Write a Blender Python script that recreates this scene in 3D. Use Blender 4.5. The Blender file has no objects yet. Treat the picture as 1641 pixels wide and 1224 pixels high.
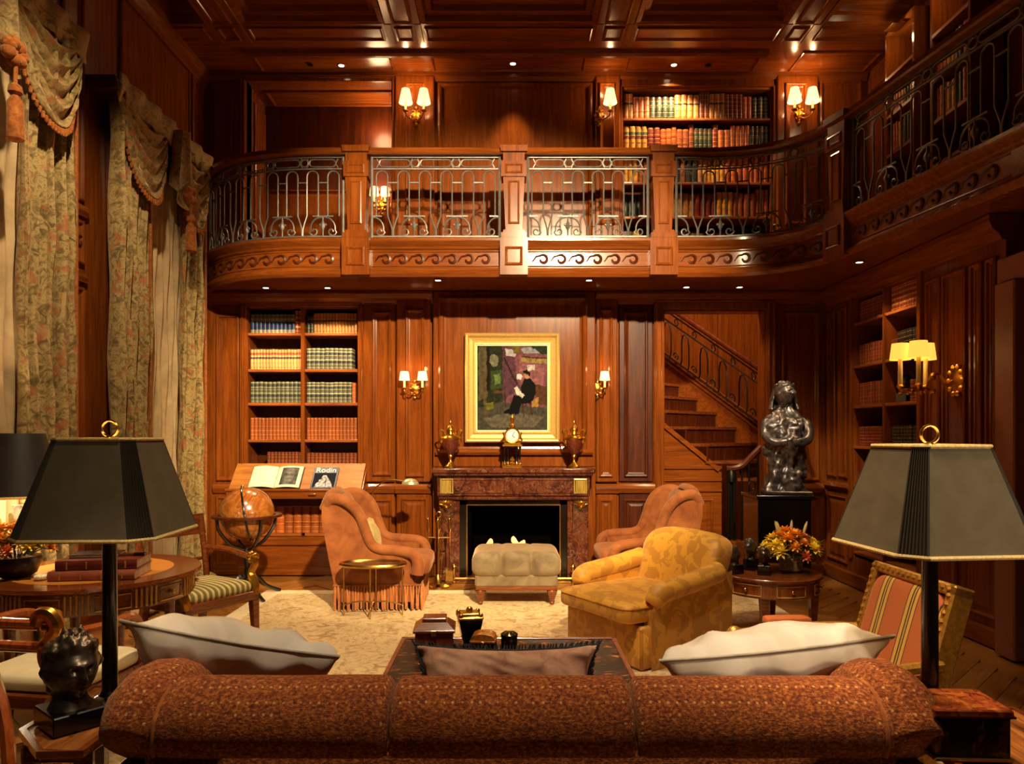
import bpy, math, random
from mathutils import Vector, Matrix, noise
R = math.radians; PI = math.pi
rnd = random.Random(7)
SC = bpy.context.scene
COL = SC.collection
# ---------------------------------------------------------------- camera, world, key lights, exposure
F, VX, VY, EYE = 1150.0, 815.0, 697.0, 1.55          # focal length (px of 1641), vanishing point, eye height
def XP(px, d): return (px - VX) * d / F               # metres from the photo's proportions at a depth d
def ZP(py, d): return EYE - (py - VY) * d / F
cam = bpy.data.cameras.new('camera'); cam_ob = bpy.data.objects.new('camera', cam); COL.objects.link(cam_ob)
cam_ob.location = (0, 0, EYE); cam_ob.rotation_euler = (R(90), 0, 0)
cam.sensor_width = 36; cam.lens = 36 * F / 1641; cam.clip_start = .05
cam.shift_x = (820.5 - VX) / 1641; cam.shift_y = (VY - 612) / 1641
SC.camera = cam_ob
SC.view_settings.view_transform = 'Standard'; SC.view_settings.look = 'None'
SC.view_settings.gamma = 1; SC.view_settings.use_curve_mapping = False
SC.view_settings.exposure = 0.62
w = bpy.data.worlds.new('world'); SC.world = w; w.use_nodes = True
w.node_tree.nodes['Background'].inputs[0].default_value = (.9, .45, .2, 1)
w.node_tree.nodes['Background'].inputs[1].default_value = .004

def lamp(name, kind, loc, energy, color=(1, .72, .42), size=.05, target=None, cone=60, blend=.5, **kw):
    l = bpy.data.lights.new(name, kind); o = bpy.data.objects.new(name, l); COL.objects.link(o)
    o.location = loc; l.energy = energy; l.color = color
    if kind == 'AREA': l.size = size
    else: l.shadow_soft_size = size
    if kind == 'SPOT': l.spot_size = R(cone); l.spot_blend = blend
    if target is not None:
        o.rotation_euler = (Vector(target) - Vector(loc)).to_track_quat('-Z', 'Y').to_euler()
    for k, v in kw.items(): setattr(l, k, v)
    return o
WARM = (1, .70, .40)
lamp('key_spot', 'SPOT', (1.0, .35, 5.2), 3900, (1, .80, .46), .10, (-.25, 7.4, 2.1), 46, .5, specular_factor=.25)
lamp('rug_spot', 'SPOT', (.3, 4.4, 5.4), 380, (1, .80, .52), .12, (-.1, 5.4, 0), 60, .8)
lamp('chair_spot', 'SPOT', (-.4, 2.6, 5.4), 380, (1, .78, .52), .10, (1.0, 5.0, .5), 44, .8)
lamp('sofa_spot', 'SPOT', (0, 2.2, 5.4), 500, (1, .80, .54), .15, (0, 2.6, .6), 52, .9)
lamp('desk_spot', 'SPOT', (-1.5, 3.3, 5.4), 580, (1, .76, .46), .10, (-2.1, 4.2, .7), 46, .8)  # unseen spots from here to statue_spot, each added to brighten one thing
lamp('side_chair_spot', 'SPOT', (.7, 2.6, 5.4), 560, (1, .78, .50), .10, (1.5, 2.9, .7), 36, .8)
lamp('end_table_spot', 'SPOT', (-.1, 1.1, 2.7), 46, (1, .80, .54), .08, (-1.45, 2.36, .72), 17, .5)
lamp('box_spot', 'SPOT', (2.0, 1.6, 5.4), 200, (1, .78, .50), .10, (1.5, 2.25, .7), 24, .8)
lamp('shade_spot', 'SPOT', (3.0, .7, 2.0), 110, (1, .82, .58), .08, (1.42, 2.3, 1.3), 26, .6)  # narrow spot with no visible source, added for the lampshade's face
lamp('shade_spot_two', 'SPOT', (-.6, .4, 3.0), 20, (1, .80, .52), .08, (-1.42, 2.5, 1.3), 26, .6)
lamp('drum_table_spot', 'SPOT', (1.2, 4.2, 5.4), 260, (1, .78, .50), .08, (2.1, 5.7, .45), 16, .6)
lamp('statue_spot', 'SPOT', (.6, 3.4, 5.2), 700, (1, .86, .66), .06, (2.75, 7.1, 1.5), 16, .5)
lamp('curtain_spot', 'SPOT', (-1.7, 3.2, 5.2), 400, (1, .80, .50), .06, (-3.2, 6.3, 1.9), 52, .8)

# ---------------------------------------------------------------- materials
def S(h):
    h = h.lstrip('#'); c = [int(h[i:i + 2], 16) / 255 for i in (0, 2, 4)]
    return tuple((x / 12.92 if x <= .04045 else ((x + .055) / 1.055) ** 2.4) for x in c) + (1,)
class NT:
    def __init__(s, name):
        s.m = bpy.data.materials.new(name); s.m.use_nodes = True
        s.t = s.m.node_tree; s.b = s.t.nodes['Principled BSDF']
    def n(s, typ, **kw):
        x = s.t.nodes.new(typ)
        for k, v in kw.items(): setattr(x, k, v)
        return x
    def l(s, a, b): s.t.links.new(a, b)
    def coords(s, scale=(1, 1, 1), kind='Object'):
        tc = s.n('ShaderNodeTexCoord'); mp = s.n('ShaderNodeMapping'); mp.inputs['Scale'].default_value = scale
        s.l(tc.outputs[kind], mp.inputs['Vector']); return mp.outputs['Vector']
    def noise(s, vec, scale, detail=3, rough=.6, dist=0):
        x = s.n('ShaderNodeTexNoise'); x.inputs['Scale'].default_value = scale; x.inputs['Detail'].default_value = detail
        x.inputs['Roughness'].default_value = rough; x.inputs['Distortion'].default_value = dist
        s.l(vec, x.inputs['Vector']); return x.outputs['Fac']
    def ramp(s, fac, stops, interp='LINEAR'):
        r = s.n('ShaderNodeValToRGB'); r.color_ramp.interpolation = interp; e = r.color_ramp.elements
        while len(e) < len(stops): e.new(.5)
        for i, (p, c) in enumerate(stops): e[i].position = p; e[i].color = c
        s.l(fac, r.inputs['Fac']); return r.outputs['Color']
    def math(s, op, a, b=None):
        x = s.n('ShaderNodeMath', operation=op)
        for i, q in enumerate((a, b)):
            if q is None: continue
            if hasattr(q, 'links'): s.l(q, x.inputs[i])
            else: x.inputs[i].default_value = q
        return x.outputs[0]
    def mix(s, fac, a, b, blend='MIX'):
        x = s.n('ShaderNodeMix', data_type='RGBA', blend_type=blend)
        for sock, q in ((x.inputs[0], fac), (x.inputs[6], a), (x.inputs[7], b)):
            if hasattr(q, 'links'): s.l(q, sock)
            else: sock.default_value = q
        return x.outputs[2]
    def set(s, color=None, rough=.5, metal=0, coat=0, sheen=0, spec=.5, bump=None, bstr=.2, bdist=.01):
        b = s.b.inputs
        if color is not None:
            if hasattr(color, 'links'): s.l(color, b['Base Color'])
            else: b['Base Color'].default_value = color
        if hasattr(rough, 'links'): s.l(rough, b['Roughness'])
        else: b['Roughness'].default_value = rough
        b['Metallic'].default_value = metal; b['Coat Weight'].default_value = coat; b['Coat Roughness'].default_value = .15
        b['Sheen Weight'].default_value = sheen; b['Specular IOR Level'].default_value = spec
        if sheen: b['Sheen Roughness'].default_value = .5; b['Sheen Tint'].default_value = (1, .62, .36, 1)
        if bump is not None:
            x = s.n('ShaderNodeBump'); x.inputs['Strength'].default_value = bstr; x.inputs['Distance'].default_value = bdist
            s.l(bump, x.inputs['Height']); s.l(x.outputs['Normal'], b['Normal'])
        return s.m
def plain(name, col, rough=.5, metal=0, coat=0, sheen=0, spec=.5, var=.25, sc=14):
    """one colour with a slight cloudy variation"""
    n = NT(name); f = n.noise(n.coords(), sc, 3)
    c = S(col) if isinstance(col, str) else col
    d = tuple(x * (1 - var) for x in c[:3]) + (1,); e = tuple(min(1, x * (1 + var)) for x in c[:3]) + (1,)
    return n.set(n.ramp(f, [(.3, d), (.7, e)]), rough, metal, coat, sheen, spec)
def glow(name, col, strength, base='#ffe0a0'):
    n = NT(name); n.set(S(base), .6); n.b.inputs['Emission Color'].default_value = col; n.b.inputs['Emission Strength'].default_value = strength
    return n.m
def wood(name, dark, mid, light, axis='z', sc=1.0, rough=.19, coat=0, bstr=.025):
    n = NT(name); s = {'x': (1.2, 16, 16), 'y': (16, 1.2, 16), 'z': (16, 16, 1.2)}[axis]
    v = n.coords(tuple(q * sc for q in s))
    f = n.noise(v, 1.6, 5, .62, .6); g = n.noise(n.coords(tuple(q * sc * 5 for q in s)), 2.2, 3, .6)
    big = n.noise(n.coords((.9, .9, .9)), 1.3, 2)
    h = n.math('ADD', n.math('MULTIPLY', f, .62), n.math('ADD', n.math('MULTIPLY', g, .2), n.math('MULTIPLY', big, .18)))
    c = n.ramp(h, [(.34, S(dark)), (.5, S(mid)), (.66, S(light))])
    return n.set(c, rough, 0, coat, spec=.32, bump=g, bstr=bstr, bdist=.003)
def fabric(name, cols, sc, rough=.85, sheen=.3, bsc=220, bstr=.25, dist=.8, detail=4, stretch=(1, 1, 1)):
    n = NT(name); f = n.noise(n.coords(stretch), sc, detail, .6, dist)
    w2 = n.noise(n.coords(), bsc, 2)
    k = len(cols); c = n.ramp(f, [(.3 + .4 * i / max(1, k - 1), S(q)) for i, q in enumerate(cols)])
    return n.set(c, rough, 0, 0, sheen, .2, bump=w2, bstr=bstr, bdist=.003)
def stripes(name, axis, period, stops, rough=.8, sheen=.2, origin=0.0):
    n = NT(name); tc = n.n('ShaderNodeTexCoord'); sp = n.n('ShaderNodeSeparateXYZ'); n.l(tc.outputs['Object'], sp.inputs[0])
    f = n.math('FRACT', n.math('MULTIPLY', n.math('ADD', sp.outputs['xyz'.index(axis)], 10 * period + origin), 1 / period))
    c = n.ramp(f, [(p, S(q)) for p, q in stops], 'CONSTANT')
    return n.set(c, rough, 0, 0, sheen, .25, bump=n.noise(n.coords(), 260, 2), bstr=.15, bdist=.002)
M = {}
M['wood'] = wood('mahogany_vertical', '#56280c', '#743810', '#884818', 'z')
M['wood_x'] = wood('mahogany_across', '#56280c', '#743810', '#884818', 'x')
M['wood_y'] = wood('mahogany_along', '#56280c', '#743810', '#884818', 'y')
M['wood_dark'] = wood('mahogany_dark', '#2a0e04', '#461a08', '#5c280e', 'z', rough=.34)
M['shelf'] = wood('shelf_wood', '#5e2c0e', '#8c4a1c', '#a8602a', 'x', rough=.35)
M['walnut'] = wood('polished_walnut', '#3c1a0a', '#6a3214', '#8a4a20', 'x', 2, .2, .6)
M['parquet'] = wood('oak_parquet', '#6a3c16', '#8f5a24', '#a87034', 'x', 1.5, .3, .2)
M['iron'] = plain('wrought_iron', '#6e6864', .45, .5)
M['iron_dark'] = plain('blackened_iron', '#17120f', .4, .6)
M['gilt'] = plain('gilt_bronze', '#c8923a', .3, 1, sc=40)
M['brass'] = plain('brass', '#c39a52', .25, 1)
M['black'] = plain('black_lacquer', '#0b0907', .18, 0, .5)
M['soot'] = plain('sooty_brick', '#060404', 1.0, spec=0)
M['bronze'] = plain('dark_bronze', '#54483c', .32, .75, sc=30, var=.5)
M['statue_bronze'] = plain('polished_statue_bronze', '#6a6058', .36, .8, sc=26, var=.6)
M['paper'] = plain('book_paper', '#e2d6b4', .8)
M['bulb'] = glow('lamp_glow', (1, .72, .4, 1), 14)
def marble():
    n = NT('red_marble'); v = n.coords()
    f = n.noise(v, 5, 8, .65, 1.5); g = n.noise(v, 14, 6, .7, 2.5)
    c = n.ramp(f, [(.3, S('#24100a')), (.46, S('#4a2014')), (.56, S('#683622')), (.66, S('#3a180e'))])
    k = n.ramp(g, [(.56, (0, 0, 0, 1)), (.64, (1, 1, 1, 1))])
    return n.set(n.mix(n.math('MULTIPLY', k, .45), c, S('#96745a')), .18, 0, .3)
M['marble'] = marble()
M['velvet'] = fabric('peach_velvet', ['#6e3616', '#844822', '#96562a'], 5, .8, .2, 300, .1)
M['fringe'] = fabric('bullion_fringe', ['#6e3418', '#a8602e', '#c07a42'], 40, .9, .3, 200, .3, stretch=(1, 1, .1))
M['taupe'] = fabric('taupe_velvet', ['#56462e', '#6e5c42', '#806c4e'], 5, .75, .5, 260, .15)
M['pillow'] = fabric('beige_silk', ['#a89c8c', '#b6ac9e', '#c2baae'], 3, .55, .4, 400, .08)
M['piping'] = plain('dark_piping', '#15100d', .8)
def damask():
    n = NT('gold_damask'); v = n.coords()
    f = n.noise(v, 10, 3, .55, .7); w2 = n.noise(v, 300, 2)
    k = n.ramp(f, [(.49, (0, 0, 0, 1)), (.53, (1, 1, 1, 1))])
    c = n.mix(k, S('#c88c24'), S('#ac741c'))
    return n.set(c, .55, 0, 0, .5, .4, bump=w2, bstr=.1, bdist=.002)
M['damask'] = damask()
def chenille():
    n = NT('rust_chenille'); v = n.coords((1, 1, 1)); f = n.noise(n.coords((1, 1, 1.6)), 85, 3, .7)
    vo = n.n('ShaderNodeTexVoronoi'); vo.inputs['Scale'].default_value = 38; vo.inputs['Randomness'].default_value = .15
    n.l(v, vo.inputs['Vector'])
    d = n.ramp(vo.outputs['Distance'], [(.13, (1, 1, 1, 1)), (.22, (0, 0, 0, 1))])
    c = n.ramp(f, [(.33, S('#42190a')), (.5, S('#783814')), (.67, S('#a86228'))])
    c = n.mix(n.math('MULTIPLY', d, .65), c, S('#cf9a5c'))
    return n.set(c, .9, 0, 0, .15, .2, bump=f, bstr=.7, bdist=.006)
M['chenille'] = chenille()
def brocade(name, base):
    n = NT(name); v = n.coords()
    f = n.noise(v, 14, 4, .6, 1.4); g = n.noise(v, 7, 3, .5, .8)
    c = n.ramp(f, [(.34, S('#5a4826')), (.46, S('#846a3c')), (.55, S(base)), (.66, S('#746038'))])
    k = n.ramp(g, [(.58, (0, 0, 0, 1)), (.64, (1, 1, 1, 1))])
    return n.set(n.mix(n.math('MULTIPLY', k, .7), c, S('#a0562e')), .75, 0, 0, .3, .3, bump=f, bstr=.3, bdist=.006)
M['brocade'] = brocade('floral_brocade', '#a88c56')
M['swag'] = brocade('floral_brocade_swag', '#a08450')
M['sheer'] = fabric('sheer_silk', ['#a08660', '#b89a70', '#c4a87c'], 4, .7, .2, 200, .05)
def rug():
    n = NT('beige_rug_weave'); v = n.coords()
    f = n.noise(v, 9, 4, .65, 1.6); g = n.noise(v, 120, 2)
    c = n.ramp(f, [(.36, S('#8a6a40')), (.46, S('#b2946a')), (.54, S('#c8ae84')), (.64, S('#a5814e'))])
    c = n.mix(n.math('MULTIPLY', g, .35), c, S('#caa878'))
    return n.set(c, .95, 0, 0, .2, .1, bump=g, bstr=.5, bdist=.006)
M['rug'] = rug()
M['rug_border'] = fabric('rug_border', ['#c0a880', '#d0ba94', '#d8c6a4'], 20, .95)
M['terra'] = stripes('terracotta_stripe', 'x', .2, [(0, '#a85628'), (.46, '#3c2a20'), (.485, '#c0923c'), (.58, '#2c2824'), (.62, '#c0923c'), (.66, '#2c2824'), (.70, '#c0923c'), (.80, '#3c2a20'), (.825, '#a85628')])
M['terra_plain'] = fabric('terracotta_silk', ['#9a4e24', '#a85628', '#b4622e'], 8, .8, .1)
M['olive'] = stripes('olive_stripe', 'x', .044, [(0, '#6a6234'), (.5, '#c2ac74'), (.9, '#8a7c48')])
M['cream'] = plain('cream_leather', '#d4c6a0', .5, var=.08)
M['rust'] = fabric('rust_passementerie', ['#6e3812', '#8e4c1c', '#a8642c'], 30, .85, .2, 200, .4)
M['tapestry'] = fabric('rose_tapestry', ['#8a5c48', '#a47a62', '#b48c70'], 12, .85, .3, 200, .3)

# ---------------------------------------------------------------- mesh builder
class MB:
    def __init__(s): s.v = []; s.f = []; s.m = []
    def add(s, v, f, m=0):
        k = len(s.v); s.v += [tuple(q) for q in v]; s.f += [tuple(i + k for i in q) for q in f]; s.m += [m] * len(f); return s
    def box(s, x0, y0, z0, x1, y1, z1, b=0, m=0, mat=None):
        if x0 > x1: x0, x1 = x1, x0
        if y0 > y1: y0, y1 = y1, y0
        if z0 > z1: z0, z1 = z1, z0
        b = min(b, (x1 - x0) * .45, (y1 - y0) * .45, (z1 - z0) * .45)
        if b <= 0:
            v = [(x, y, z) for x in (x0, x1) for y in (y0, y1) for z in (z0, z1)]
            f = [(0, 1, 3, 2), (4, 6, 7, 5), (0, 4, 5, 1), (2, 3, 7, 6), (0, 2, 6, 4), (1, 5, 7, 3)]
        else:
            v = []; ix = {}
            for i, x in enumerate((x0, x1)):
                for j, y in enumerate((y0, y1)):
                    for k, z in enumerate((z0, z1)):
                        sx, sy, sz = 1 - 2 * i, 1 - 2 * j, 1 - 2 * k
                        for a, p in enumerate(((x, y + sy * b, z + sz * b), (x + sx * b, y, z + sz * b), (x + sx * b, y + sy * b, z))):
                            ix[i, j, k, a] = len(v); v.append(p)
            f = []
            for i in (0, 1): f.append([ix[i, j, k, 0] for j, k in ((0, 0), (1, 0), (1, 1), (0, 1))])
            for j in (0, 1): f.append([ix[i, j, k, 1] for i, k in ((0, 0), (1, 0), (1, 1), (0, 1))])
            for k in (0, 1): f.append([ix[i, j, k, 2] for i, j in ((0, 0), (1, 0), (1, 1), (0, 1))])
            for j in (0, 1):
                for k in (0, 1): f.append([ix[0, j, k, 1], ix[1, j, k, 1], ix[1, j, k, 2], ix[0, j, k, 2]])
            for i in (0, 1):
                for k in (0, 1): f.append([ix[i, 0, k, 0], ix[i, 1, k, 0], ix[i, 1, k, 2], ix[i, 0, k, 2]])
            for i in (0, 1):
                for j in (0, 1): f.append([ix[i, j, 0, 0], ix[i, j, 1, 0], ix[i, j, 1, 1], ix[i, j, 0, 1]])
            for i in (0, 1):
                for j in (0, 1):
                    for k in (0, 1): f.append([ix[i, j, k, 0], ix[i, j, k, 1], ix[i, j, k, 2]])
        if mat is not None: v = [mat @ Vector(q) for q in v]
        return s.add(v, f, m)
    def prism(s, poly, a, b, axis='x', m=0):
        """extrude a 2-D outline from a to b along an axis"""
        def p(q, t): return {'x': (t, q[0], q[1]), 'y': (q[0], t, q[1]), 'z': (q[0], q[1], t)}[axis]
        n = len(poly); v = [p(q, a) for q in poly] + [p(q, b) for q in poly]
        f = [tuple(range(n)), tuple(range(2 * n - 1, n - 1, -1))] + [(i, (i + 1) % n, n + (i + 1) % n, n + i) for i in range(n)]
        return s.add(v, f, m)
    def lathe(s, prof, n=16, c=(0, 0, 0), m=0, sx=1, sy=1, rot=0):
        v = []; f = []
        for r, z in prof:
            for i in range(n):
                a = 2 * PI * i / n + rot; v.append((c[0] + r * math.cos(a) * sx, c[1] + r * math.sin(a) * sy, c[2] + z))
        for j in range(len(prof) - 1):
            for i in range(n):
                f.append((j * n + i, j * n + (i + 1) % n, (j + 1) * n + (i + 1) % n, (j + 1) * n + i))
        f.append(tuple(range(n - 1, -1, -1))); f.append(tuple(range((len(prof) - 1) * n, len(prof) * n)))
        return s.add(v, f, m)
    def ball(s, c, r, n=12, k=8, m=0, sc=(1, 1, 1)):
        v = []; f = []
        for j in range(1, k):
            t = PI * j / k
            for i in range(n):
                a = 2 * PI * i / n
                v.append((c[0] + r * sc[0] * math.sin(t) * math.cos(a), c[1] + r * sc[1] * math.sin(t) * math.sin(a), c[2] + r * sc[2] * math.cos(t)))
        v += [(c[0], c[1], c[2] + r * sc[2]), (c[0], c[1], c[2] - r * sc[2])]
        for j in range(k - 2):
            for i in range(n): f.append((j * n + i, j * n + (i + 1) % n, (j + 1) * n + (i + 1) % n, (j + 1) * n + i))
        T, B = len(v) - 2, len(v) - 1
        for i in range(n): f.append((T, (i + 1) % n, i)); f.append((B, (k - 2) * n + i, (k - 2) * n + (i + 1) % n))
        return s.add(v, f, m)
    def tube(s, path, r, n=6, closed=False, m=0, flat=1.0, up=None):
        path = [Vector(p) for p in path]; K = len(path)
        rr = list(r) if isinstance(r, (list, tuple)) else [r] * K
        v = []; f = []; nrm = None
        for i, p in enumerate(path):
            a = path[(i - 1) % K] if (closed or i) else p; b = path[(i + 1) % K] if (closed or i < K - 1) else p
            t = (b - a); t = t.normalized() if t.length > 1e-9 else Vector((0, 0, 1))
            if nrm is None:
                q = Vector(up) if up else (Vector((0, 0, 1)) if abs(t.z) < .9 else Vector((1, 0, 0)))
                nrm = (q - t * q.dot(t)).normalized()
            else:
                nrm = nrm - t * nrm.dot(t)
                nrm = nrm.normalized() if nrm.length > 1e-6 else t.orthogonal().normalized()
            bn = t.cross(nrm)
            for j in range(n):
                ang = 2 * PI * (j + .5) / n; v.append(p + nrm * (rr[i] * math.cos(ang)) + bn * (rr[i] * flat * math.sin(ang)))
        for i in range(K if closed else K - 1):
            i2 = (i + 1) % K
            for j in range(n): f.append((i * n + j, i * n + (j + 1) % n, i2 * n + (j + 1) % n, i2 * n + j))
        if not closed: f.append(tuple(range(n - 1, -1, -1))); f.append(tuple(range((K - 1) * n, K * n)))
        return s.add(v, f, m)
    def sweep(s, prof, path, m=0, closed_prof=True, norms=None):
        """profile (outward offset, z) carried along a plan path of (x, y); outward is to the right of the path"""
        v = []; f = []; K = len(path); n = len(prof)
        for i in range(K):
            nx, ny = norms[i] if norms else pnorm(path, i)
            for o, z in prof: v.append((path[i][0] + nx * o, path[i][1] + ny * o, z))
        for i in range(K - 1):
            for j in range(n if closed_prof else n - 1):
                j2 = (j + 1) % n; f.append((i * n + j, i * n + j2, (i + 1) * n + j2, (i + 1) * n + j))
        if closed_prof: f.append(tuple(range(n))); f.append(tuple(range(K * n - 1, (K - 1) * n - 1, -1)))
        return s.add(v, f, m)
    def grid(s, fn, nu, nv, m=0, closed_u=False):
        v = [fn(i / nu, j / nv) for j in range(nv + 1) for i in range(nu if closed_u else nu + 1)]
        W = nu if closed_u else nu + 1; f = []
        for j in range(nv):
            for i in range(nu):
                i2 = (i + 1) % W if closed_u else i + 1
                f.append((j * W + i, j * W + i2, (j + 1) * W + i2, (j + 1) * W + i))
        return s.add(v, f, m)
    def soft(s, c, size, e=.35, nu=28, nv=14, m=0, mat=None, ez=None, fn=None):
        """puffy box: a superquadric"""
        ez = e if ez is None else ez
        def pw(x, p): return math.copysign(abs(x) ** p, x)
        def p(i, j):
            u = 2 * PI * i; t = -PI / 2 + PI * j
            q = Vector((size[0] / 2 * pw(math.cos(t), ez) * pw(math.cos(u), e), size[1] / 2 * pw(math.cos(t), ez) * pw(math.sin(u), e), size[2] / 2 * pw(math.sin(t), ez)))
            if fn: q = Vector(fn(q))
            if mat is not None: q = mat @ q
            return q + Vector(c)
        return s.grid(p, nu, nv, m, True)
    def pad(s, c, size, r, n=(24, 16, 8), m=0, mat=None, fn=None):
        """evenly meshed box with rounded edges"""
        h = [q / 2 for q in size]; ix = {}; v = []; f = []
        def vid(p):
            k = tuple(round(q, 6) for q in p)
            if k not in ix:
                q = Vector([max(-(h[i] - r), min(h[i] - r, p[i])) for i in range(3)]); d = Vector(p) - q
                w_ = q + d.normalized() * r if d.length > 1e-9 else q
                if fn: w_ = Vector(fn(w_))
                if mat is not None: w_ = mat @ w_
                ix[k] = len(v); v.append(w_ + Vector(c))
            return ix[k]
        for ax in range(3):
            a, b = (ax + 1) % 3, (ax + 2) % 3
            for sg in (-1, 1):
                for i in range(n[a]):
                    for j in range(n[b]):
                        q = []
                        for di, dj in ((0, 0), (1, 0), (1, 1), (0, 1)):
                            p = [0, 0, 0]; p[ax] = sg * h[ax]; p[a] = -h[a] + size[a] * (i + di) / n[a]; p[b] = -h[b] + size[b] * (j + dj) / n[b]; q.append(vid(p))
                        f.append(q if sg > 0 else q[::-1])
        return s.add(v, f, m)
    def nested(s, o, ux, uz, x0, x1, z0, z1, prof, m=0):
        """stepped moulding frame with a filled field: prof = (inset, height) rings on the plane at o spanned by ux, uz; normal = uz x ux turned outwards"""
        o, ux, uz = Vector(o), Vector(ux), Vector(uz); nn = ux.cross(uz)
        v = []; f = []
        for ins, h in prof:
            for x, z in ((x0 + ins, z0 + ins), (x1 - ins, z0 + ins), (x1 - ins, z1 - ins), (x0 + ins, z1 - ins)): v.append(o + ux * x + uz * z + nn * h)
        for k in range(len(prof) - 1):
            for i in range(4): f.append((4 * k + i, 4 * k + (i + 1) % 4, 4 * k + 4 + (i + 1) % 4, 4 * k + 4 + i))
        q = 4 * (len(prof) - 1); f.append((q, q + 1, q + 2, q + 3))
        return s.add(v, f, m)
    def xf(s, mat):
        s.v = [tuple(mat @ Vector(q)) for q in s.v]; return s
    def mesh(s, name, mats, smooth=True, ang=38):
        me = bpy.data.meshes.new(name); me.from_pydata(s.v, [], s.f)
        for q in (mats if isinstance(mats, (list, tuple)) else [mats]): me.materials.append(M[q] if isinstance(q, str) else q)
        if any(s.m): me.polygons.foreach_set('material_index', s.m)
        if smooth:
            me.polygons.foreach_set('use_smooth', [True] * len(s.f)); me.set_sharp_from_angle(angle=R(ang))
        me.update(); return me
    def obj(s, name, mats, parent=None, smooth=True, ang=38, loc=None):
        return link(name, s.mesh(name, mats, smooth, ang), parent, loc)
def pnorm(path, i):
    a = path[max(0, i - 1)]; b = path[min(len(path) - 1, i + 1)]
    dx, dy = b[0] - a[0], b[1] - a[1]; l = math.hypot(dx, dy) or 1
    return dy / l, -dx / l
def link(name, me, parent=None, loc=None):
    o = bpy.data.objects.new(name, me); COL.objects.link(o); o.parent = parent
    if loc is not None: o.location = loc
    return o
def catmull(pts, n=8, closed=False):
    pts = [Vector(p) for p in pts]; out = []; K = len(pts)
    for i in range(K if closed else K - 1):
        g = (lambda k: pts[k % K]) if closed else (lambda k: pts[min(max(k, 0), K - 1)])
        a, b, c, d = g(i - 1), g(i), g(i + 1), g(i + 2)
        for j in range(n):
            t = j / n
            out.append(.5 * ((2 * b) + (c - a) * t + (2 * a - 5 * b + 4 * c - d) * t * t + (3 * b - a - 3 * c + d) * t ** 3))
    if not closed: out.append(pts[-1])
    return out
def T(name, label, cat, loc=(0, 0, 0), rz=0, group=None):
    o = bpy.data.objects.new(name, None); COL.objects.link(o); o.location = loc; o.rotation_euler = (0, 0, rz)
    o.empty_display_size = .05
    return tag(o, label, cat, group)
def tag(o, label, cat, group=None):
    o['label'] = label; o['category'] = cat
    if group: o['group'] = group
    return o
def structure(o): o['kind'] = 'structure'; return o
def stuff(o): o['kind'] = 'stuff'; return o
ORD = 'first second third fourth fifth sixth seventh eighth ninth tenth eleventh twelfth thirteenth fourteenth fifteenth sixteenth seventeenth eighteenth nineteenth twentieth twenty-first twenty-second twenty-third twenty-fourth twenty-fifth twenty-sixth twenty-seventh twenty-eighth twenty-ninth thirtieth thirty-first thirty-second'.split()
def face_dir(dx, dy): return math.atan2(-dx, dy)      # rotation that turns local +Y to (dx, dy)
PANEL = [(0, 0), (0, .022), (.012, .03), (.026, .026), (.034, .010), (.05, .006), (.05, .001)]
RAISED = [(0, 0), (0, .018), (.012, .026), (.024, .018), (.032, .004), (.05, .004), (.075, .014)]
# ================================================================ the room shell
XL, XR, XU, YB = -3.40, 3.55, 4.0, 8.0                # left wall, lower right wall, upper right wall, back wall
ZD, ZS, ZC = 3.47, 3.13, 5.57                          # gallery floor, gallery soffit, ceiling
BX, BZ = Vector((1, 0, 0)), Vector((0, 0, 1))
def pieces(name, y0, y1, xs, zs, holes, mat):
    """a wall across the room made of slabs that leave the holes open"""
    mb = MB(); xs = sorted(set(xs + [q for h in holes for q in h[:2]])); zs = sorted(set(zs + [q for h in holes for q in h[2:]]))
    for a, b in zip(xs, xs[1:]):
        run = None
        for c, d in zip(zs, zs[1:]):
            cx, cz = (a + b) / 2, (c + d) / 2
            if any(h[0] < cx < h[1] and h[2] < cz < h[3] for h in holes):
                if run: mb.box(a, y0, run[0], b, y1, run[1]); run = None
            else: run = (run[0], d) if run else (c, d)
        if run: mb.box(a, y0, run[0], b, y1, run[1])
    return structure(mb.obj(name, mat, None, False))
BKX0, BKX1 = XP(393, 8), XP(577, 8)                    # bookcase below the gallery
DX0, DX1, DZ1 = XP(1063, 8), XP(1226, 8), ZP(497, 8)   # stair doorway
UBX0, UBX1, UBZ1 = XP(995, 8), XP(1239, 8), ZP(136, 8) # gallery bookcase
AX0, AX1, AZ1 = XP(396, 8), XP(628, 8), ZP(131, 8)     # alcove
wall = pieces('wall_back', YB, YB + .14, [XL, XU], [0, ZC],
              [(BKX0, BKX1, .42, 3.0), (-.52, .62, 0, .88), (DX0, DX1, 0, DZ1), (AX0, AX1, ZD, AZ1), (UBX0, UBX1, ZD + .02, UBZ1)], 'wood')
def wpanel(parent, px0, px1, py0, py1, d=8.0, prof=PANEL, mat='wood', name='panel', off=0):
    mb = MB(); mb.nested((0, d - off, 0), BX, BZ, XP(px0, d), XP(px1, d), ZP(py1, d), ZP(py0, d), prof)
    return mb.obj(name, mat, parent, False)
def pilaster(parent, px0, px1, py0, py1, depth, name='pilaster', mat='wood'):
    mb = MB(); mb.box(XP(px0, 8), 8 - depth, ZP(py1, 8), XP(px1, 8), 8.0, ZP(py0, 8), .012); return mb.obj(name, mat, parent, False)
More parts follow.
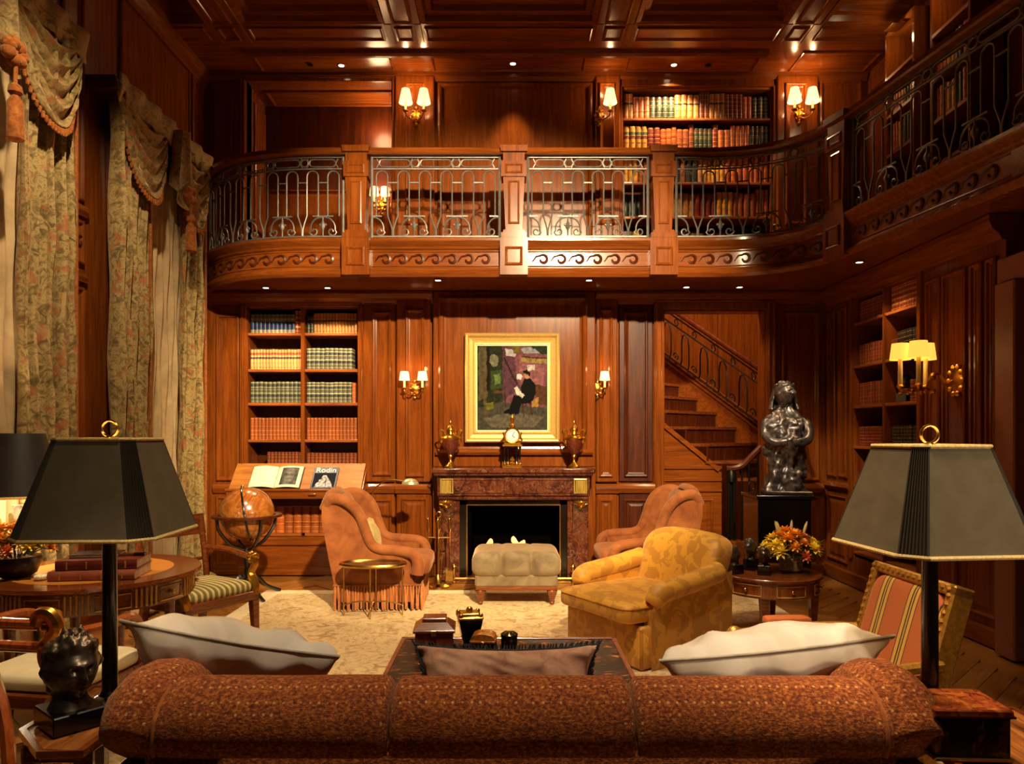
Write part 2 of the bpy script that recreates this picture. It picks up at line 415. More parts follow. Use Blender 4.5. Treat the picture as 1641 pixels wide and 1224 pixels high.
# -- below the gallery: pilasters and panels
wpanel(wall, 347, 384, 505, 770); wpanel(wall, 347, 384, 795, 905)
p = pilaster(wall, 583, 634, 484, 772, .04); wpanel(p, 597, 627, 500, 762, 7.96)
p = pilaster(wall, 583, 634, 790, 905, .04); wpanel(p, 594, 628, 800, 890, 7.96, RAISED)
p = pilaster(wall, 637, 691, 478, 772, .08); wpanel(p, 650, 680, 496, 764, 7.92)
p = pilaster(wall, 637, 691, 788, 905, .08); wpanel(p, 643, 685, 798, 890, 7.92, RAISED)
mb = MB()                                              # chimney breast with the painting's panel
CBX0, CBX1 = XP(696, 8), XP(952, 8)
mb.box(CBX0, 7.88, 1.2, CBX1, 8.0, ZS, .01); mb.box(CBX0, 7.88, 0, -.52, 8.0, 1.2); mb.box(.62, 7.88, 0, CBX1, 8.0, 1.2); mb.box(-.52, 7.88, .88, .62, 8.0, 1.2)
cb = mb.obj('chimney_breast', 'wood', wall, False)
wpanel(cb, 703, 941, 476, 728, 7.88, [(0, 0), (0, .03), (.02, .045), (.05, .035), (.062, .012), (.085, .006), (.085, .001)])
mb = MB(); mb.sweep([(0, 1.335), (.05, 1.335), (.065, 1.36), (.05, 1.385), (.02, 1.40), (0, 1.40)], [(CBX0 + .03, 7.88), (CBX1 - .03, 7.88)]); mb.obj('ledge_moulding', 'wood_x', cb, False)
p = pilaster(wall, 954, 988, 478, 772, .08); wpanel(p, 960, 982, 496, 764, 7.92)
p = pilaster(wall, 954, 988, 788, 905, .08); wpanel(p, 960, 982, 800, 890, 7.92, RAISED)
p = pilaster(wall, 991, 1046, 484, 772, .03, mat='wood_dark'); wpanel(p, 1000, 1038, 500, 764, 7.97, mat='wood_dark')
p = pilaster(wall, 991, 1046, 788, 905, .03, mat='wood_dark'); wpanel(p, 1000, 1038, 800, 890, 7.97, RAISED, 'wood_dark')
wpanel(wall, 1252, 1312, 500, 770); wpanel(wall, 1252, 1312, 795, 905, prof=RAISED)
for a, b, dep in ((343, 388, 0), (582, 636, .04), (636, 692, .08), (953, 989, .08), (989, 1048, .03), (1246, 1318, 0)):
    mb = MB(); y = 8 - dep; mb.sweep([(0, ZP(791, 8)), (.03, ZP(789, 8)), (.05, ZP(782, 8)), (.045, ZP(778, 8)), (.025, ZP(775, 8)), (0, ZP(774, 8))], [(XP(a, 8), y), (XP(b, 8), y)])
    mb.obj('chair_rail', 'wood_x', wall, False)
for i, (a, b, dep) in enumerate(((343, 388, 0), (582, 636, .04), (636, 700, .08), (946, 989, .08), (989, 1048, .03), (1242, 1318, 0))):
    mb = MB(); y = 8 - dep; mb.sweep([(0, 0), (.03, 0), (.03, .10), (.02, .125), (.008, .135), (0, .135)], [(XP(a, 8), y), (XP(b, 8), y)])
    structure(mb.obj('baseboard_back' + ('' if i == 0 else '.%03d' % i), 'wood_x', None, False))
mb = MB(); mb.sweep([(0, 3.0), (.03, 3.0), (.05, 3.03), (.10, 3.06), (.13, 3.10), (.13, ZS - .002), (0, ZS - .002)], [(XL + .02, 8.0), (CBX0 - .01, 8.0)])
mb.sweep([(0, 3.0), (.03, 3.0), (.05, 3.03), (.10, 3.06), (.13, 3.10), (.13, ZS - .002), (0, ZS - .002)], [(CBX1 + .01, 8.0), (XR - .1, 8.0)])
structure(mb.obj('trim_1', 'wood_x', None, False))
# -- stair doorway casing
mb = MB(); pr = [(0, 0), (.16, 0), (.16, .05), (.14, .065), (.11, .05), (.06, .045), (.03, .06), (0, .05)]
def casing(mb, x0, x1, z0, z1, wd, y, dep):
    for a, b in ((x0 - wd, x0), (x1, x1 + wd)):
        mb.box(a, y - dep, z0, b, y, z1 + wd, .008)
        mb.box(a + wd * .15, y - dep - .02, z0, a + wd * .32, y, z1 + wd * .8, .006); mb.box(a + wd * .68, y - dep - .014, z0, a + wd * .85, y, z1 + wd * .3, .006)
    mb.box(x0 - wd, y - dep - .004, z1, x1 + wd, y, z1 + wd, .008); mb.box(x0 - wd * .9, y - dep - .03, z1 + wd * .7, x1 + wd * .9, y, z1 + wd * .9, .006)
casing(mb, DX0, DX1, 0, DZ1, .11, 8.0, .05)
structure(mb.obj('trim_2', 'wood', None, False))
mb = MB(); mb.box(DX0, 8.0, 0, DX0 + .012, 8.2, DZ1); mb.box(DX1 - .012, 8.0, 0, DX1, 8.2, DZ1); mb.box(DX0, 8.0, DZ1 - .012, DX1, 8.2, DZ1)
structure(mb.obj('trim_3', 'wood', None, False))
# -- gallery level
def up(px0, px1, dep, sides):
    p = pilaster(wall, px0, px1, 124, 418, dep)
    wpanel(p, sides[0], sides[1], 134, 360, 8 - dep); return p
up(634, 697, .06, (650, 681)); up(953, 993, .06, (960, 985)); up(1242, 1308, .06, (1258, 1292))
wpanel(wall, 343, 374, 132, 390)
wpanel(wall, 702, 949, 134, 400, prof=[(0, 0), (0, .03), (.02, .04), (.04, .03), (.05, .006), (.07, .001)])
wpanel(wall, 1313, 1380, 130, 380)
mb = MB(); casing(mb, AX0, AX1, ZD, AZ1 - .01, .07, 8.0, .035); structure(mb.obj('trim_4', 'wood', None, False))
mb = MB(); mb.sweep([(0, 5.48), (.02, 5.48), (.05, 5.52), (.06, ZC), (0, ZC)], [(XL + .02, 8.0), (XU - .02, 8.0)]); structure(mb.obj('trim_5', 'wood_x', None, False))
# alcove behind the gallery
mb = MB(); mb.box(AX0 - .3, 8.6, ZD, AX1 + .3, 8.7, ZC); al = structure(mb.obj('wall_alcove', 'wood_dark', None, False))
wpanel(al, 420, 560, 305, 420, 8.6, RAISED, 'wood'); wpanel(al, 562, 632, 305, 420, 8.6, RAISED, 'wood')
mb = MB(); mb.box(AX0 - .06, 8.0, ZD, AX0, 8.7, ZC); a2 = structure(mb.obj('wall_alcove_left', 'wood', None, False))
mb = MB(); mb.nested((AX0, 8.14, 0), (0, 1, 0), BZ, .06, .4, 3.9, 5.35, PANEL); mb.obj('panel', 'wood', a2, False)
mb = MB(); mb.box(AX1 + .24, 8.14, ZD, AX1 + .30, 8.7, ZC); structure(mb.obj('wall_alcove_right', 'wood', None, False))
mb = MB(); mb.box(AX0 - .06, 8.14, AZ1, AX1 + .3, 8.7, AZ1 + .05); a3 = structure(mb.obj('ceiling_alcove', 'wood_x', None, False))
mb = MB(); mb.nested((0, 0, AZ1), BX, (0, 1, 0), AX0 + .12, AX1 - .04, 8.2, 8.56, [(0, 0), (0, -.02), (.015, -.028), (.03, -.02), (.04, -.004)]); mb.obj('panel', 'wood_x', a3, False)
# -- left wall
def lwall(x0, name, y0, y1, z0, z1, mat='wood'):
    mb = MB(); mb.box(x0 - .12, y0, z0, x0, y1, z1); return structure(mb.obj(name, mat, None, False))
wl = lwall(XL, 'wall_left', -1.6, 8.14, 0, 5.9)
def lpanel(y0, y1, z0, z1, prof=PANEL, mat='wood', parent=None):
    mb = MB(); mb.nested((XL, 0, 0), (0, 1, 0), BZ, y0, y1, z0, z1, prof); return mb.obj('panel', mat, parent or wl, False)
lpanel(5.44, 5.72, .9, 2.72); lpanel(5.44, 5.72, .2, .8, RAISED); pf = lpanel(5.44, 5.72, 2.9, 3.25); lpanel(5.44, 5.72, 3.4, 5.3)
for k in range(3):
    mb = MB(); c = Vector((XL + .012, 5.49 + .09 * k, 3.08)); mb.tube([c + Vector((0, math.cos(a) * (.045 - .004 * a), math.sin(a) * (.055 - .005 * a))) for a in [q * .5 for q in range(14)]], .01, 5); mb.obj('scroll', 'wood_dark', pf)
lpanel(6.25, 7.62, 4.52, 5.45); lpanel(7.68, 7.94, 3.5, 5.4); lpanel(7.72, 7.94, .9, 2.9); lpanel(4.0, 5.3, 4.6, 5.45)
mb = MB(); mb.sweep([(0, 3.28), (.03, 3.28), (.05, 3.32), (.05, 3.36), (0, 3.38)], [(XL, 5.38), (XL, 5.74)]); mb.obj('ledge_moulding', 'wood_y', wl, False)
mb = MB(); mb.sweep([(0, 2.76), (.03, 2.76), (.04, 2.80), (.02, 2.84), (0, 2.84)], [(XL, 5.38), (XL, 5.74)]); mb.obj('ledge_moulding', 'wood_y', wl, False)
mb = MB(); mb.sweep([(0, 0), (.03, 0), (.03, .12), (.015, .14), (0, .14)], [(XL, 5.4), (XL, 7.98)]); structure(mb.obj('baseboard_left', 'wood_y', None, False))
# -- right wall: lower part, upper part set back behind the gallery
mb = MB(); y0b, y1b = 6.17, 7.42
for a, b, c, d in ((5.12, y0b, 0, ZS), (y1b, 8.0, 0, ZS), (y0b, y1b, 2.98, ZS), (y0b, y1b, 0, .30), (-1.6, 3.95, 0, ZS)): mb.box(XR, a, c, XR + .4, b, d)
wr = structure(mb.obj('wall_right', 'wood', None, False))
def rpanel(y0, y1, z0, z1, prof=PANEL, parent=None, mat='wood', x=XR):
    mb = MB(); mb.nested((x, 0, 0), (0, -1, 0), BZ, -y1, -y0, z0, z1, prof); return mb.obj('panel', mat, parent or wr, False)
rpanel(7.5, 7.7, 1.1, 2.9); rpanel(7.76, 7.96, 1.1, 2.9); rpanel(7.5, 7.96, .2, .9, RAISED)
for a, b in ((5.55, 5.85), (5.88, 6.08), (5.2, 5.32), (5.36, 5.5)): rpanel(a, b, 1.1, 2.85)
rpanel(5.2, 5.6, .2, .9, RAISED); rpanel(5.66, 6.08, .2, .9, RAISED)
mb = MB(); mb.sweep([(0, .96), (.03, .97), (.05, 1.0), (.04, 1.03), (0, 1.05)], [(XR, 8.0), (XR, y1b)]); mb.obj('chair_rail', 'wood_y', wr, False)
mb = MB(); mb.sweep([(0, .96), (.03, .97), (.05, 1.0), (.04, 1.03), (0, 1.05)], [(XR, y0b), (XR, 5.12)]); mb.obj('chair_rail', 'wood_y', wr, False)
mb = MB(); mb.sweep([(0, 0), (.03, 0), (.03, .12), (.015, .14), (0, .14)], [(XR, 8.0), (XR, 5.12)]); structure(mb.obj('baseboard_right', 'wood_y', None, False))
mb = MB(); mb.sweep([(0, 2.95), (.03, 2.95), (.05, 2.99), (.10, 3.03), (.12, 3.08), (.12, ZS - .002), (0, ZS - .002)], [(XR, 7.9), (XR, 5.12)]); structure(mb.obj('trim_6', 'wood_y', None, False))
# pale-pink door casing at the frame's edge and the door beyond
mb = MB(); mb.box(XR - .10, 4.90, 0, XR + .05, 5.10, 2.62, .01); mb.box(XR - .07, 3.95, 2.62, XR + .05, 5.12, 2.8, .01); structure(mb.obj('trim_7', plain('rosy_door_casing', '#8a5440', .45, var=.06), None, False))
mb = MB(); mb.box(XR + .12, 3.95, 0, XR + .17, 4.95, 2.62, .005); d3 = structure(mb.obj('door_1', 'wood_dark', None, False)); rpanel(4.1, 4.8, 1.2, 2.4, RAISED, d3, 'wood_dark', XR + .12)
mb = MB(); mb.box(XU, -1.6, ZD, XU + .12, 8.14, ZC); wu = structure(mb.obj('wall_right_upper', 'wood', None, False))
rpanel(7.45, 7.9, 3.7, 5.35, parent=wu, x=XU)
mb = MB(); mb.box(XL, -1.72, 0, XU, -1.6, 5.9); structure(mb.obj('wall_front', 'wood_dark', None, False))
# -- ceiling: flat wood with a coffer grid
mb = MB(); mb.box(XL - .12, -1.6, 5.82, XU + .12, 7.04, 5.92); mb.box(XL - .12, 7.02, ZC, XU + .12, 8.7, ZC + .3)
ce = structure(mb.obj('ceiling', 'wood_x', None, False))
def cpanel(x0, x1, y0, y1, z, prof, mat='wood_x', name='panel'):
    mb = MB(); mb.nested((0, 0, z), BX, (0, 1, 0), x0, x1, y0, y1, [(a, -b) for a, b in prof]); return mb.obj(name, mat, ce, False)
mb = MB(); mb.sweep([(0, ZC + .002), (-.02, ZC - .03), (-.05, ZC - .045), (-.08, ZC - .05), (-.11, ZC - .035), (-.15, ZC + .002)], [(-2.75, 7.48), (2.72, 7.48)]); mb.obj('cornice_moulding', 'wood_x', ce, False)
BEAMS = [(-2.98, -2.62), (-1.22, -.86), (.86, 1.24), (2.72, 3.06)]
LOWP = [(0, 0), (0, .014), (.012, .018), (.024, .010), (.03, .002)]
for a, b in zip([XL] + [q[1] for q in BEAMS], [q[0] for q in BEAMS] + [XU]): cpanel(a + .03, b - .03, 7.07, 7.30, ZC, LOWP)
for a, b in zip([-2.75] + [q[1] for q in BEAMS[1:]], [q[0] for q in BEAMS[1:3]] + [2.72, XU - .05]): cpanel(a + .03, b - .03, 7.52, 7.92, ZC, LOWP)
for a, b in BEAMS:
    mb = MB(); mb.box(a, 4.7, ZC, b, 7.04, 5.84, .01); mb.box(a, 7.02, ZC - .006, a + .07, 7.36, ZC + .01, .005); mb.box(b - .07, 7.02, ZC - .006, b, 7.36, ZC + .01, .005)
    bm = mb.obj('beam', 'wood_y', ce, False); mb = MB(); mb.nested((0, 0, ZC), BX, (0, 1, 0), a + .08, b - .08, 5.0, 7.0, [(u, -v) for u, v in LOWP]); mb.obj('panel', 'wood_y', bm, False)
    cpanel(a + .09, b - .09, 7.07, 7.30, ZC, LOWP, 'wood_y')
for a, b in zip([q[1] for q in BEAMS[:-1]] + [BEAMS[-1][1]], [q[0] for q in BEAMS[1:]] + [XU]):
    cpanel(a, b, 4.7, 7.04, 5.82, [(0, .25), (.05, .24), (.07, .19), (.12, .18), (.14, .13), (.2, .12), (.22, .07), (.30, .06), (.32, .03), (.42, .03), (.44, 0)], name='coffer')
mb = MB(); mb.box(XL, 4.4, ZC, XU, 4.72, 5.84, .01); mb.obj('beam', 'wood_x', ce, False)
mb = MB(); mb.sweep([(0, 5.40), (.03, 5.40), (.04, 5.45), (.09, 5.52), (.10, ZC + .24), (0, ZC + .24)], [(XL, 3.0), (XL, 7.98)]); structure(mb.obj('trim_8', 'wood_y', None, False))
# -- floor: herringbone oak under and around the rug
mb = MB(); mb.box(XL - .1, -1.6, -.12, XU, 8.6, -.014); fl = structure(mb.obj('floor', 'parquet', None, False))
RX0, RX1, RY0, RY1 = -2.40, 2.42, 1.6, 7.12
PL, PW = .62, .124
pm = {k: MB().box(-PL / 2 + .0015, -PW / 2 + .0015, -.014, PL / 2 - .0015, PW / 2 - .0015, 0, .0012).mesh('plank', k_, False) for k, k_ in enumerate(('parquet', wood('oak_parquet_light', '#7a4a1e', '#9c6630', '#b07c40', 'x', 1.5, .3, .2), wood('oak_parquet_brown', '#5a3212', '#7c4c1e', '#94602a', 'x', 1.5, .3, .2)))}
cnt = 0; spots = []
for i in range(-60, 60):
    for j in range(-40, 40):
        # herringbone lattice turned by 45 degrees
        for k in (0, 1):
            u = i * PW + j * PL + (0 if k == 0 else (PL + PW) / 2 - PW / 2 + 0); v = i * PW - j * 0
            a = (i * PW + j * 2 * PL, i * PW); 
            cx, cy = (a[0] + PL / 2, a[1] + PW / 2) if k == 0 else (a[0] + PL + PW / 2, a[1] + PW - PL / 2 + 0)
            c, s_ = math.cos(PI / 4), math.sin(PI / 4); X, Y = cx * c - cy * s_ + .2, cx * s_ + cy * c + 4.0
            if not (XL + .3 < X < XR - .3 and 2.6 < Y < 7.75): continue
            if RX0 - .1 < X < RX1 + .1 and Y < RY1 + .1: continue
            px = VX + X * F / Y; py = VY + EYE * F / Y
            if -30 < px < 1670: spots.append((Y, X, k))
spots.sort()
for n_, (Y, X, k) in enumerate(spots[:290]):
    o = link('plank', pm[rnd.choice((0, 0, 0, 1, 2))], fl); o.location = (X, Y, 0); o.rotation_euler = (0, 0, PI / 4 + (0 if k == 0 else PI / 2))
print('planks', len(spots))
mb = MB()
for Y, X, k in spots[290:]:
    mb.box(-PL / 2 + .0015, -PW / 2 + .0015, -.014, PL / 2 - .0015, PW / 2 - .0015, 0, .0012, mat=Matrix.Translation((X, Y, 0)) @ Matrix.Rotation(PI / 4 + (0 if k == 0 else PI / 2), 4, 'Z'))
if mb.v: stuff(mb.obj('planking', 'parquet', fl, False))
# -- stairwell behind the doorway
mb = MB(); mb.box(1.2, 10.4, 0, 4.4, 10.5, 5); ws = structure(mb.obj('wall_stairwell_back', 'wood', None, False))
for a, b in ((1.3, 2.1), (2.15, 2.95), (3.0, 3.8)): 
    mb = MB(); mb.nested((0, 10.4, 0), BX, BZ, a, b, 1.2, 3.4, RAISED); mb.obj('panel', 'wood', ws, False)
mb = MB(); mb.box(1.3, 10.33, 3.5, 4.2, 10.4, 3.62, .01); mb.obj('ledge_moulding', 'wood_x', ws, False)
mb = MB(); mb.box(1.1, 8.14, 0, 1.2, 10.5, 5); structure(mb.obj('wall_stairwell_left', 'wood', None, False))
mb = MB(); mb.box(4.3, 8.14, 0, 4.4, 10.5, 5); structure(mb.obj('wall_stairwell_right', 'wood', None, False))
mb = MB(); mb.box(1.1, 8.14, 4.2, 4.4, 10.5, 4.3); structure(mb.obj('ceiling_stairwell', 'wood_x', None, False))
mb = MB(); mb.box(1.1, 8.1, -.1, 4.4, 10.5, -.002); structure(mb.obj('floor_stairwell', 'parquet', None, False))
# ================================================================ the gallery (balcony) with its railing
ctrl = [(-3.30, 7.86), (-3.16, 7.66), (-2.97, 7.44), (-2.68, 7.24), (-2.3, 7.11), (-1.9, 7.07)]
GP = [tuple(q[:2]) for q in catmull([Vector((x, y, 0)) for x, y in ctrl], 5)]
GP += [(-1.9 + 3.9 * k / 12, 7.07) for k in range(1, 13)]
GP += [tuple(q[:2]) for q in catmull([Vector((x, y, 0)) for x, y in [(2.0, 7.07), (2.32, 7.02), (2.62, 6.88), (2.85, 6.62), (2.96, 6.3)]], 5)][1:]
GP += [(2.96 + .29 * k / 8, 6.3 - 1.9 * k / 8) for k in range(1, 9)]
GN = [pnorm(GP, i) for i in range(len(GP))]
GL = [0]
for a, b in zip(GP, GP[1:]): GL.append(GL[-1] + math.hypot(b[0] - a[0], b[1] - a[1]))
def gat(s):
    s = min(max(s, 0), GL[-1] - 1e-6)
    for i in range(len(GL) - 1):
        if GL[i] <= s <= GL[i + 1]:
            t = (s - GL[i]) / (GL[i + 1] - GL[i]); lerp = lambda a, b: a + (b - a) * t
            return [lerp(GP[i][k], GP[i + 1][k]) for k in (0, 1)] + [lerp(GN[i][k], GN[i + 1][k]) for k in (0, 1)]
def s_at_x(x): return min((abs(gat(k * .005)[0] - x), k * .005) for k in range(int(GL[-1] / .005)) if gat(k * .005)[1] > 6.5)[1]
def G(s, off, z):
    x, y, nx, ny = gat(s); return Vector((x + nx * off, y + ny * off, z))
bal = T('balcony', 'curved mahogany gallery balcony running along the fireplace wall above the mantel', 'balcony', (0, 7.5, ZS))
def kid(mb, name, mat, parent=bal, smooth=True, ang=38):
    mb.xf(Matrix.Translation((0, -7.5, -ZS))) if parent is bal or parent.parent is bal else None
    return mb.obj(name, mat, parent, smooth, ang)
mb = MB(); n = len(GP); v = []
for i, (x, y) in enumerate(GP):
    bx, by = (x, 7.995) if i < 26 else ((XU - .005), min(7.995, y + (7.995 - y) * max(0, 1 - (i - 26) / 10)))
    if 26 <= i < 30: bx = x + (XU - .005 - x) * (i - 25) / 5; by = 7.995
    v += [(x, y, ZS + .005), (x, y, ZD - .02), (bx, by, ZS + .005), (bx, by, ZD - .02)]
f = []
for i in range(n - 1):
    a, b = 4 * i, 4 * i + 4; f += [(a, a + 2, b + 2, b), (a + 1, b + 1, b + 3, a + 3), (a, b, b + 1, a + 1), (a + 2, a + 3, b + 3, b + 2)]
f += [(0, 1, 3, 2), (4 * n - 4, 4 * n - 2, 4 * n - 1, 4 * n - 3)]
mb.add(v, f); kid(mb, 'deck', 'wood_x', smooth=False)
fprof = [(-.02, ZS - .03), (.03, ZS - .03), (.055, ZS), (.06, ZS + .02), (.04, ZS + .04), (.03, ZS + .055), (.012, ZS + .065), (.012, ZS + .235), (.03, ZS + .25), (.035, ZS + .265), (.07, ZS + .295), (.085, ZS + .315), (.085, ZD), (-.12, ZD), (-.12, ZD - .03), (-.02, ZD - .05)]
mb = MB(); mb.sweep(fprof, GP); fas = kid(mb, 'fascia', 'wood_x', ang=25)
mb = MB(); mb.sweep([(-.075, 4.295), (.06, 4.295), (.075, 4.31), (.06, 4.335), (.055, 4.36), (-.06, 4.365), (-.08, 4.34)], GP); kid(mb, 'handrail', 'wood_x')
PS = [s_at_x(XP(573, 7.07)), s_at_x(XP(823, 7.07)), s_at_x(XP(1061, 7.07)), 0]
PS[3] = min((abs(gat(k * .01)[1] - 6.34), k * .01) for k in range(400, int(GL[-1] / .01)))[1]
def pierbox(mb, s, wd0, wd1, o0, o1, z0, z1):
    """tapering block standing across the gallery edge: half-widths at bottom and top"""
    x, y, nx, ny = gat(s); tx, ty = -ny, nx; v = []
    for z, w_ in ((z0, wd0), (z1, wd1)):
        for a, o in ((-w_, o0), (w_, o0), (w_, o1), (-w_, o1)): v.append((x + tx * a + nx * o, y + ty * a + ny * o, z))
    mb.add(v, [(0, 3, 2, 1), (4, 5, 6, 7), (0, 1, 5, 4), (1, 2, 6, 5), (2, 3, 7, 6), (3, 0, 4, 7)])
for s in PS:
    mb = MB()
    pierbox(mb, s, .125, .125, -.14, .10, ZD, ZD + .05); pierbox(mb, s, .11, .10, -.12, .085, ZD + .05, ZD + .08)
    pierbox(mb, s, .082, .105, -.10, .07, ZD + .08, ZD + .60); pierbox(mb, s, .122, .122, -.12, .085, ZD + .60, ZD + .75)
    pierbox(mb, s, .105, .105, -.10, .07, ZD + .75, ZD + .84); pierbox(mb, s, .128, .135, -.13, .10, ZD + .84, ZD + .90)
    pr_ = kid(mb, 'pier', 'wood', smooth=False)
    x, y, nx, ny = gat(s)
    for z0, z1, o, hw in ((ZD + .14, ZD + .56, .072, .055), (ZD + .63, ZD + .72, .086, .085)):
        mb = MB(); mb.nested((x + nx * o, y + ny * o, 0), (-ny, nx, 0), BZ, -hw, hw, z0, z1, [(0, 0), (0, .008), (.012, .012), (.02, .003)]); kid(mb, 'panel', 'wood', pr_, False)
    mb = MB(); pierbox(mb, s, .135, .135, -.02, .10, ZS - .02, ZD + .002); fb = kid(mb, 'fascia_block', 'wood', smooth=False)
    mb = MB(); mb.nested((x + nx * .10, y + ny * .10, 0), (-ny, nx, 0), BZ, -.085, .085, ZS + .07, ZS + .25, [(0, 0), (0, .012), (.012, .018), (.025, .006), (.025, .002)]); kid(mb, 'panel', 'wood', fb, False)
bounds = [0.12] + PS + [GL[-1] - .05]
# running-dog scrolls carved on the fascia, with a framed field in each bay
for a, b in zip(bounds, bounds[1:]):
    a, b = a + .2, b - .2; k = max(3, round((b - a) / .165))
    for j in range(k):
        s0 = a + (b - a) * (j + .5) / k; pts = []
        for q in range(15):
            t = q / 14; an = 2.3 - t * 5.4; r = .047 * (1 - t * .38); pts.append(G(s0 + math.cos(an) * r, .014, ZS + .147 + math.sin(an) * r))
        pts = [G(s0 - .105, .014, ZS + .125), G(s0 - .07, .014, ZS + .175)] + pts
        mb = MB(); mb.tube(pts, [.005, .009] + [.010 + .006 * math.sin(PI * q / 14) for q in range(15)], 5); kid(mb, 'scroll', 'wood_dark', fas)  # darker wood puts the carving's shade into its colour
    for z in (ZS + .078, ZS + .222):
        mb = MB(); mb.tube([G(a - .06 + (b - a + .12) * q / 24, .013, z) for q in range(25)], .008, 5); kid(mb, 'bead_moulding', 'wood_x', fas)
# wrought-iron railing, one panel per bay
NAMES = ['over the bookcase at the curtain end', 'between the first and second wooden piers', 'over the painting, past the middle pier', 'in front of the gallery bookcase', 'on the dark far gallery arm']
def railing(a, b, label):
    m = G((a + b) / 2, 0, ZD); t = T('iron_railing', label, 'railing', m, 0, 'wrought-iron gallery railing panels')
    def k_(mb, name, r_=None): return mb.xf(Matrix.Translation(-m)).obj(name, 'iron', t)
    def Q(s, z): return G(s, 0, ZD + z)
    def line(s0, z0, s1, z1, n=6): return [Q(s0 + (s1 - s0) * i / n, z0 + (z1 - z0) * i / n) for i in range(n + 1)]
    L = b - a; N = max(2, round(L / .215)); u = L / N; h = .056
    for nm, z, r in (('top_bar', .815, .010), ('frieze_bar', .70, .009), ('bottom_bar', .035, .010)):
        mb = MB(); mb.tube(line(a, z, b, z, 14), r, 4); k_(mb, nm)
    for s in (a + .006, b - .006):
        mb = MB(); mb.tube(line(s, .0, s, .82, 1), .014, 6); k_(mb, 'post')
    for j in range(N):                                 # hoops
        c = a + u * (j + .5); arc = [Q(c + h * math.cos(q), .625 + h * math.sin(q)) for q in [PI * i / 8 for i in range(9)]]
        lo_r, lo_l = (.235 if j % 2 else .0), (.0 if j % 2 else .235)
        def leg(side):
            to_v = (side > 0) == (j % 2 == 0)
            x = c + side * h
            if to_v and 0 < j + (1 if side > 0 else 0) < N:
                g = c + side * u / 2; return [Q(x, .24), Q(x + (g - x) * .5, .17), Q(g - side * .006, .11), Q(g - side * .004, .04)]
            return [Q(x, .235)]
        mb = MB(); mb.tube(list(reversed(leg(1))) + arc + leg(-1), .0078, 6); k_(mb, 'hoop')
    for j in range(N + 1):
        g = a + u * j
        if 0 < j < N:
            mb = MB(); mb.tube(line(g - u / 2 + h, .565, g + u / 2 - h, .565, 2), .008, 4); k_(mb, 'crossbar')
        if j % 2 == 0:                                  # scrollwork under the short legs
            e0, e1 = max(a + .01, g - u * .5), min(b - .01, g + u * .5)
            mb = MB(); mb.tube(line(e0, .235, e1, .235, 3), .009, 4); k_(mb, 'crossbar')
            for sd in (-1, 1):
                if not (a < g + sd * .1 < b): continue
                pts = [Q(g + sd * (.012 + .11 * math.sin(q / 8 * PI * .55)), .225 - .11 * (1 - math.cos(q / 8 * PI * .55))) for q in range(9)]
                ce_ = (g + sd * .088, .085); r0 = .048
                pts += [Q(ce_[0] + sd * r0 * (1 - .075 * q) * math.cos(-.2 - q * .62), ce_[1] + r0 * (1 - .075 * q) * math.sin(-.2 - q * .62)) for q in range(11)]
                mb = MB(); mb.tube(pts, .008, 5); k_(mb, 'scroll')
            if a < g < b:
                mb = MB(); mb.tube([Q(g, .23), Q(g, .19), Q(g, .16), Q(g, .13), Q(g, .10), Q(g, .04)], [.007, .008, .022, .026, .010, .006], 6)
                for sd in (-1, 1): mb.ball(Q(g + sd * .026, .15), .014, 6, 5)
                k_(mb, 'finial')
    s = a + .03; kk = 0; Z = .757; nn = max(2, round(L / .4)); un = (L - .06) / nn
    for j in range(nn):                                 # frieze of stadiums and rings
        c = s + un * (j + .5); wd = un * .5 - .085
        pts = [Q(c + wd + .036 * math.cos(q), Z + .036 * math.sin(q)) for q in [-PI / 2 + PI * i / 6 for i in range(7)]] + [Q(c - wd + .036 * math.cos(q), Z + .036 * math.sin(q)) for q in [PI / 2 + PI * i / 6 for i in range(7)]]
        mb = MB(); mb.tube(pts, .007, 5, True); k_(mb, 'oval')
        for sd in (-1, 1):
            for d_ in (-1, 1):
                mb = MB(); mb.tube([Q(c + sd * (wd + .036), Z), Q(c + sd * (wd + .06), Z + d_ * .045)], .006, 4); k_(mb, 'spur')
        if j < nn - 1:
            c2 = s + un * (j + 1); mb = MB(); mb.tube([Q(c2 + .036 * math.cos(q), Z + .036 * math.sin(q)) for q in [2 * PI * i / 12 for i in range(12)]], .007, 5, True); k_(mb, 'ring')
for i, (a, b) in enumerate(zip(bounds, bounds[1:])):
    railing(a + (.0 if i == 0 else .135), b - (.135 if i < 4 else 0), 'wrought-iron railing panel of hoops and scrolls ' + NAMES[i])
# downlights sunk into ceiling and soffit
def downlight(px, py, z, label, lit=True, energy=30, cone=70):
    d = (z - EYE) * F / (VY - py); x = XP(px, d)
    t = T('downlight', label, 'ceiling light', (x, d, z), 0, 'recessed downlights')
    mb = MB(); mb.lathe([(.030, .0), (.034, -.006), (.044, -.006), (.046, 0), (.046, .012), (.030, .012)], 16); mb.obj('trim_ring', 'wood_dark', t)
    mb = MB(); mb.lathe([(.001, -.002), (.029, -.002), (.029, .004), (.001, .004)], 14); mb.obj('lamp_face', 'bulb' if lit else 'black', t)
    if lit: lamp('downlight_beam', 'SPOT', (x, d, z - .03), energy, (1, .70, .38), .03, (x, d + .03, 0), cone, .6)
downlight(547, 105, ZC - .002, 'lit ceiling spot above the open alcove on the gallery', energy=60, cone=110)
downlight(822, 102, ZC - .002, 'lit ceiling spot above the plain centre panel of the gallery', energy=60, cone=60)
downlight(1080, 104, ZC - .002, 'lit ceiling spot above the gallery bookcase', energy=120, cone=120)
downlight(496, 103, ZC - .002, 'dark unlit ceiling spot beside the one above the alcove', False)
downlight(1135, 104, ZC - .002, 'dark unlit ceiling spot beside the one above the gallery books', False)
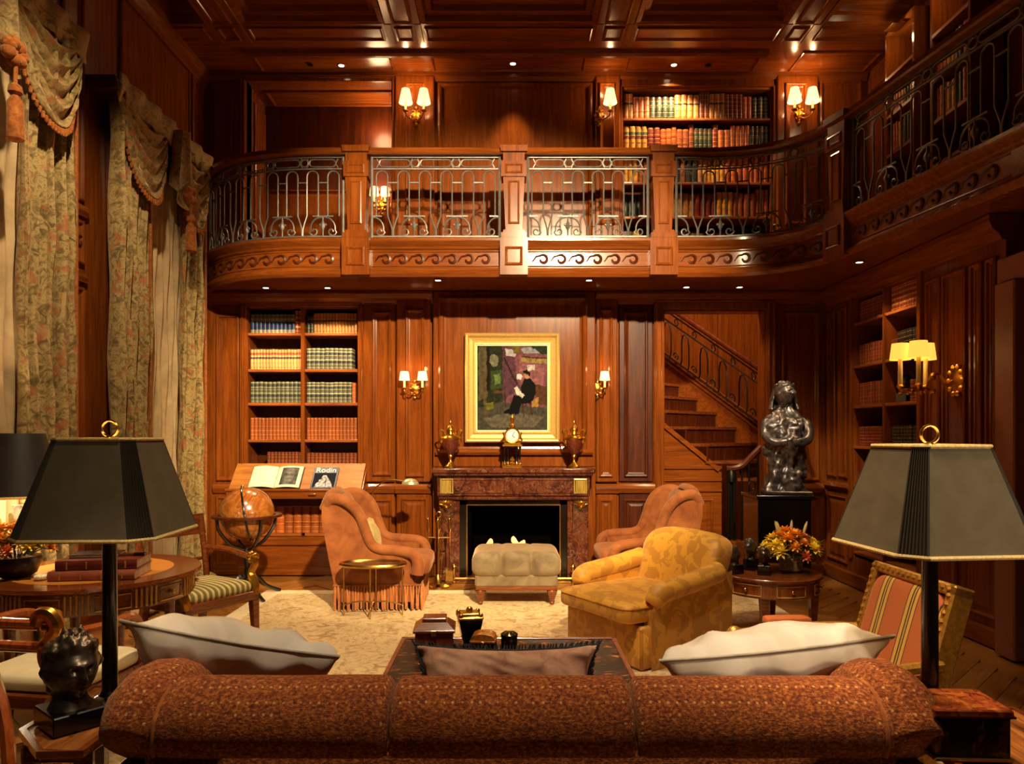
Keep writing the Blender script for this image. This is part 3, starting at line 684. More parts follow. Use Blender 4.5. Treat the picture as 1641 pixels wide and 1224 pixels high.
downlight(525, 461, ZS, 'lit soffit spot over the two-bay bookcase', energy=55, cone=100)
downlight(426, 461, ZS, 'dim soffit spot at the curtain end over the bookcase', energy=40, cone=100)
downlight(702, 449, ZS, 'lit soffit spot beside the chimney panel, over the two-shade sconce', energy=14, cone=80)
downlight(944, 449, ZS, 'lit soffit spot beside the chimney panel, over the single-shade sconce', energy=14, cone=80)
downlight(1100, 460, ZS, 'lit soffit spot over the stair doorway', energy=20, cone=100)
downlight(1185, 460, ZS, 'dim soffit spot over the door casing beside the statue', energy=16, cone=100)
downlight(1377, 420, ZS, 'lit soffit spot over the dark side-wall bookcase', energy=36, cone=110)
# ================================================================ fixtures: curtains, bookcases, fireplace, picture, sconces, stairs
# -- windows behind the drapes
for i, (y0, y1) in enumerate(((3.5, 5.2), (6.05, 7.65))):
    mb = MB()
    for a, b, c, d in ((y0, y0 + .1, 0, 4.4), (y1 - .1, y1, 0, 4.4), (y0, y1, 4.3, 4.4), (y0, y1, 0, .15), ((y0 + y1) / 2 - .03, (y0 + y1) / 2 + .03, .1, 4.35)): mb.box(XL + .001, a, c, XL + .05, b, d, .006)
    wdw = structure(mb.obj('window_%d' % (i + 1), 'wood_dark', None, False))
    for a, b in ((y0 + .1, (y0 + y1) / 2 - .03), ((y0 + y1) / 2 + .03, y1 - .1)):
        mb = MB(); mb.box(XL + .004, a, .15, XL + .012, b, 4.3); mb.obj('pane', plain('night_glass', '#05060a', .05, var=0), wdw, False)
def drape(y0, y1, x, z0, z1, folds, amp, seed, flare=.0):
    r2 = random.Random(seed); ph = [r2.uniform(0, 6) for _ in range(4)]
    def f(u, v):
        y = y0 + (y1 - y0) * (u + .02 * math.sin(6 * v + ph[0]))
        k = amp * (.75 + .25 * math.sin(u * 7 + ph[1])) * (1 + flare * max(0, .12 - v) * 6)
        a = u * folds * 2 * PI + .35 * math.sin(5 * v + u * 9 + ph[2])
        s_ = math.sin(a); xx = x + k * math.copysign(abs(s_) ** .7, s_) + .012 * math.sin(v * 23 + u * 31 + ph[3])
        return (xx, y + .35 * k * math.cos(a), z0 + (z1 - z0) * v)
    mb = MB(); mb.grid(f, int(folds * 14), 26); return mb
def solid(o, t):
    m = o.modifiers.new('thickness', 'SOLIDIFY'); m.thickness = t; return o
def fringe_edge(mb, pts, r, seed=1, droop=.05):
    """little tufts along an edge"""
    q = random.Random(seed)
    for p in pts: mb.lathe([(.001, 0), (r, -.012), (r * .8, -droop * q.uniform(.7, 1)), (.001, -droop)], 5, p)
def curtain(y0, y1, seed, label, folds):
    t = T('curtain', label, 'curtain', (XL + .2, (y0 + y1) / 2, 0), 0, 'floral brocade curtain panels')
    inv = Matrix.Translation((-XL - .2, -(y0 + y1) / 2, 0))
    solid(drape(y0, y1, XL + .21, .01, 4.34, folds, .075, seed, .6).xf(inv).obj('cloth', 'brocade', t, True, 80), .012)
    mb = MB(); mb.grid(lambda u, v: (XL + .24 + .10 * math.cos(2 * PI * u) + .02 * math.sin(9 * v * 6.28), y0 - .05 + (y1 - y0 + .1) * v, .05 + .05 * math.sin(2 * PI * u) * (1 + .4 * math.sin(v * 40))), 10, 30, closed_u=True); mb.xf(inv).obj('puddled_hem', 'brocade', t, True, 80)
    mb = MB(); mb.tube([(XL + .225, y1 + .02, z) for z in [.1 + .15 * k for k in range(28)]], .014, 6); mb.xf(inv).obj('edge_fringe', 'rust', t)
    return t
curtain(4.68, 5.25, 3, 'floral brocade curtain of the nearer window, hanging behind the big lamp', 5)
curtain(5.80, 6.34, 4, 'floral brocade curtain on the near side of the far window', 4)
curtain(6.98, 7.50, 5, 'floral brocade curtain next to the bookcase wall corner', 4)
def sheer(y0, y1, seed, label, folds):
    t = T('sheer_curtain', label, 'curtain', (XL + .1, (y0 + y1) / 2, 0), 0, 'pale sheer curtains')
    solid(drape(y0, y1, XL + .12, .02, 4.1, folds, .03, seed).xf(Matrix.Translation((-XL - .1, -(y0 + y1) / 2, 0))).obj('cloth', 'sheer', t, True, 80), .004)
sheer(3.5, 4.86, 8, 'pale tan sheer curtain of the nearer window', 12)
sheer(6.2, 7.12, 9, 'pale tan sheer curtain between the two far brocade panels', 9)
def swag(mb, y0, y1, ztop, drop, seed, x=XL + .25):
    """a draped half-moon of cloth with curved folds"""
    q = random.Random(seed); p0 = q.uniform(0, 6)
    def f(u, v):
        c = math.sin(PI * u); sag = drop * (v ** 1.05) * (.30 + .70 * c ** .8)
        fold = .034 * (1 - 2 * abs(math.sin(v * 6.5 * PI * (1 - .08 * c) + .5 * math.sin(u * 3 + p0))) ** .8) * (.35 + .65 * c) * min(1, v * 6)
        y = y0 + (y1 - y0) * (u + (.5 - u) * .16 * v)
        return (x + .05 * c * v + fold + .02 * v, y, ztop - sag + fold * .3)
    mb.grid(f, 22, 56); return f
def valance(y0, y1, ztop, label, tail, n):
    t = T('swag_valance', label, 'valance', (XL + .2, (y0 + y1) / 2, ztop), 0, 'floral swag valances')
    inv = Matrix.Translation((-XL - .2, -(y0 + y1) / 2, -ztop))
    mb = MB(); mb.box(XL + .005, y0, ztop - .12, XL + .26, y1, ztop, .01); mb.xf(inv).obj('pelmet_board', 'wood_dark', t, False)
    mb = MB(); mb.grid(lambda u, v: (XL + .275 + .018 * math.sin(u * 40 + v * 3), y0 + (y1 - y0) * u, ztop + .02 - .22 * v), 60, 4); solid(mb.xf(inv).obj('heading', 'swag', t, True, 80), .01)
    for k in range(n):
        a = y0 + (y1 - y0) * k / n; b = y0 + (y1 - y0) * (k + 1) / n
        mb = MB(); f = swag(mb, a, b, ztop, .86, 3 + k); s_ = solid(mb.xf(inv).obj('swag', 'swag', t, True, 80), .012)
        mb = MB(); fringe_edge(mb, [f(u / 34, 1) for u in range(1, 34)], .014, k, .055); mb.xf(inv).obj('fringe', 'rust', s_); 
    for y in tail:                                      # gathered jabot with a rosette and tassel
        def jb(u, v, y=y): 
            w_ = .05 + .11 * v; a = 2 * PI * u; return (XL + .34 + .05 * math.cos(a) + .03 * math.sin(3 * a), y + w_ * math.sin(a) + .02 * math.cos(4 * a) * v, ztop - .05 - .62 * v * (1 + .18 * math.cos(a)))
        mb = MB(); mb.grid(jb, 28, 12, closed_u=True); mb.xf(inv).obj('tail', 'swag', t, True, 80)
        mb = MB()
        for q in range(7):
            a = q * .9; mb.ball((XL + .42, y + .06 * math.cos(a), ztop - .64 + .05 * math.sin(a)), .045, 8, 6)
        mb.xf(inv).obj('rosette', 'rust', t)
        mb = MB(); mb.tube([(XL + .43, y, ztop - .62), (XL + .43, y - .01, ztop - .85)], .012, 6); mb.lathe([(.01, .02), (.035, 0), (.04, -.04), (.022, -.06), (.045, -.10), (.05, -.32), (.03, -.33)], 12, (XL + .43, y - .01, ztop - .85)); mb.xf(inv).obj('tassel', 'rust', t)
valance(5.74, 7.55, 4.44, 'two-swag floral valance with a rust tassel over the far window', [6.72], 2)
valance(3.62, 5.32, 4.50, 'deep floral swag valance over the nearer window, in shadow at its top', [4.33], 2)

# -- bookcases
def ux(px, d=8.0): return XP(px, d)
LEV = [3.0, 2.69, 2.285, 1.91, 1.50, 1.16]              # shelf heights shared by the lower bookcases (top, then shelves)
bc = T('bookcase', 'two-bay mahogany bookcase of leather sets between curtain and fireplace', 'bookcase', ((BKX0 + BKX1) / 2, 8.0, 0))
BM = (BKX0 + BKX1) / 2; Wd = (BKX1 - BKX0) / 2
def bk(mb, name, mat='wood'): return mb.obj(name, mat, bc, False)
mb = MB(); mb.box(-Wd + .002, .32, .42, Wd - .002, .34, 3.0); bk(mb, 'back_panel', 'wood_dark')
for a in (-Wd + .003, Wd - .028): mb = MB(); mb.box(a, 0, .42, a + .025, .32, 2.995); bk(mb, 'side_panel')
mb = MB(); mb.box(-.02, 0, 1.17, .02, .32, 2.97); bk(mb, 'divider')
mb = MB(); mb.box(-Wd + .003, 0, 2.965, Wd - .003, .33, 2.997); bk(mb, 'top_board', 'shelf')
for z in LEV[1:] + [.455]:
    for a, b in ((-Wd + .028, -.02), (.02, Wd - .028)):
        mb = MB(); mb.box(a, .004, z - .032, b, .32, z, .004); bk(mb, 'shelf', 'shelf')
mb = MB()
for a, b, c, d in ((-Wd - .055, -Wd + .02, .40, 3.05), (Wd - .02, Wd + .055, .40, 3.05), (-Wd - .055, Wd + .055, 2.975, 3.05)): mb.box(a, -.03, c, b, .0, d, .008)
for a, b, c, d in ((-Wd - .03, -Wd - .01, .40, 3.03), (Wd + .01, Wd + .03, .40, 3.03), (-Wd - .03, Wd + .03, 3.0, 3.02)): mb.box(a, -.045, c, b, -.03, d, .006)
bk(mb, 'face_frame')
mb = MB(); mb.box(-Wd - .05, -.06, 0, Wd + .05, -.002, .41, .006); mb.box(-Wd - .06, -.075, 0, Wd + .06, -.002, .10, .006); mb.box(-Wd - .06, -.085, .33, Wd + .06, -.002, .42, .01); bk(mb, 'plinth', 'wood_x')
# slanted reading ledge
rd = T('reading_ledge', 'sloping wooden reading ledge with a small brass knob fixed in front of the bookcase', 'reading stand', (BM, 7.9, 0))
ex = Wd + .07; y_b, z_b, y_f, z_f = .06, 1.235, -.20, .965
mb = MB(); mb.prism([(y_f, z_f - .025), (y_f, z_f), (y_b, z_b), (y_b, z_b - .03)], -ex, ex); mb.obj('sloping_board', wood('reading_board', '#7a4418', '#a0622a', '#b87838', 'x', rough=.4), rd, False)
mb = MB(); mb.box(-ex - .02, y_f - .03, .865, ex + .02, .095, .962, .006); mb.box(-ex - .03, y_f - .045, .945, ex + .03, y_f + .02, .975, .008); mb.obj('apron', 'wood_x', rd, False)
mb = MB(); mb.box(-ex, -.05, .77, ex, .095, .866, .006); mb.obj('rail', 'wood_dark', rd, False)
mb = MB(); mb.box(.16, y_f - .056, .905, .24, y_f - .03, .925, .004); mb.obj('knob', 'brass', rd)
for sx in (-1, 1): mb = MB(); mb.prism([(y_f, z_f - .03), (y_b + .03, z_b - .03), (y_b + .03, z_f - .06), (y_f, z_f - .06)], sx * ex - .0125, sx * ex + .0125); mb.obj('side_cheek', 'wood', rd, False)

# books -------------------------------------------------------------------
def book_mesh(name, w_, h, d, mat, bands=4):
    mb = MB(); n = 6; arc = []
    for i in range(n + 1):
        a = PI * i / n; arc.append((-w_ / 2 * math.cos(a), -w_ * .28 * math.sin(a)))
    prof = arc + [(w_ / 2, d), (-w_ / 2, d)]
    k = len(mb.v); mb.prism(prof, 0, h, 'z')
    for b in range(bands):
        z = h * (.10 + .8 * b / max(1, bands - 1))
        v = []; 
        for q in arc: v += [(q[0] * 1.03, q[1] * 1.2 - .0008, z - .003), (q[0] * 1.03, q[1] * 1.2 - .0008, z + .003)]
        mb.add(v, [(2 * i, 2 * i + 2, 2 * i + 3, 2 * i + 1) for i in range(n)])
    return mb.mesh(name, mat, True, 45)
def spine(name, base, bands, rough=.42, gold='#c8a04c', var=.35):
    """leather spine: base colour, bands = [(z0, z1, colour)] as fractions of the height, thin gilt rules between"""
    n = NT(name); tc = n.n('ShaderNodeTexCoord'); sp = n.n('ShaderNodeSeparateXYZ'); n.l(tc.outputs['Generated'], sp.inputs[0])
    oi = n.n('ShaderNodeObjectInfo'); stops = [(0, base)]
    for a, b, c in bands: stops += [(a, c), (b, base)]
    c = n.ramp(sp.outputs['Z'], [(p, S(q)) for p, q in stops], 'CONSTANT')
    f = n.noise(n.coords(), 60, 3); dk = n.ramp(f, [(.3, (.6, .6, .6, 1)), (.7, (1.15, 1.15, 1.15, 1))])
    c = n.mix(1.0, c, dk, 'MULTIPLY')
    rv = n.math('ADD', n.math('MULTIPLY', oi.outputs['Random'], var), 1 - var / 2)
    h = n.n('ShaderNodeHueSaturation'); n.l(rv, h.inputs['Value']); n.l(c, h.inputs['Color'])
    return n.set(h.outputs['Color'], rough, 0, .1)
GD = '#c09448'
rules = lambda zs, c=GD, t=.014: [(z, z + t, c) for z in zs]
SP = {
 'blue': spine('blue_cream_spine', '#1c2c58', [(.0, .16, '#8c8a74'), (.17, .19, GD), (.60, .62, GD), (.64, .78, '#96907a'), (.80, .82, GD), (.86, .98, '#6e6c60')]),
 'red': spine('red_gilt_spine', '#8e2a14', rules([.08, .24, .28, .44, .48, .64, .68, .84, .92], '#d8a04c', .03)),
 'green': spine('dark_green_spine', '#2a3424', rules([.1, .3, .55, .62, .8]) + [(.84, .9, '#7a3420')]),
 'tan': spine('tan_calf_spine', '#b47a3c', [(.10, .12, '#7a4a1c'), (.58, .66, '#4a2c18'), (.68, .69, '#e0b464'), (.74, .86, '#b8582a'), (.92, .94, '#7a4a1c')]),
 'cream': spine('cream_vellum_spine', '#c4a262', [(.12, .13, '#8a6a34'), (.34, .35, '#8a6a34'), (.52, .62, '#54443c'), (.64, .65, '#e2c68a'), (.72, .84, '#a8502c'), (.92, .93, '#8a6a34')]),
 'grey': spine('grey_marbled_spine', '#5c5a48', [(.06, .10, '#a89c78'), (.22, .26, '#8a8060'), (.28, .40, '#3a3c38'), (.42, .47, '#b0a480'), (.62, .66, '#a09672'), (.68, .78, '#3c3e3c'), (.80, .84, '#b0a480'), (.93, .97, '#a89c78')]),
 'greygreen': spine('grey_green_spine', '#565844', [(.06, .09, '#a89c70'), (.22, .25, '#948a60'), (.30, .38, '#383a30'), (.44, .47, '#b0a478'), (.60, .63, '#a09670'), (.72, .75, '#b0a478'), (.76, .86, '#3a3a34'), (.92, .96, '#a89c70')]),
 'chestnut': spine('chestnut_calf_spine', '#9a4a1c', rules([.06, .22, .40, .60, .94], '#c8823c', .02) + [(.64, .76, '#7a2c14'), (.80, .92, '#8e4a20')]),
 'umber': spine('umber_leather_spine', '#7c3414', rules([.05, .2, .36, .52, .7, .86], '#b07434', .02) + [(.56, .68, '#4c1c0c')]),
 'oxblood': spine('oxblood_gilt_spine', '#7a2210', rules([.08, .2, .36, .52, .68, .84, .93], '#b8863c', .025)),
 'orange': spine('orange_calf_spine', '#b2541c', rules([.06, .3, .5, .7, .9], '#d08a3c', .02)),
 'yellow': spine('yellow_calf_spine', '#c08628', [(.06, .08, '#8a5018'), (.34, .36, '#8a5018'), (.5, .62, '#6a2c18'), (.66, .78, '#3a4a28'), (.9, .92, '#8a5018')]),
 'black': spine('black_gilt_spine', '#1e1a14', rules([.08, .24, .40, .56, .72, .88], '#a88440', .02)),
}
COLNAME = {'blue': 'blue and cream', 'red': 'bright red gilt', 'green': 'dark green', 'tan': 'tan calf', 'cream': 'cream vellum', 'grey': 'grey marbled', 'greygreen': 'grey-green', 'chestnut': 'chestnut leather', 'umber': 'umber leather', 'oxblood': 'oxblood gilt', 'orange': 'orange leather', 'yellow': 'yellow calf', 'black': 'black gilt'}
BMESH = {}
def bmesh_for(style, w_, h, d):
    k = (style, round(w_, 3), round(h, 3), d)
    if k not in BMESH: BMESH[k] = book_mesh('book_' + style, k[1], k[2], d, SP[style])
    return BMESH[k]
def books(run, o, ux_, z, where, group, d=.19, jit=.004, loose=None):
    """run = [(style, count, width, height)], laid from o along ux_ with spines facing the room; each volume an object"""
    ang = math.atan2(ux_[1], ux_[0]); x = 0; seen = {}; tot = {}
    for st, c, w_, h in run: tot[st] = tot.get(st, 0) + c
    pool = []
    for st, c, w_, h in run:
        for _ in range(c):
            k = seen.get(st, 0); seen[st] = k + 1
            me = bmesh_for(st, w_ * .965, h, d)
            px_, py_ = o[0] + ux_[0] * (x + w_ / 2), o[1] + ux_[1] * (x + w_ / 2)
            q = rnd.uniform(-jit, jit); nx, ny = ux_[1], -ux_[0]
            loc = (px_ + nx * q, py_ + ny * q, z)
            if loose is not None: loose.append((me, loc, ang))
            else:
                b = link('book', me); b.location = loc; b.rotation_euler = (0, 0, ang); b.scale = (1, 1, 1 + rnd.uniform(-.012, .006))
                which = 'only' if tot[st] == 1 else 'last' if k == tot[st] - 1 else ORD[k]
                tag(b, '%s %s volume on %s' % (which, COLNAME[st], where), 'book', group)
            x += w_
    return x
bl, br = (BKX0 + .04, 8.05), (BM + .03, 8.05); EX = (1, 0); hw = Wd - .055
gp = lambda s_: 'leather books on the ' + s_
def rowfit(run, width):
    s_ = sum(c * w_ for _, c, w_, _ in run); return [(a, c, w_ * width / s_, h) for a, c, w_, h in run]
for (k, side, o, run, wd) in (
  (1, 'first', bl, [('blue', 11, .044, .215), ('red', 2, .036, .255)], hw * .99), (1, 'second', br, [('green', 2, .042, .19), ('tan', 14, .037, .225)], hw * .97),
  (2, 'first', bl, [('cream', 17, .034, .225)], hw), (2, 'second', br, [('grey', 10, .052, .24)], hw * .88),
  (3, 'first', bl, [('greygreen', 12, .047, .24)], hw), (3, 'second', br, [('grey', 10, .05, .235), ('orange', 1, .04, .23)], hw * .94),
  (4, 'first', bl, [('chestnut', 14, .042, .245)], hw * .98), (4, 'second', br, [('chestnut', 14, .042, .245)], hw * .97)):
    z = LEV[k]; pos = ('top', 'upper middle', 'lower middle', 'lowest')[k - 1]
    books(rowfit(run, wd), o, EX, z, '%s shelf in %s bay of the fireplace-wall bookcase' % (pos, side), gp('%s shelf, %s bay' % (pos, side)))
books(rowfit([('umber', 10, .05, .20)], hw * .66), (bl[0] + hw * .32, bl[1]), EX, 1.16, 'shelf above the reading ledge, first bay', gp('shelf above the reading ledge'))
books(rowfit([('umber', 13, .05, .19)], hw * .97), br, EX, 1.16, 'shelf above the reading ledge, second bay', gp('shelf above the reading ledge'))
books(rowfit([('orange', 4, .1, .335), ('chestnut', 8, .1, .31)], 2 * hw * .99), (bl[0], bl[1] - .01), EX, .456, 'bottom shelf under reading ledge', gp('bottom shelf'), .22)
# side-wall bookcase
sb = T('bookcase', 'dark two-bay bookcase built into the side wall past the statue', 'bookcase', (XR, (y0b + y1b) / 2, 0), R(-90))
W2 = (y1b - y0b) / 2
def sk(mb, name, mat='wood'): return mb.obj(name, mat, sb, False)
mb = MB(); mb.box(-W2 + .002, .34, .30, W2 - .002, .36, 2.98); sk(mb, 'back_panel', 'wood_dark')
for a in (-W2 + .002, W2 - .032): mb = MB(); mb.box(a, -.005, .3, a + .03, .34, 2.975); sk(mb, 'side_panel')
mb = MB(); mb.box(-.02, 0, .35, .02, .34, 2.95); sk(mb, 'divider')
mb = MB(); mb.box(-W2 + .003, 0, 2.945, W2 - .003, .34, 2.977); sk(mb, 'top_board', 'shelf')
RLEV = [2.70, 2.26, 1.85, 1.44, 1.04, .36]
for z in RLEV:
    for a, b in ((-W2 + .033, -.02), (.02, W2 - .033)): mb = MB(); mb.box(a, .002, z - .03, b, .34, z, .004); sk(mb, 'shelf', 'shelf')
mb = MB()
for a, b in ((-W2 - .03, -W2 + .03), (W2 - .03, W2 + .03)): mb.box(a, -.03, .28, b, -.001, 2.99, .006)
sk(mb, 'face_frame')
def rb(bay): return (XR + .06, y1b - .045 - bay * (W2 - .012))
EY = (0, -1)
for k, (ra, rbn) in enumerate((([('oxblood', 13, .04, .21)], [('red', 13, .04, .24)]), ([('umber', 11, .045, .21)], [('umber', 2, .045, .19), ('black', 9, .045, .25)]),
                      ([('umber', 11, .045, .23)], [('oxblood', 4, .045, .2)]), ([('oxblood', 12, .042, .2)], [('black', 11, .045, .2)]))):
    pos = ('top', 'second', 'third', 'fourth')[k]; hw2 = W2 - .065
    books(rowfit(ra, hw2), rb(0), EY, RLEV[k], '%s shelf of side-wall bookcase, bay by the statue' % pos, gp('%s shelf of the side-wall bookcase' % pos))
    if k != 2: books(rowfit(rbn, hw2), rb(1), EY, RLEV[k], '%s shelf of side-wall bookcase, bay by the wall lamp' % pos, gp('%s shelf of the side-wall bookcase' % pos))
    else: books(rowfit(rbn, hw2 * .42), (rb(1)[0], rb(1)[1] - hw2 * .58), EY, RLEV[k], 'third shelf of side-wall bookcase, beside the dark head', gp('third shelf of the side-wall bookcase'))
rest = []
books(rowfit([('oxblood', 12, .045, .22)], W2 - .065), rb(0), EY, RLEV[4], '', '', loose=rest)
# gallery bookcase
gb = T('bookcase', 'tall gallery bookcase packed with multicoloured old bindings behind the railing', 'bookcase', ((UBX0 + UBX1) / 2, 8.0, ZD))
W3 = (UBX1 - UBX0) / 2; H3 = UBZ1 - ZD
def gk(mb, name, mat='wood'): return mb.obj(name, mat, gb, False)
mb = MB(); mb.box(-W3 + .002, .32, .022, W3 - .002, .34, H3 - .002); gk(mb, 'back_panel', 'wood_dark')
for a in (-W3 + .002, W3 - .027): mb = MB(); mb.box(a, 0, .022, a + .025, .32, H3 - .002); gk(mb, 'side_panel')
mb = MB(); mb.box(-W3 + .003, 0, H3 - .05, W3 - .003, .33, H3 - .003); gk(mb, 'top_board', 'shelf')
GLEV = [5.085 - ZD, 4.72 - ZD, 4.37 - ZD, 3.99 - ZD, .05]
for z in GLEV: mb = MB(); mb.box(-W3 + .028, .004, z - .028, W3 - .028, .32, z, .004); gk(mb, 'shelf', 'shelf')
mb = MB()
for a, b, c, d in ((-W3 - .05, -W3 + .01, .0, H3 + .05), (W3 - .01, W3 + .05, 0, H3 + .05), (-W3 - .05, W3 + .05, H3 - .03, H3 + .05)): mb.box(a, -.035, c, b, -.001, d, .006)
gk(mb, 'face_frame')
def mixrow(seed, n):
    q = random.Random(seed); out = []
    while sum(c for _, c, _, _ in out) < n:
        out.append((q.choice(['orange', 'chestnut', 'yellow', 'umber', 'black', 'tan', 'green', 'oxblood', 'orange', 'chestnut', 'tan']), q.randint(1, 4), q.uniform(.045, .066), q.uniform(.24, .315)))
    return out
for k in range(5):
    run = rowfit(mixrow(20 + k, 26), 2 * W3 - .075); o = (UBX0 + .038, 8.05)
    if k < 2:
        # unify repeated styles so that each volume's ordinal is unique within its row
        books(run, o, EX, GLEV[k] + ZD, '%s shelf of the gallery bookcase' % ('top', 'second')[k], gp('%s shelf of the gallery bookcase' % ('top', 'second')[k]))
    else: books(run, o, EX, GLEV[k] + ZD, '', '', loose=rest)
# lit bookcases far along the gallery arm
for bi, (ya, yb_, lab) in enumerate(((6.55, 7.05, 'narrow gallery bookcase glimpsed through the dark railing, first along the arm'), (5.75, 6.3, 'narrow gallery bookcase glimpsed through the dark railing, second along the arm'))):
    t = T('bookcase', lab, 'bookcase', (XU - .3, (ya + yb_) / 2, ZD), R(-90)); hwd = (yb_ - ya) / 2
    mb = MB(); mb.box(-hwd, .27, 0, hwd, .298, 2.0); mb.obj('back_panel', 'wood_dark', t, False)
    for a in (-hwd, hwd - .03): mb = MB(); mb.box(a, 0, 0, a + .03, .28, 2.0); mb.obj('side_panel', 'wood', t, False)
    for z in (.4, .78, 1.16, 1.54, 1.97): mb = MB(); mb.box(-hwd + .03, 0, z, hwd - .03, .28, z + .03); mb.obj('shelf', 'shelf', t, False)
    for z in (.81, 1.19): books(rowfit([('orange', 3, .05, .28), ('yellow', 2, .05, .26), ('green', 2, .05, .27), ('orange', 2, .05, .28)], 2 * hwd - .08), (XU - .26, yb_ - .04), EY, ZD + z, '', '', d=.18, loose=rest)
    lamp('shelf_light', 'POINT', (XU - .42, (ya + yb_) / 2, ZD + 1.85), 2, (1, .7, .35), .03)
    mb = MB(); mb.box(-.08, -.10, 1.94, .08, .02, 1.96, .004); mb.obj('shelf_lamp', 'brass', t, False)
mb = MB()
for me, loc, ang in rest:
    mt = Matrix.Translation(loc) @ Matrix.Rotation(ang, 4, 'Z'); st = [k for k in SP if SP[k] == me.materials[0]][0]
    mb.add([mt @ v.co for v in me.vertices], [tuple(p_.vertices) for p_ in me.polygons], list(SP).index(st))
def simple_spines():
    out = []
    for k, c in zip(SP, ('#3a4058', '#8e2a14', '#2a3424', '#b07a3c', '#c4a262', '#6c6a58', '#5c5c48', '#984a1c', '#7c3414', '#7a2210', '#b2541c', '#c08628', '#2a241c')): out.append(plain('spine_leather_' + k, c, .45, var=.45, sc=22))
    return out
o = mb.obj('shelved_books', simple_spines(), None, True, 45); stuff(o); o['label'] = 'old leather bindings on the lower gallery shelves and dim side shelves'; o['category'] = 'books'
for q, f0 in zip(o.data.polygons, mb.m): q.material_index = f0

# -- fireplace
FX = XP(823, 7.55)
mt = T('mantelpiece', 'red marble mantelpiece with gilt corner mounts around the black firebox', 'fireplace', (FX, 7.72, 0))
def mk(mb, name, mat='marble', parent=mt, smooth=False): return mb.obj(name, mat, parent, smooth)
OW = (.56, .6)                                          # opening half-widths
mb = MB(); mb.box(-.86, -.19, 1.145, .86, .155, 1.20, .012); mb.box(-.84, -.17, 1.12, .84, .155, 1.148, .008); mk(mb, 'mantel_shelf')
mb = MB(); mb.box(-.81, -.12, .905, .81, .155, 1.122, .006); fr = mk(mb, 'frieze')
for a, b in ((-.66, -.12), (.12, .66)): mb = MB(); mb.nested((0, -.12, 0), BX, BZ, a, b, .935, 1.09, [(0, 0), (0, .01), (.015, .012), (.025, .003)]); mk(mb, 'panel', 'marble', fr)
mb = MB(); mb.box(-.10, -.135, .92, .10, -.12, 1.11, .005)
for k in range(5): mb.tube([(-.07 + .035 * k, -.137, .93), (-.07 + .035 * k, -.137, 1.1)], .012, 6)
mk(mb, 'fluted_block', 'marble', fr, True)
mb = MB(); mb.box(-.80, -.10, .86, .80, .155, .906, .01); mk(mb, 'architrave')
for sx in (-1, 1):
    x0, x1 = sorted((sx * .575, sx * .80))
    mb = MB(); mb.box(x0, -.06, .06, x1, .155, .865, .008); mb.box(x0 - .0, -.09, 0, x1, .155, .08, .01); jb = mk(mb, 'jamb')
    c = (x0 + x1) / 2 + sx * .02
    prof = [(-.06, .08), (-.10, .08), (-.105, .2), (-.085, .36), (-.08, .5), (-.10, .64), (-.14, .76), (-.165, .82), (-.165, .86), (-.06, .86)]
    mb = MB(); mb.prism(prof, c - .075, c + .075); mk(mb, 'console', 'marble', jb, False)
    mb = MB()
    mb.nested((0, -.121, 0), BX, BZ, c - .07, c + .07, .93, 1.09, [(0, 0), (0, .01), (.012, .014), (.02, .004)]); mk(mb, 'corner_block', wood('burl_inlay', '#6a5020', '#927434', '#ac9048', 'z', 3), jb)
    mb = MB()
    for k in range(7):
        a = -1.2 + .4 * k; mb.tube([(c, -.165, .80), (c + .045 * math.sin(a), -.185, .80 + .045 * math.cos(a)), (c + .075 * math.sin(a), -.175, .80 + .065 * math.cos(a))], [.012, .016, .004], 6)
    mb.ball((c, -.18, .79), .022, 8, 6); mk(mb, 'gilt_mount', 'gilt', jb, True)
fbx = T('firebox', 'black firebox with a slim brass surround inside the red marble fireplace', 'firebox', (FX, 7.72, 0))
mb = MB(); mb.box(-.50, .12, 0, -.46, .72, .86); mb.box(.46 + .04, .12, 0, .54, .72, .86); mb.box(-.5, .68, 0, .54, .72, .86); mb.box(-.5, .12, .82, .54, .72, .86); mb.obj('lining', 'soot', fbx, False)
mb = MB(); mb.box(-.575, .0, .0, -.50, .03, .862); mb.box(.50, .0, 0, .575, .03, .862); mb.box(-.575, 0, .80, .575, .03, .862); mb.obj('black_slip', 'black', fbx, False)
mb = MB(); mb.tube([(-.50, -.012, .02), (-.50, -.012, .80), (.50, -.012, .80), (.50, -.012, .02)], .011, 4); mb.obj('brass_frame', 'brass', fbx, False)
mb = MB(); mb.box(-.575, -.12, 0, .575, .66, .012, .003); mb.obj('hearth_slab', 'marble', fbx, False)
fn = T('fender', 'low brass fender with corner posts in front of the hearth', 'fender', (FX, 7.53, 0))
mb = MB(); mb.tube([(-.62, .02, .05), (-.62, -.03, .05), (.62, -.03, .05), (.62, .02, .05)], .014, 6); mb.obj('rail', 'brass', fn)
for x in (-.62, .62): mb = MB(); mb.lathe([(.025, 0), (.025, .02), (.013, .03), (.012, .12), (.022, .14), (.026, .17), (.014, .195), (.001, .205)], 12, (x, -.03, 0)); mb.obj('post', 'brass', fn)
mb = MB(); mb.box(-.62, -.04, .0, .62, -.02, .02, .004); mb.obj('base_bar', 'brass', fn, False)
gr = T('log_grate', 'iron grate with glowing logs behind the ottoman', 'grate', (FX, 8.05, .012))
for k in range(7): mb = MB(); mb.tube([(-.24 + .08 * k, -.14, .12), (-.24 + .08 * k, .1, .12), (-.24 + .08 * k, .14, .24)], .010, 5); mb.obj('bar', 'iron_dark', gr)
for x in (-.2, .2): mb = MB(); mb.tube([(x, -.16, .0), (x, -.14, .13), (x, .1, .13), (x, .1, 0)], .012, 5); mb.obj('leg', 'iron_dark', gr)
mflame = glow('fire_flame', (1, .45, .10, 1), 2.2, '#ff9a40')
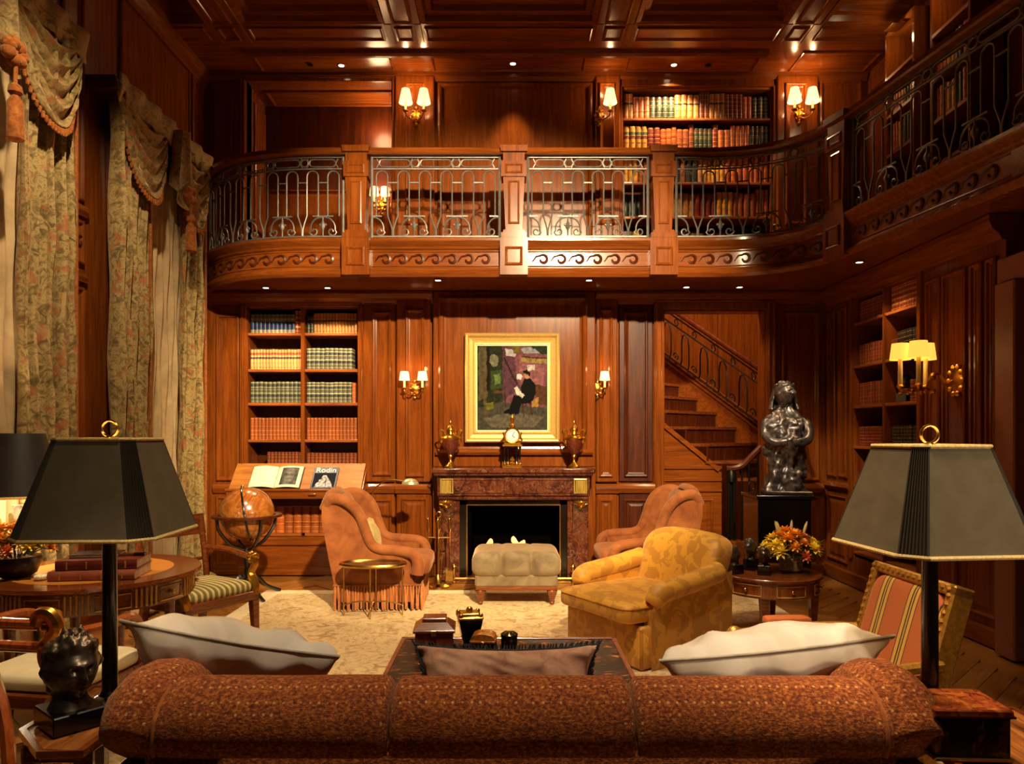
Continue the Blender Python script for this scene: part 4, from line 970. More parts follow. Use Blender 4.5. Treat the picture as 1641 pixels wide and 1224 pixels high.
for k, (x, y, z, a) in enumerate(((-.12, -.06, .18, .1), (.1, -.02, .18, -.15), (0, .02, .26, .3))):
    mb = MB(); q = Matrix.Translation((x, y, z)) @ Matrix.Rotation(a, 4, 'Z') @ Matrix.Rotation(PI / 2, 4, 'Y'); mb.lathe([(.045, -.2), (.055, -.1), (.05, .05), (.056, .15), (.045, .2)], 10); mb.xf(q); tag(mb.obj('log', 'soot', None), ('charred log at the front of the fire, urn side', 'charred log at the front of the fire, clock side', 'charred log lying on top of the fire')[k], 'log', 'logs in the fireplace').location = (FX, 8.05, .012)
def flame(x, y, h, label):
    mb = MB(); mb.grid(lambda u, v: ((.085 * (1 - v) ** .7 * (.6 + .8 * v * (1 - v)) + .012 * math.sin(v * 9)) * math.cos(2 * PI * u) + .03 * math.sin(v * 4 + x * 30), .03 * (1 - v) ** .6 * math.sin(2 * PI * u), .1 * v + .018 * math.sin(2 * PI * u * 2) * v), 14, 10, closed_u=True); mb.xf(Matrix.Diagonal((1, 1, h / .1, 1)))
    o = mb.obj('flame', mflame); o.location = (FX + x, 8.05 + y, .28); tag(o, label, 'flame', 'flames in the fireplace')
flame(-.28, -.12, .11, 'small flame at the poker side of the fire'); flame(-.06, -.15, .06, 'low flame over the middle of the ottoman'); flame(.10, -.15, .10, 'widest flame near the middle of the hearth'); flame(.03, -.1, .13, 'thin flame behind the two low ones'); 
lamp('fire_glow', 'POINT', (FX, 7.85, .3), 2.5, (1, .45, .12), .08)
# fire tools
ft = T('fire_tool_stand', 'brass fire-tool stand beside the mantel jamb and the wing chair', 'fire tools', (XP(703, 7.35), 7.35, 0))
mb = MB(); mb.lathe([(.13, 0), (.13, .015), (.09, .03), (.03, .045), (.018, .07)], 20); mb.obj('base', 'brass', ft)
mb = MB(); mb.lathe([(.010, .05), (.010, .6), (.016, .61), (.010, .63), (.009, .70)], 10); mb.tube([(.022 * math.cos(a), 0, .735 + .03 * math.sin(a)) for a in [k * PI / 6 for k in range(12)]], .006, 5, True); mb.obj('pole', 'brass', ft)
mb = MB(); mb.tube([(-.11, 0, .5), (.11, 0, .5)], .008, 6); mb.tube([(0, -.09, .5), (0, .09, .5)], .008, 6); mb.obj('crossbar', 'brass', ft)
for nm, x, y, end in (('poker', -.11, 0, 0), ('shovel', .11, 0, 1), ('brush', 0, -.09, 2), ('tongs', 0, .09, 3)):
    mb = MB(); mb.lathe([(.006, .08), (.006, .55), (.013, .57), (.016, .62), (.010, .655), (.018, .68), (.012, .70), (.001, .71)], 8, (x, y, 0))
    if end == 1: mb.box(x - .04, y - .006, .05, x + .04, y + .006, .16, .004)
    if end == 2: mb.lathe([(.02, .14), (.035, .12), (.04, .05), (.001, .05)], 8, (x, y, 0))
    if end == 3: mb.tube([(x + .02, y, .55), (x + .025, y, .3), (x + .012, y, .08)], .005, 5)
    if end == 0: mb.tube([(x, y, .1), (x + .03, y, .12)], .006, 5)
    mb.obj(nm, 'brass', ft)
# urns and clock on the mantel shelf
porph = plain('porphyry', '#5a2418', .25, 0, .4, var=.5, sc=60)
def urn(px, label):
    t = T('urn', label, 'urn', (XP(px, 7.6), 7.6, 1.20), 0, 'porphyry and gilt urns on the mantel')
    mb = MB(); mb.lathe([(.062, 0), (.062, .02), (.050, .035), (.03, .05), (.016, .075), (.014, .10), (.026, .125), (.022, .14)], 18); mb.obj('foot', 'gilt', t)
    mb = MB(); mb.lathe([(.022, .14), (.05, .17), (.078, .22), (.092, .27), (.096, .305), (.086, .33)], 20); mb.obj('body', porph, t)
    mb = MB(); mb.lathe([(.097, .30), (.10, .315), (.088, .335), (.066, .35), (.04, .36), (.036, .385), (.052, .40), (.055, .408)], 20); mb.obj('collar', 'gilt', t)
    mb = MB(); mb.lathe([(.05, .408), (.044, .43), (.024, .45), (.010, .462), (.014, .475), (.008, .50), (.001, .515)], 16); mb.obj('lid', 'gilt', t)
    for s_ in (-1, 1):
        mb = MB(); mb.tube(catmull([(s_ * .088, 0, .255), (s_ * .112, 0, .29), (s_ * .105, 0, .34), (s_ * .125, 0, .385), (s_ * .10, 0, .405), (s_ * .07, 0, .385), (s_ * .06, 0, .35)], 4), .010, 6); mb.obj('handle', 'gilt', t)
urn(722, 'gilt-mounted porphyry urn on the mantel, at the sconce-pair side of the painting'); urn(920, 'gilt-mounted porphyry urn on the mantel, at the single-sconce side of the painting')
ck = T('mantel_clock', 'gilt portico clock with a round white dial standing before the painting', 'clock', (XP(821, 7.6), 7.6, 1.20))
mb = MB(); mb.box(-.105, -.06, 0, .105, .06, .022, .005); mb.box(-.09, -.05, .022, .09, .05, .035, .004); mb.obj('base', 'gilt', ck, False)
for x in (-.08, -.045, .045, .08):
    mb = MB(); mb.lathe([(.014, .035), (.014, .05), (.009, .06), (.008, .20), (.013, .215), (.013, .23)], 10, (x, -.02 if abs(x) > .06 else .02, 0)); mb.obj('column', 'black', ck)
    mb = MB(); mb.ball((x, -.02 if abs(x) > .06 else .02, .045), .017, 10, 6); mb.obj('column_base', 'gilt', ck)
mb = MB(); mb.lathe([(.03, .035), (.04, .05), (.02, .07), (.03, .085), (.008, .12), (.001, .125)], 12); mb.obj('pendulum_ornament', 'gilt', ck)
mb = MB(); mb.box(-.105, -.05, .23, .105, .05, .252, .004); mb.box(-.09, -.045, .252, .09, .045, .268, .004); mb.obj('entablature', 'gilt', ck, False)
mb = MB(); q = Matrix.Translation((0, 0, .345)) @ Matrix.Rotation(PI / 2, 4, 'X'); mb.lathe([(.001, -.04), (.085, -.035), (.085, .035), (.078, .05), (.066, .048)], 24); mb.xf(q); 
for s_ in (-1, 1): mb.tube(catmull([(s_ * .05, 0, .27), (s_ * .10, 0, .29), (s_ * .085, 0, .33), (s_ * .095, 0, .38)], 4), .012, 6)
mb.obj('drum', 'gilt', ck)
mb = MB(); mb.lathe([(.001, .046), (.066, .046), (.066, .052), (.001, .053)], 24); mb.xf(q); dl = mb.obj('dial', plain('enamel_dial', '#e8e4d8', .2, var=.03), ck)
mb = MB()
for a, l in ((.5, .05), (2.3, .035)): mb.tube([(0, -.056, .345), (l * math.sin(a), -.056, .345 + l * math.cos(a))], .003, 4)
for k in range(12): a = k * PI / 6; mb.tube([(.052 * math.sin(a), -.055, .345 + .052 * math.cos(a)), (.062 * math.sin(a), -.055, .345 + .062 * math.cos(a))], .002, 4)
mb.obj('hands_and_marks', 'black', dl)
mb = MB(); mb.lathe([(.03, .425), (.045, .44), (.02, .46), (.012, .475), (.03, .50), (.034, .52), (.012, .535), (.006, .56), (.001, .575)], 12); mb.obj('finial', 'gilt', ck)
# -- painting
pt = T('painting', 'gilt-framed painting of a man reading in a studio, above the mantel', 'painting', (XP(821, 7.82), 7.835, ZP(621.5, 7.82)))
PWd, PH = 152 * 7.8 / F / 2, 175 * 7.8 / F / 2
mb = MB(); mb.nested((0, 0, 0), BX, BZ, -PWd, PWd, -PH, PH, [(0, -.04), (0, .05), (.015, .065), (.03, .06), (.05, .03), (.085, .018), (.105, .03), (.118, .03), (.122, .012)]); gf = plain('pale_gilding', '#d0a860', .42, .45, var=.12, sc=50)
mb.f.pop(); mb.m.pop(); mb.obj('frame', gf, pt, False)
mb = MB(); mb.nested((0, 0, 0), BX, BZ, -PWd + .12, PWd - .12, -PH + .12, PH - .12, [(0, .008), (.0, .016), (.014, .016), (.014, .006)]); mb.f.pop(); mb.m.pop(); mb.obj('liner', plain('cream_liner', '#e4d8b0', .6, var=.05), pt, False)
def inpoly(x, y, P):
    c = False; j = len(P) - 1
    for i in range(len(P)):
        if (P[i][1] > y) != (P[j][1] > y) and x < (P[j][0] - P[i][0]) * (y - P[i][1]) / (P[j][1] - P[i][1]) + P[i][0]: c = not c
        j = i
    return c
def rgb(h): return S(h)[:3]
PAINT = [  # flat shapes in picture coordinates (0..1 from top-left of the canvas)
 ('#8a5c66', [(0.36, .0), (1, 0), (1, .74), (.36, .66)]), ('#6e4a58', [(.36, .0), (.5, 0), (.6, .5), (.36, .66)]), ('#9c6c70', [(.6, .2), (.95, .24), (.95, .5), (.62, .5)]),
 ('#5c564c', [(0, .74), (.36, .66), (1, .74), (1, 1), (0, 1)]), ('#746c60', [(.1, .86), (.5, .78), (.95, .84), (.8, .96), (.2, .97)]),
 ('#3a3c2c', [(0, 0), (.36, 0), (.36, .66), (0, .74)]), ('#6a6048', [(.02, .02), (.14, .02), (.14, .6), (.02, .66)]), ('#2a1c14', [(.14, 0), (.18, 0), (.18, .52), (.14, .54)]),
 ('#868270', [(.18, .13), (.23, .1), (.29, .12), (.31, .18), (.28, .24), (.22, .25), (.18, .2)]), ('#4c5a34', [(.2, .3), (.35, .29), (.35, .5), (.2, .52)]), ('#7a8a58', [(.24, .34), (.32, .33), (.33, .44), (.25, .46)]),
 ('#b8b0b4', [(.40, .03), (.56, .06), (.54, .13), (.40, .12)]), ('#7c6a38', [(.5, .02), (.62, .0), (.62, .08), (.53, .1)]), ('#3c4434', [(.76, .0), (1, 0), (1, .1), (.8, .1)]), ('#9a9aa4', [(.62, .03), (.78, .02), (.9, .1), (.66, .09)]),
 ('#a08a5c', [(.62, .14), (.99, .16), (.99, .22), (.62, .2)]), ('#5a4430', [(.62, .12), (.99, .14), (.99, .16), (.62, .14)]), ('#c4bcb8', [(.70, .23), (.82, .23), (.82, .29), (.71, .29)]),
 ('#d8d0d0', [(.56, .34), (.62, .33), (.65, .37), (.61, .41), (.56, .4)]), ('#40342c', [(.36, .14), (.38, .13), (.58, .44), (.56, .46)]),
 ('#6a4a34', [(.82, .46), (1, .48), (1, .7), (.84, .7)]), ('#a88850', [(.78, .64), (.87, .6), (.87, .72), (.78, .73)]), ('#5c3c28', [(.64, .68), (.66, .68), (.67, .84), (.65, .84)]), ('#5c3c28', [(.74, .68), (.76, .67), (.79, .82), (.77, .83)]),
 ('#1c1618', [(.66, .4), (.74, .38), (.83, .46), (.83, .58), (.76, .68), (.6, .66), (.62, .5)]), ('#181418', [(.52, .58), (.74, .62), (.74, .68), (.58, .68), (.56, .78), (.46, .8), (.46, .74)]), ('#141012', [(.4, .76), (.54, .73), (.54, .8), (.5, .82), (.38, .79)]), ('#181418', [(.56, .66), (.64, .66), (.6, .8), (.53, .82)]),
 ('#b88c70', [(.67, .32), (.73, .31), (.74, .37), (.70, .4), (.66, .37)]), ('#1c1410', [(.65, .3), (.7, .28), (.76, .31), (.75, .37), (.72, .33), (.67, .33)]), ('#d4ccc4', [(.52, .5), (.56, .48), (.67, .59), (.64, .62), (.55, .56)]),
 ('#6a5a3c', [(.05, .3), (.09, .3), (.16, .84), (.12, .86)]), ('#54442c', [(.24, .56), (.26, .56), (.25, .7), (.23, .7)]), ('#6a5434', [(.24, .53), (.42, .53), (.42, .56), (.24, .56)]), ('#54442c', [(.38, .55), (.40, .55), (.41, .7), (.39, .7)]), ('#7c7838', [(.12, .68), (.22, .66), (.24, .74), (.14, .76)])]
def canvas(name, w2, h2, nx, nz, colour, parent, y):
    mb = MB(); mb.grid(lambda u, v: (-w2 + 2 * w2 * u, y, -h2 + 2 * h2 * v), nx, nz); me = mb.mesh(name, [], False)
    at = me.color_attributes.new('pigment', 'FLOAT_COLOR', 'POINT')
    for i, v in enumerate(me.vertices): at.data[i].color = tuple((.8 * q_) ** 1.3 for q_ in colour((v.co.x + w2) / (2 * w2), 1 - (v.co.z + h2) / (2 * h2))) + (1,)
    n = NT('painted_' + name); a = n.n('ShaderNodeAttribute', attribute_name='pigment'); n.set(a.outputs['Color'], .75, 0, 0, 0, .1); me.materials.append(n.m)
    return link(name, me, parent)
PAINT = [(rgb(c), P) for c, P in PAINT]
def paint(u, v):
    q = Vector((u * 9, v * 11, 2)); du, dv = noise.noise(q) * .014 + noise.noise(q * 4) * .010, noise.noise(q + Vector((7, 3, 1))) * .012 + noise.noise(q * 4 + Vector((1, 5, 2))) * .010
    c = (.08, .06, .05)
    for col, P in PAINT:
        if inpoly(u + du, v + dv, P): c = col
    k = 1 + .45 * noise.noise(Vector((u * 22, v * 26, 5))) + .3 * noise.noise(Vector((u * 80, v * 90, 9)))
    return tuple(max(0, x * k) for x in c)
canvas('canvas', PWd - .13, PH - .13, 140, 168, paint, pt, -.007)
# -- sconces
mshade_up = glow('lit_silk_shade', (1, .60, .24, 1), 1.5, '#e8c080')
mshade_dn = glow('lit_parchment_shade', (1, .60, .30, 1), 1.0, '#f0d8b0')
mshade_y = glow('lit_yellow_shade', (1, .50, .07, 1), .9, '#e8b040')
candle = plain('ivory_candle', '#e8d8a8', .5, var=.05)
def sconce(px, py, d, arms, sh, mat, label, power, scale=1.0, depth=.13):
    """gilt wall bracket; arms = list of sideways offsets"""
    x, z = XP(px, d), ZP(py, d)
    t = T('wall_sconce', label, 'wall lamp', (x, d, z), 0, 'gilt wall sconces')
    mb = MB(); mb.lathe([(.001, -.002), (.05, .0), (.045, .014), (.02, .025), (.001, .03)], 14, sy=1.5); mb.xf(Matrix.Rotation(PI / 2, 4, 'X'))
    for k in range(8): a = k * PI / 4; mb.ball((.045 * math.cos(a), -.015, .07 * math.sin(a)), .017, 6, 5)
    mb.ball((0, -.012, -.10), .022, 8, 6); mb.ball((0, -.012, .085), .02, 8, 6); mb.obj('backplate', 'gilt', t)
    for a in arms:
        mb = MB(); mb.tube(catmull([(0, -.02, -.03), (a * .4, -depth * .6, -.07), (a * .9, -depth, -.05), (a, -depth, -.005)], 5), .0075, 6); mb.lathe([(.008, -.015), (.028, -.004), (.03, .004), (.012, .012)], 10, (a, -depth, 0)); ar = mb.obj('arm', 'gilt', t)
        mb = MB(); mb.lathe([(.013, .01), (.013, .095 * scale)], 10, (a, -depth, 0)); mb.obj('candle', candle, ar)
        mb = MB(); r0, r1, h = sh; zb = .085 * scale; mb.lathe([(r0, zb), (r1, zb + h), (r1 - .003, zb + h), (r0 - .003, zb)], 16, (a, -depth, 0)); mb.f = mb.f[:-2]; mb.m = mb.m[:-2]; mb.obj('shade', mat, t)
        lamp('sconce_bulb', 'POINT', (x + a, d - depth - .005, z + zb + h + .05), power * .6, (1, .62, .28), .02)
        lamp('sconce_bulb', 'POINT', (x + a, d - depth - .005, z + zb - .03), power * .6, (1, .62, .28), .02)
UPS = (.075, .043, .15); DNS = (.058, .044, .095)
sconce(667, 186, 7.94, (-.098, .098), UPS, mshade_up, 'lit two-shade sconce on the gallery pier next to the open alcove', 3)
sconce(960, 186, 7.94, (.105,), UPS, mshade_up, 'lit single-shade sconce on the gallery pier beside the bookcase', 3)
sconce(1280, 184, 7.94, (-.098, .098), UPS, mshade_up, 'lit two-shade sconce on the gallery pier past the bookcase', 3)
sconce(665, 623, 7.92, (-.098, .098), DNS, mshade_dn, 'lit two-shade sconce beside the painting, below the gallery', 1.6)
sconce(957, 623, 7.92, (.066,), DNS, mshade_dn, 'lit single-shade sconce beside the painting, below the gallery', 1.6)
sconce(612, 330, 8.6, (-.07, .06), DNS, mshade_dn, 'small lit sconce inside the alcove, seen through the railing', 3)
lamp('alcove_fill', 'POINT', (-1.52, 8.40, 5.12), 13, (1, .66, .32), .12, specular_factor=.12)  # hidden lamp without a fixture, added to brighten the alcove
# wall lamp with three candles on a hinged arm
wl_ = T('swing_arm_wall_lamp', 'three-candle gilt wall lamp with yellow shades on the dark side wall', 'wall lamp', (XR, 5.66, ZP(610, 5.66)))
mb = MB(); mb.lathe([(.001, 0), (.10, .0), (.09, .02), (.04, .035), (.001, .05)], 18); mb.xf(Matrix.Rotation(-PI / 2, 4, 'Y') @ Matrix.Diagonal((1.2, 1, 1, 1)))
for k in range(10): a = k * PI / 5; mb.ball((-.02, .085 * math.cos(a), .11 * math.sin(a)), .027, 6, 5)
mb.obj('backplate', 'gilt', wl_)
mb = MB(); mb.tube(catmull([(-.04, 0, 0), (-.10, .0, -.03), (-.16, 0, .05), (-.22, 0, .02), (-.25, 0, -.06), (-.30, 0, -.07)], 6), .013, 6); mb.ball((-.20, 0, .035), .03, 8, 6); mb.obj('arm', 'gilt', wl_)
mb = MB(); mb.tube([(-.33 + .115 * math.cos(a), .115 * math.sin(a), -.07) for a in [k * PI / 8 for k in range(16)]], .010, 5, True); mb.tube([(-.22, 0, -.07), (-.44, 0, -.07)], .009, 5); mb.tube([(-.33, -.11, -.07), (-.33, .11, -.07)], .009, 5)
for k in range(8): a = k * PI / 4; mb.ball((-.33 + .12 * math.cos(a), .12 * math.sin(a), -.09), .018, 6, 5)
mb.obj('ring', 'gilt', wl_)
for a in (.5, 2.6, 4.3):
    c = (-.33 + .115 * math.cos(a), .115 * math.sin(a), -.07)
    mb = MB(); mb.lathe([(.012, 0), (.03, .03), (.018, .045)], 10, c); cup = mb.obj('candle_cup', 'gilt', wl_)
    mb = MB(); mb.lathe([(.018, .04), (.016, .26)], 10, c); mb.obj('candle', candle, cup)
    mb = MB(); mb.lathe([(.078, .24), (.062, .37), (.06, .37), (.076, .24)], 18, c); mb.f = mb.f[:-2]; mb.m = mb.m[:-2]; mb.obj('shade', mshade_y, wl_)
lamp('wall_lamp_bulb', 'POINT', (XR - .33, 5.66, ZP(610, 5.66) + .34), .25, (1, .6, .2), .02); lamp('wall_lamp_bulb', 'POINT', (XR - .33, 5.66, ZP(610, 5.66) + .13), .25, (1, .6, .2), .02)
# -- staircase behind the doorway
st = T('staircase', 'wooden staircase with wrought-iron rail climbing behind the open doorway', 'staircase', (2.2, 8.2, 0))
hd = Vector((-.72, .69, 0)); wv = Vector((.69, .72, 0)); o0 = Vector((2.27, 8.17, 0)) - Vector((2.2, 8.2, 0))
RUN, RISE, WID = .275, .197, 1.22
for k in range(-2, 8):
    z = 1.455 + RISE * k; a = o0 + hd * (RUN * k)
    if k < 0: a = a
    P0, P1 = a, a + wv * WID; q0, q1 = P0 + hd * (RUN + .03), P1 + hd * (RUN + .03)
    if min(P0.y, P1.y) + 8.2 < 8.16: 
        t_ = (8.165 - 8.2 - P0.y) / wv.y; P0 = P0 + wv * max(0, t_); t_ = (8.165 - 8.2 - q0.y) / wv.y; q0 = q0 + wv * max(0, t_)
    mb = MB(); e = -hd * .025
    mb.prism([((P0 + e).x, (P0 + e).y), ((P1 + e).x, (P1 + e).y), (q1.x, q1.y), (q0.x, q0.y)], z - .035, z, 'z'); mb.obj('tread', 'walnut', st, False)
    mb = MB(); mb.prism([(P0.x, P0.y), (P1.x, P1.y), (P1.x + hd.x * .02, P1.y + hd.y * .02), (P0.x + hd.x * .02, P0.y + hd.y * .02)], z - RISE, z - .035, 'z'); mb.obj('riser', 'wood_dark', st, False)
def SP_(k, w_, z): return o0 + hd * (RUN * k) + wv * w_ + Vector((0, 0, z + 1.455 + RISE * k))
for w_, nm in ((WID + .01, 'far_stringer'),):
    mb = MB(); A = [SP_(-1.6, w_, -.30), SP_(7.6, w_, -.30), SP_(7.6, w_, .30), SP_(-1.6, w_, .30)]
    mb.add(A + [p_ + wv * .05 for p_ in A], [(0, 1, 2, 3), (7, 6, 5, 4), (0, 4, 5, 1), (1, 5, 6, 2), (2, 6, 7, 3), (3, 7, 4, 0)]); mb.obj(nm, 'wood_x', st, False)
    for dz in (.26, .20): mb = MB(); mb.tube([SP_(-1.6, w_ - .02, dz), SP_(7.6, w_ - .02, dz)], .02, 4); mb.obj('string_moulding', 'wood_x', st)
rw = WID - .05
mb = MB(); mb.tube([SP_(-1.6, rw, .98), SP_(7.4, rw, .98)], .035, 8, flat=1.3); mb.obj('handrail', 'wood_dark', st)
for dz, r in ((.90, .010), (.78, .010), (.30, .012)): mb = MB(); mb.tube([SP_(-1.6, rw, dz), SP_(7.4, rw, dz)], r, 5); mb.obj('rail_bar', 'iron_dark', st)
for k in range(-1, 7):
    pts = [SP_(k + .5 + .20 * a, rw, z) for a, z in ((1.3, .30), (1.0, .38), (1, .62), (.7, .72), (0, .76), (-.7, .72), (-1, .62), (-1, .38), (-.7, .30))]
    mb = MB(); mb.tube(pts, .010, 5); mb.obj('hoop', 'iron_dark', st)
    mb = MB(); mb.tube([SP_(k + .0 + .16 * (1 - .07 * q) * math.cos(q * .6), rw, .37 + .06 * (1 - .07 * q) * math.sin(q * .6)) for q in range(13)], .008, 5); mb.obj('scroll', 'iron_dark', st)
    mb = MB(); mb.tube([SP_(k + .1 * math.cos(a), rw, .84 + .04 * math.sin(a)) for a in [q * PI / 5 for q in range(10)]], .007, 5, True); mb.obj('ring', 'iron_dark', st)
# closed wall with a raised triangular panel under the near side of the flight
pw = T('stair_wall_panel', 'low panelled wall with a sloping top rail under the staircase', 'panelling', (1.72, 8.22, 0))
z0_, sl = 1.72, -.74
def WZ(x): return z0_ + sl * (x - 0)
xr = (XP(1135, 8.22) - 1.72)
mb = MB(); mb.prism([(-.2, 0), (.72, 0), (.72, 1.13), (xr + .10, 1.13), (-.2, WZ(-.2))], .0, .06, 'y'); mb.obj('panel_board', 'wood_x', pw, False)
mb = MB(); mb.tube([(-.2, -.02, WZ(-.2)), (xr + .12, -.02, 1.15)], .035, 4, flat=.7); mb.obj('sloping_rail', 'wood_x', pw, False)
for a, b in ((1.20, 1.16), (1.06, 1.02), (.93, .90)): mb = MB(); mb.box(-.2, -.025, b, .72, 0, a, .006); mb.obj('moulding', 'wood_x', pw, False)
mb = MB(); mb.nested((0, 0, 0), BX, BZ, -.1, .62, .2, .82, RAISED); mb.obj('panel', 'wood_x', pw, False)
# newel with the lower handrail
nw = T('newel_rail', 'iron newel with dark handrail sweeping up at the foot of the staircase', 'railing', (XP(1172, 8.12), 8.12, 0))
mb = MB(); mb.box(-.16, -.09, 0, .42, .07, .36, .01); mb.obj('plinth', 'wood_x', nw, False)
for dx, dy in ((-.035, 0), (.035, 0), (0, .03)): mb = MB(); mb.tube([(dx, dy, .36), (dx * .8, dy, .80), (dx, dy, 1.12)], [.014, .018, .022], 8); mb.obj('newel_bar', 'iron_dark', nw)
mb = MB(); mb.lathe([(.045, 1.02), (.05, 1.12), (.03, 1.16)], 10); mb.obj('newel_cap', 'iron_dark', nw)
mb = MB(); mb.tube(catmull([(-.06, 0, 1.17), (.02, 0, 1.17), (.12, .0, 1.20), (.22, .0, 1.30), (.34, .0, 1.42)], 5), .035, 8, flat=1.2); mb.obj('handrail', 'wood_dark', nw)
for x in (.12, .2, .3): mb = MB(); mb.tube([(x, 0, .36), (x, 0, 1.18 + max(0, x - .12) * 1.1)], .010, 6); mb.obj('baluster', 'iron_dark', nw)
mb = MB(); mb.tube([(.24 + .06 * (1 - .07 * q) * math.cos(q * .6), -.01, .50 + .06 * (1 - .07 * q) * math.sin(q * .6)) for q in range(13)], .009, 5); mb.obj('scroll', 'iron_dark', nw)
mb = MB(); mb.tube([(.23 + .04 * math.cos(a), -.01, .98 + .05 * math.sin(a)) for a in [q * PI / 5 for q in range(10)]], .008, 5, True); mb.obj('ring', 'iron_dark', nw)
lamp('stair_light', 'AREA', (2.4, 8.7, 4.15), 60, (1, .66, .34), .5, (2.3, 9.0, 0))
lamp('stair_fill', 'SPOT', (1.9, 8.25, 3.6), 25, (1, .66, .36), .06, (2.1, 8.3, 0), 90, .8)
# ================================================================ furniture
def rotz(a): return Matrix.Rotation(a, 4, 'Z')
def rotx(a): return Matrix.Rotation(a, 4, 'X')
def roty(a): return Matrix.Rotation(a, 4, 'Y')
TR = Matrix.Translation
# -- rug
rg = T('rug', 'large beige patterned carpet with a pale border under the seating', 'rug', ((RX0 + RX1) / 2, (RY0 + RY1) / 2, 0))
rw2, rh2 = (RX1 - RX0) / 2, (RY1 - RY0) / 2
mb = MB(); mb.box(-rw2 + .16, -rh2 + .16, .001, rw2 - .16, rh2 - .16, .012); mb.obj('field', 'rug', rg, False)
mb = MB(); mb.box(-rw2, -rh2, .001, -rw2 + .16, rh2, .011); mb.box(rw2 - .16, -rh2, .001, rw2, rh2, .011); mb.box(-rw2 + .16, -rh2, .001, rw2 - .16, -rh2 + .16, .011); mb.box(-rw2 + .16, rh2 - .16, .001, rw2 - .16, rh2, .011); mb.obj('border', 'rug_border', rg, False)
RT = .012                                               # rug top
# -- wing chairs -----------------------------------------------------------
def wing_chair(loc, rz, label, cushion):
    t = T('wing_chair', label, 'armchair', loc, rz, 'peach velvet wing chairs by the fire')
    W = .36                                             # half width; faces +Y
    def sidepoly(): return [(-.36, .10), (.28, .10), (.28, .36), (.27, .50), (.10, .535), (-.06, .56), (-.13, .64), (-.17, .78), (-.22, .93), (-.30, 1.02), (-.42, 1.04), (-.50, .96), (-.50, .84), (-.44, .5)]
    for sx in (-1, 1):
        mb = MB(); mb.prism(sidepoly(), sx * (W - .03), sx * (W + .03)); sd = mb.obj('side_panel', 'velvet', t, True, 50)
        m = sd.modifiers.new('b', 'BEVEL'); m.width = .02; m.segments = 3
        mb = MB(); xo = sx * (W + .012)
        roll = catmull([(sx * (W + .04), .335, .34), (sx * (W + .04), .345, .44), (sx * (W + .035), .30, .525), (xo, .16, .555), (xo, .0, .57), (xo, -.08, .62), (xo, -.13, .74), (sx * (W + .02), -.17, .86), (sx * (W + .035), -.23, .96), (sx * (W + .03), -.33, 1.03), (sx * W, -.44, 1.03), (sx * (W - .04), -.50, .94)], 5)
        K = len(roll); mb.tube(roll, [.060 - .012 * math.sin(PI * i / K) for i in range(K)], 12); mb.obj('rolled_arm', 'velvet', t, True, 60)
    mb = MB(); mb.soft((0, -.37, .70), (.70, .17, .72), .35, mat=rotx(R(13))); mb.obj('backrest', 'velvet', t, True, 80)
    mb = MB(); mb.tube(catmull([(-W + .03, -.49, .98), (-.18, -.48, 1.06), (0, -.475, 1.075), (.18, -.48, 1.06), (W - .03, -.49, .98)], 5), .052, 10); mb.obj('top_roll', 'velvet', t, True, 80)
    mb = MB(); mb.box(-W - .01, -.42, .09, W + .01, .33, .31, .03); mb.obj('seat_frame', 'velvet', t, True, 50)
    mb = MB(); mb.soft((0, .06, .39), (.66, .78, .19), .22, ez=.4); mb.obj('seat_cushion', 'velvet', t, True, 80)
    mb = MB(); mb.prism([(-W + .02, -.30), (W - .02, -.30), (W - .02, -.385), (-W + .02, -.385)], .1, .95, 'z'); mb.v = [(x, y - (z - .1) * .15, z) for x, y, z in mb.v]; mb.obj('outer_back', 'velvet', t, True, 50)
    mb = MB(); q = random.Random(4); per = [(-W - .035, -.41), (W + .035, -.41), (W + .035, .37), (-W - .035, .37)]
    for (a, b) in zip(per, per[1:] + per[:1]):
        L = math.hypot(b[0] - a[0], b[1] - a[1]); n = int(L / .026)
        for k in range(n):
            u = (k + .5) / n; x, y = a[0] + (b[0] - a[0]) * u, a[1] + (b[1] - a[1]) * u
            j = q.uniform(-.008, .008); mb.tube([(x, y, .235), (x + j, y + j, .12), (x + j * 2.4, y + j * 1.5, q.uniform(0, .02))], [.006, q.uniform(.009, .014), .010], 4)
    stuff(mb.obj('bullion_fringe', 'fringe', t, True, 80)); t.scale = (.97, .97, .94)
    mb = MB(); mb.tube([(p_[0], p_[1], .238) for p_ in per], .011, 5, True); mb.obj('fringe_heading', 'velvet', t)
    for x in (-.3, .3):
        for y in (-.36, .28): mb = MB(); mb.lathe([(.02, 0), (.026, .03), (.03, .10)], 8, (x, y, 0)); mb.obj('leg', 'wood_dark', t)
    return t
wing_chair((XP(617, 6.62), 6.66, RT), face_dir(1, .03), 'peach velvet wing chair with long fringe, beside the poker stand', 1)
wing_chair((XP(1026, 7.1), 7.08, RT), face_dir(-1, -.02), 'peach velvet wing chair half hidden behind the yellow armchair', 0)
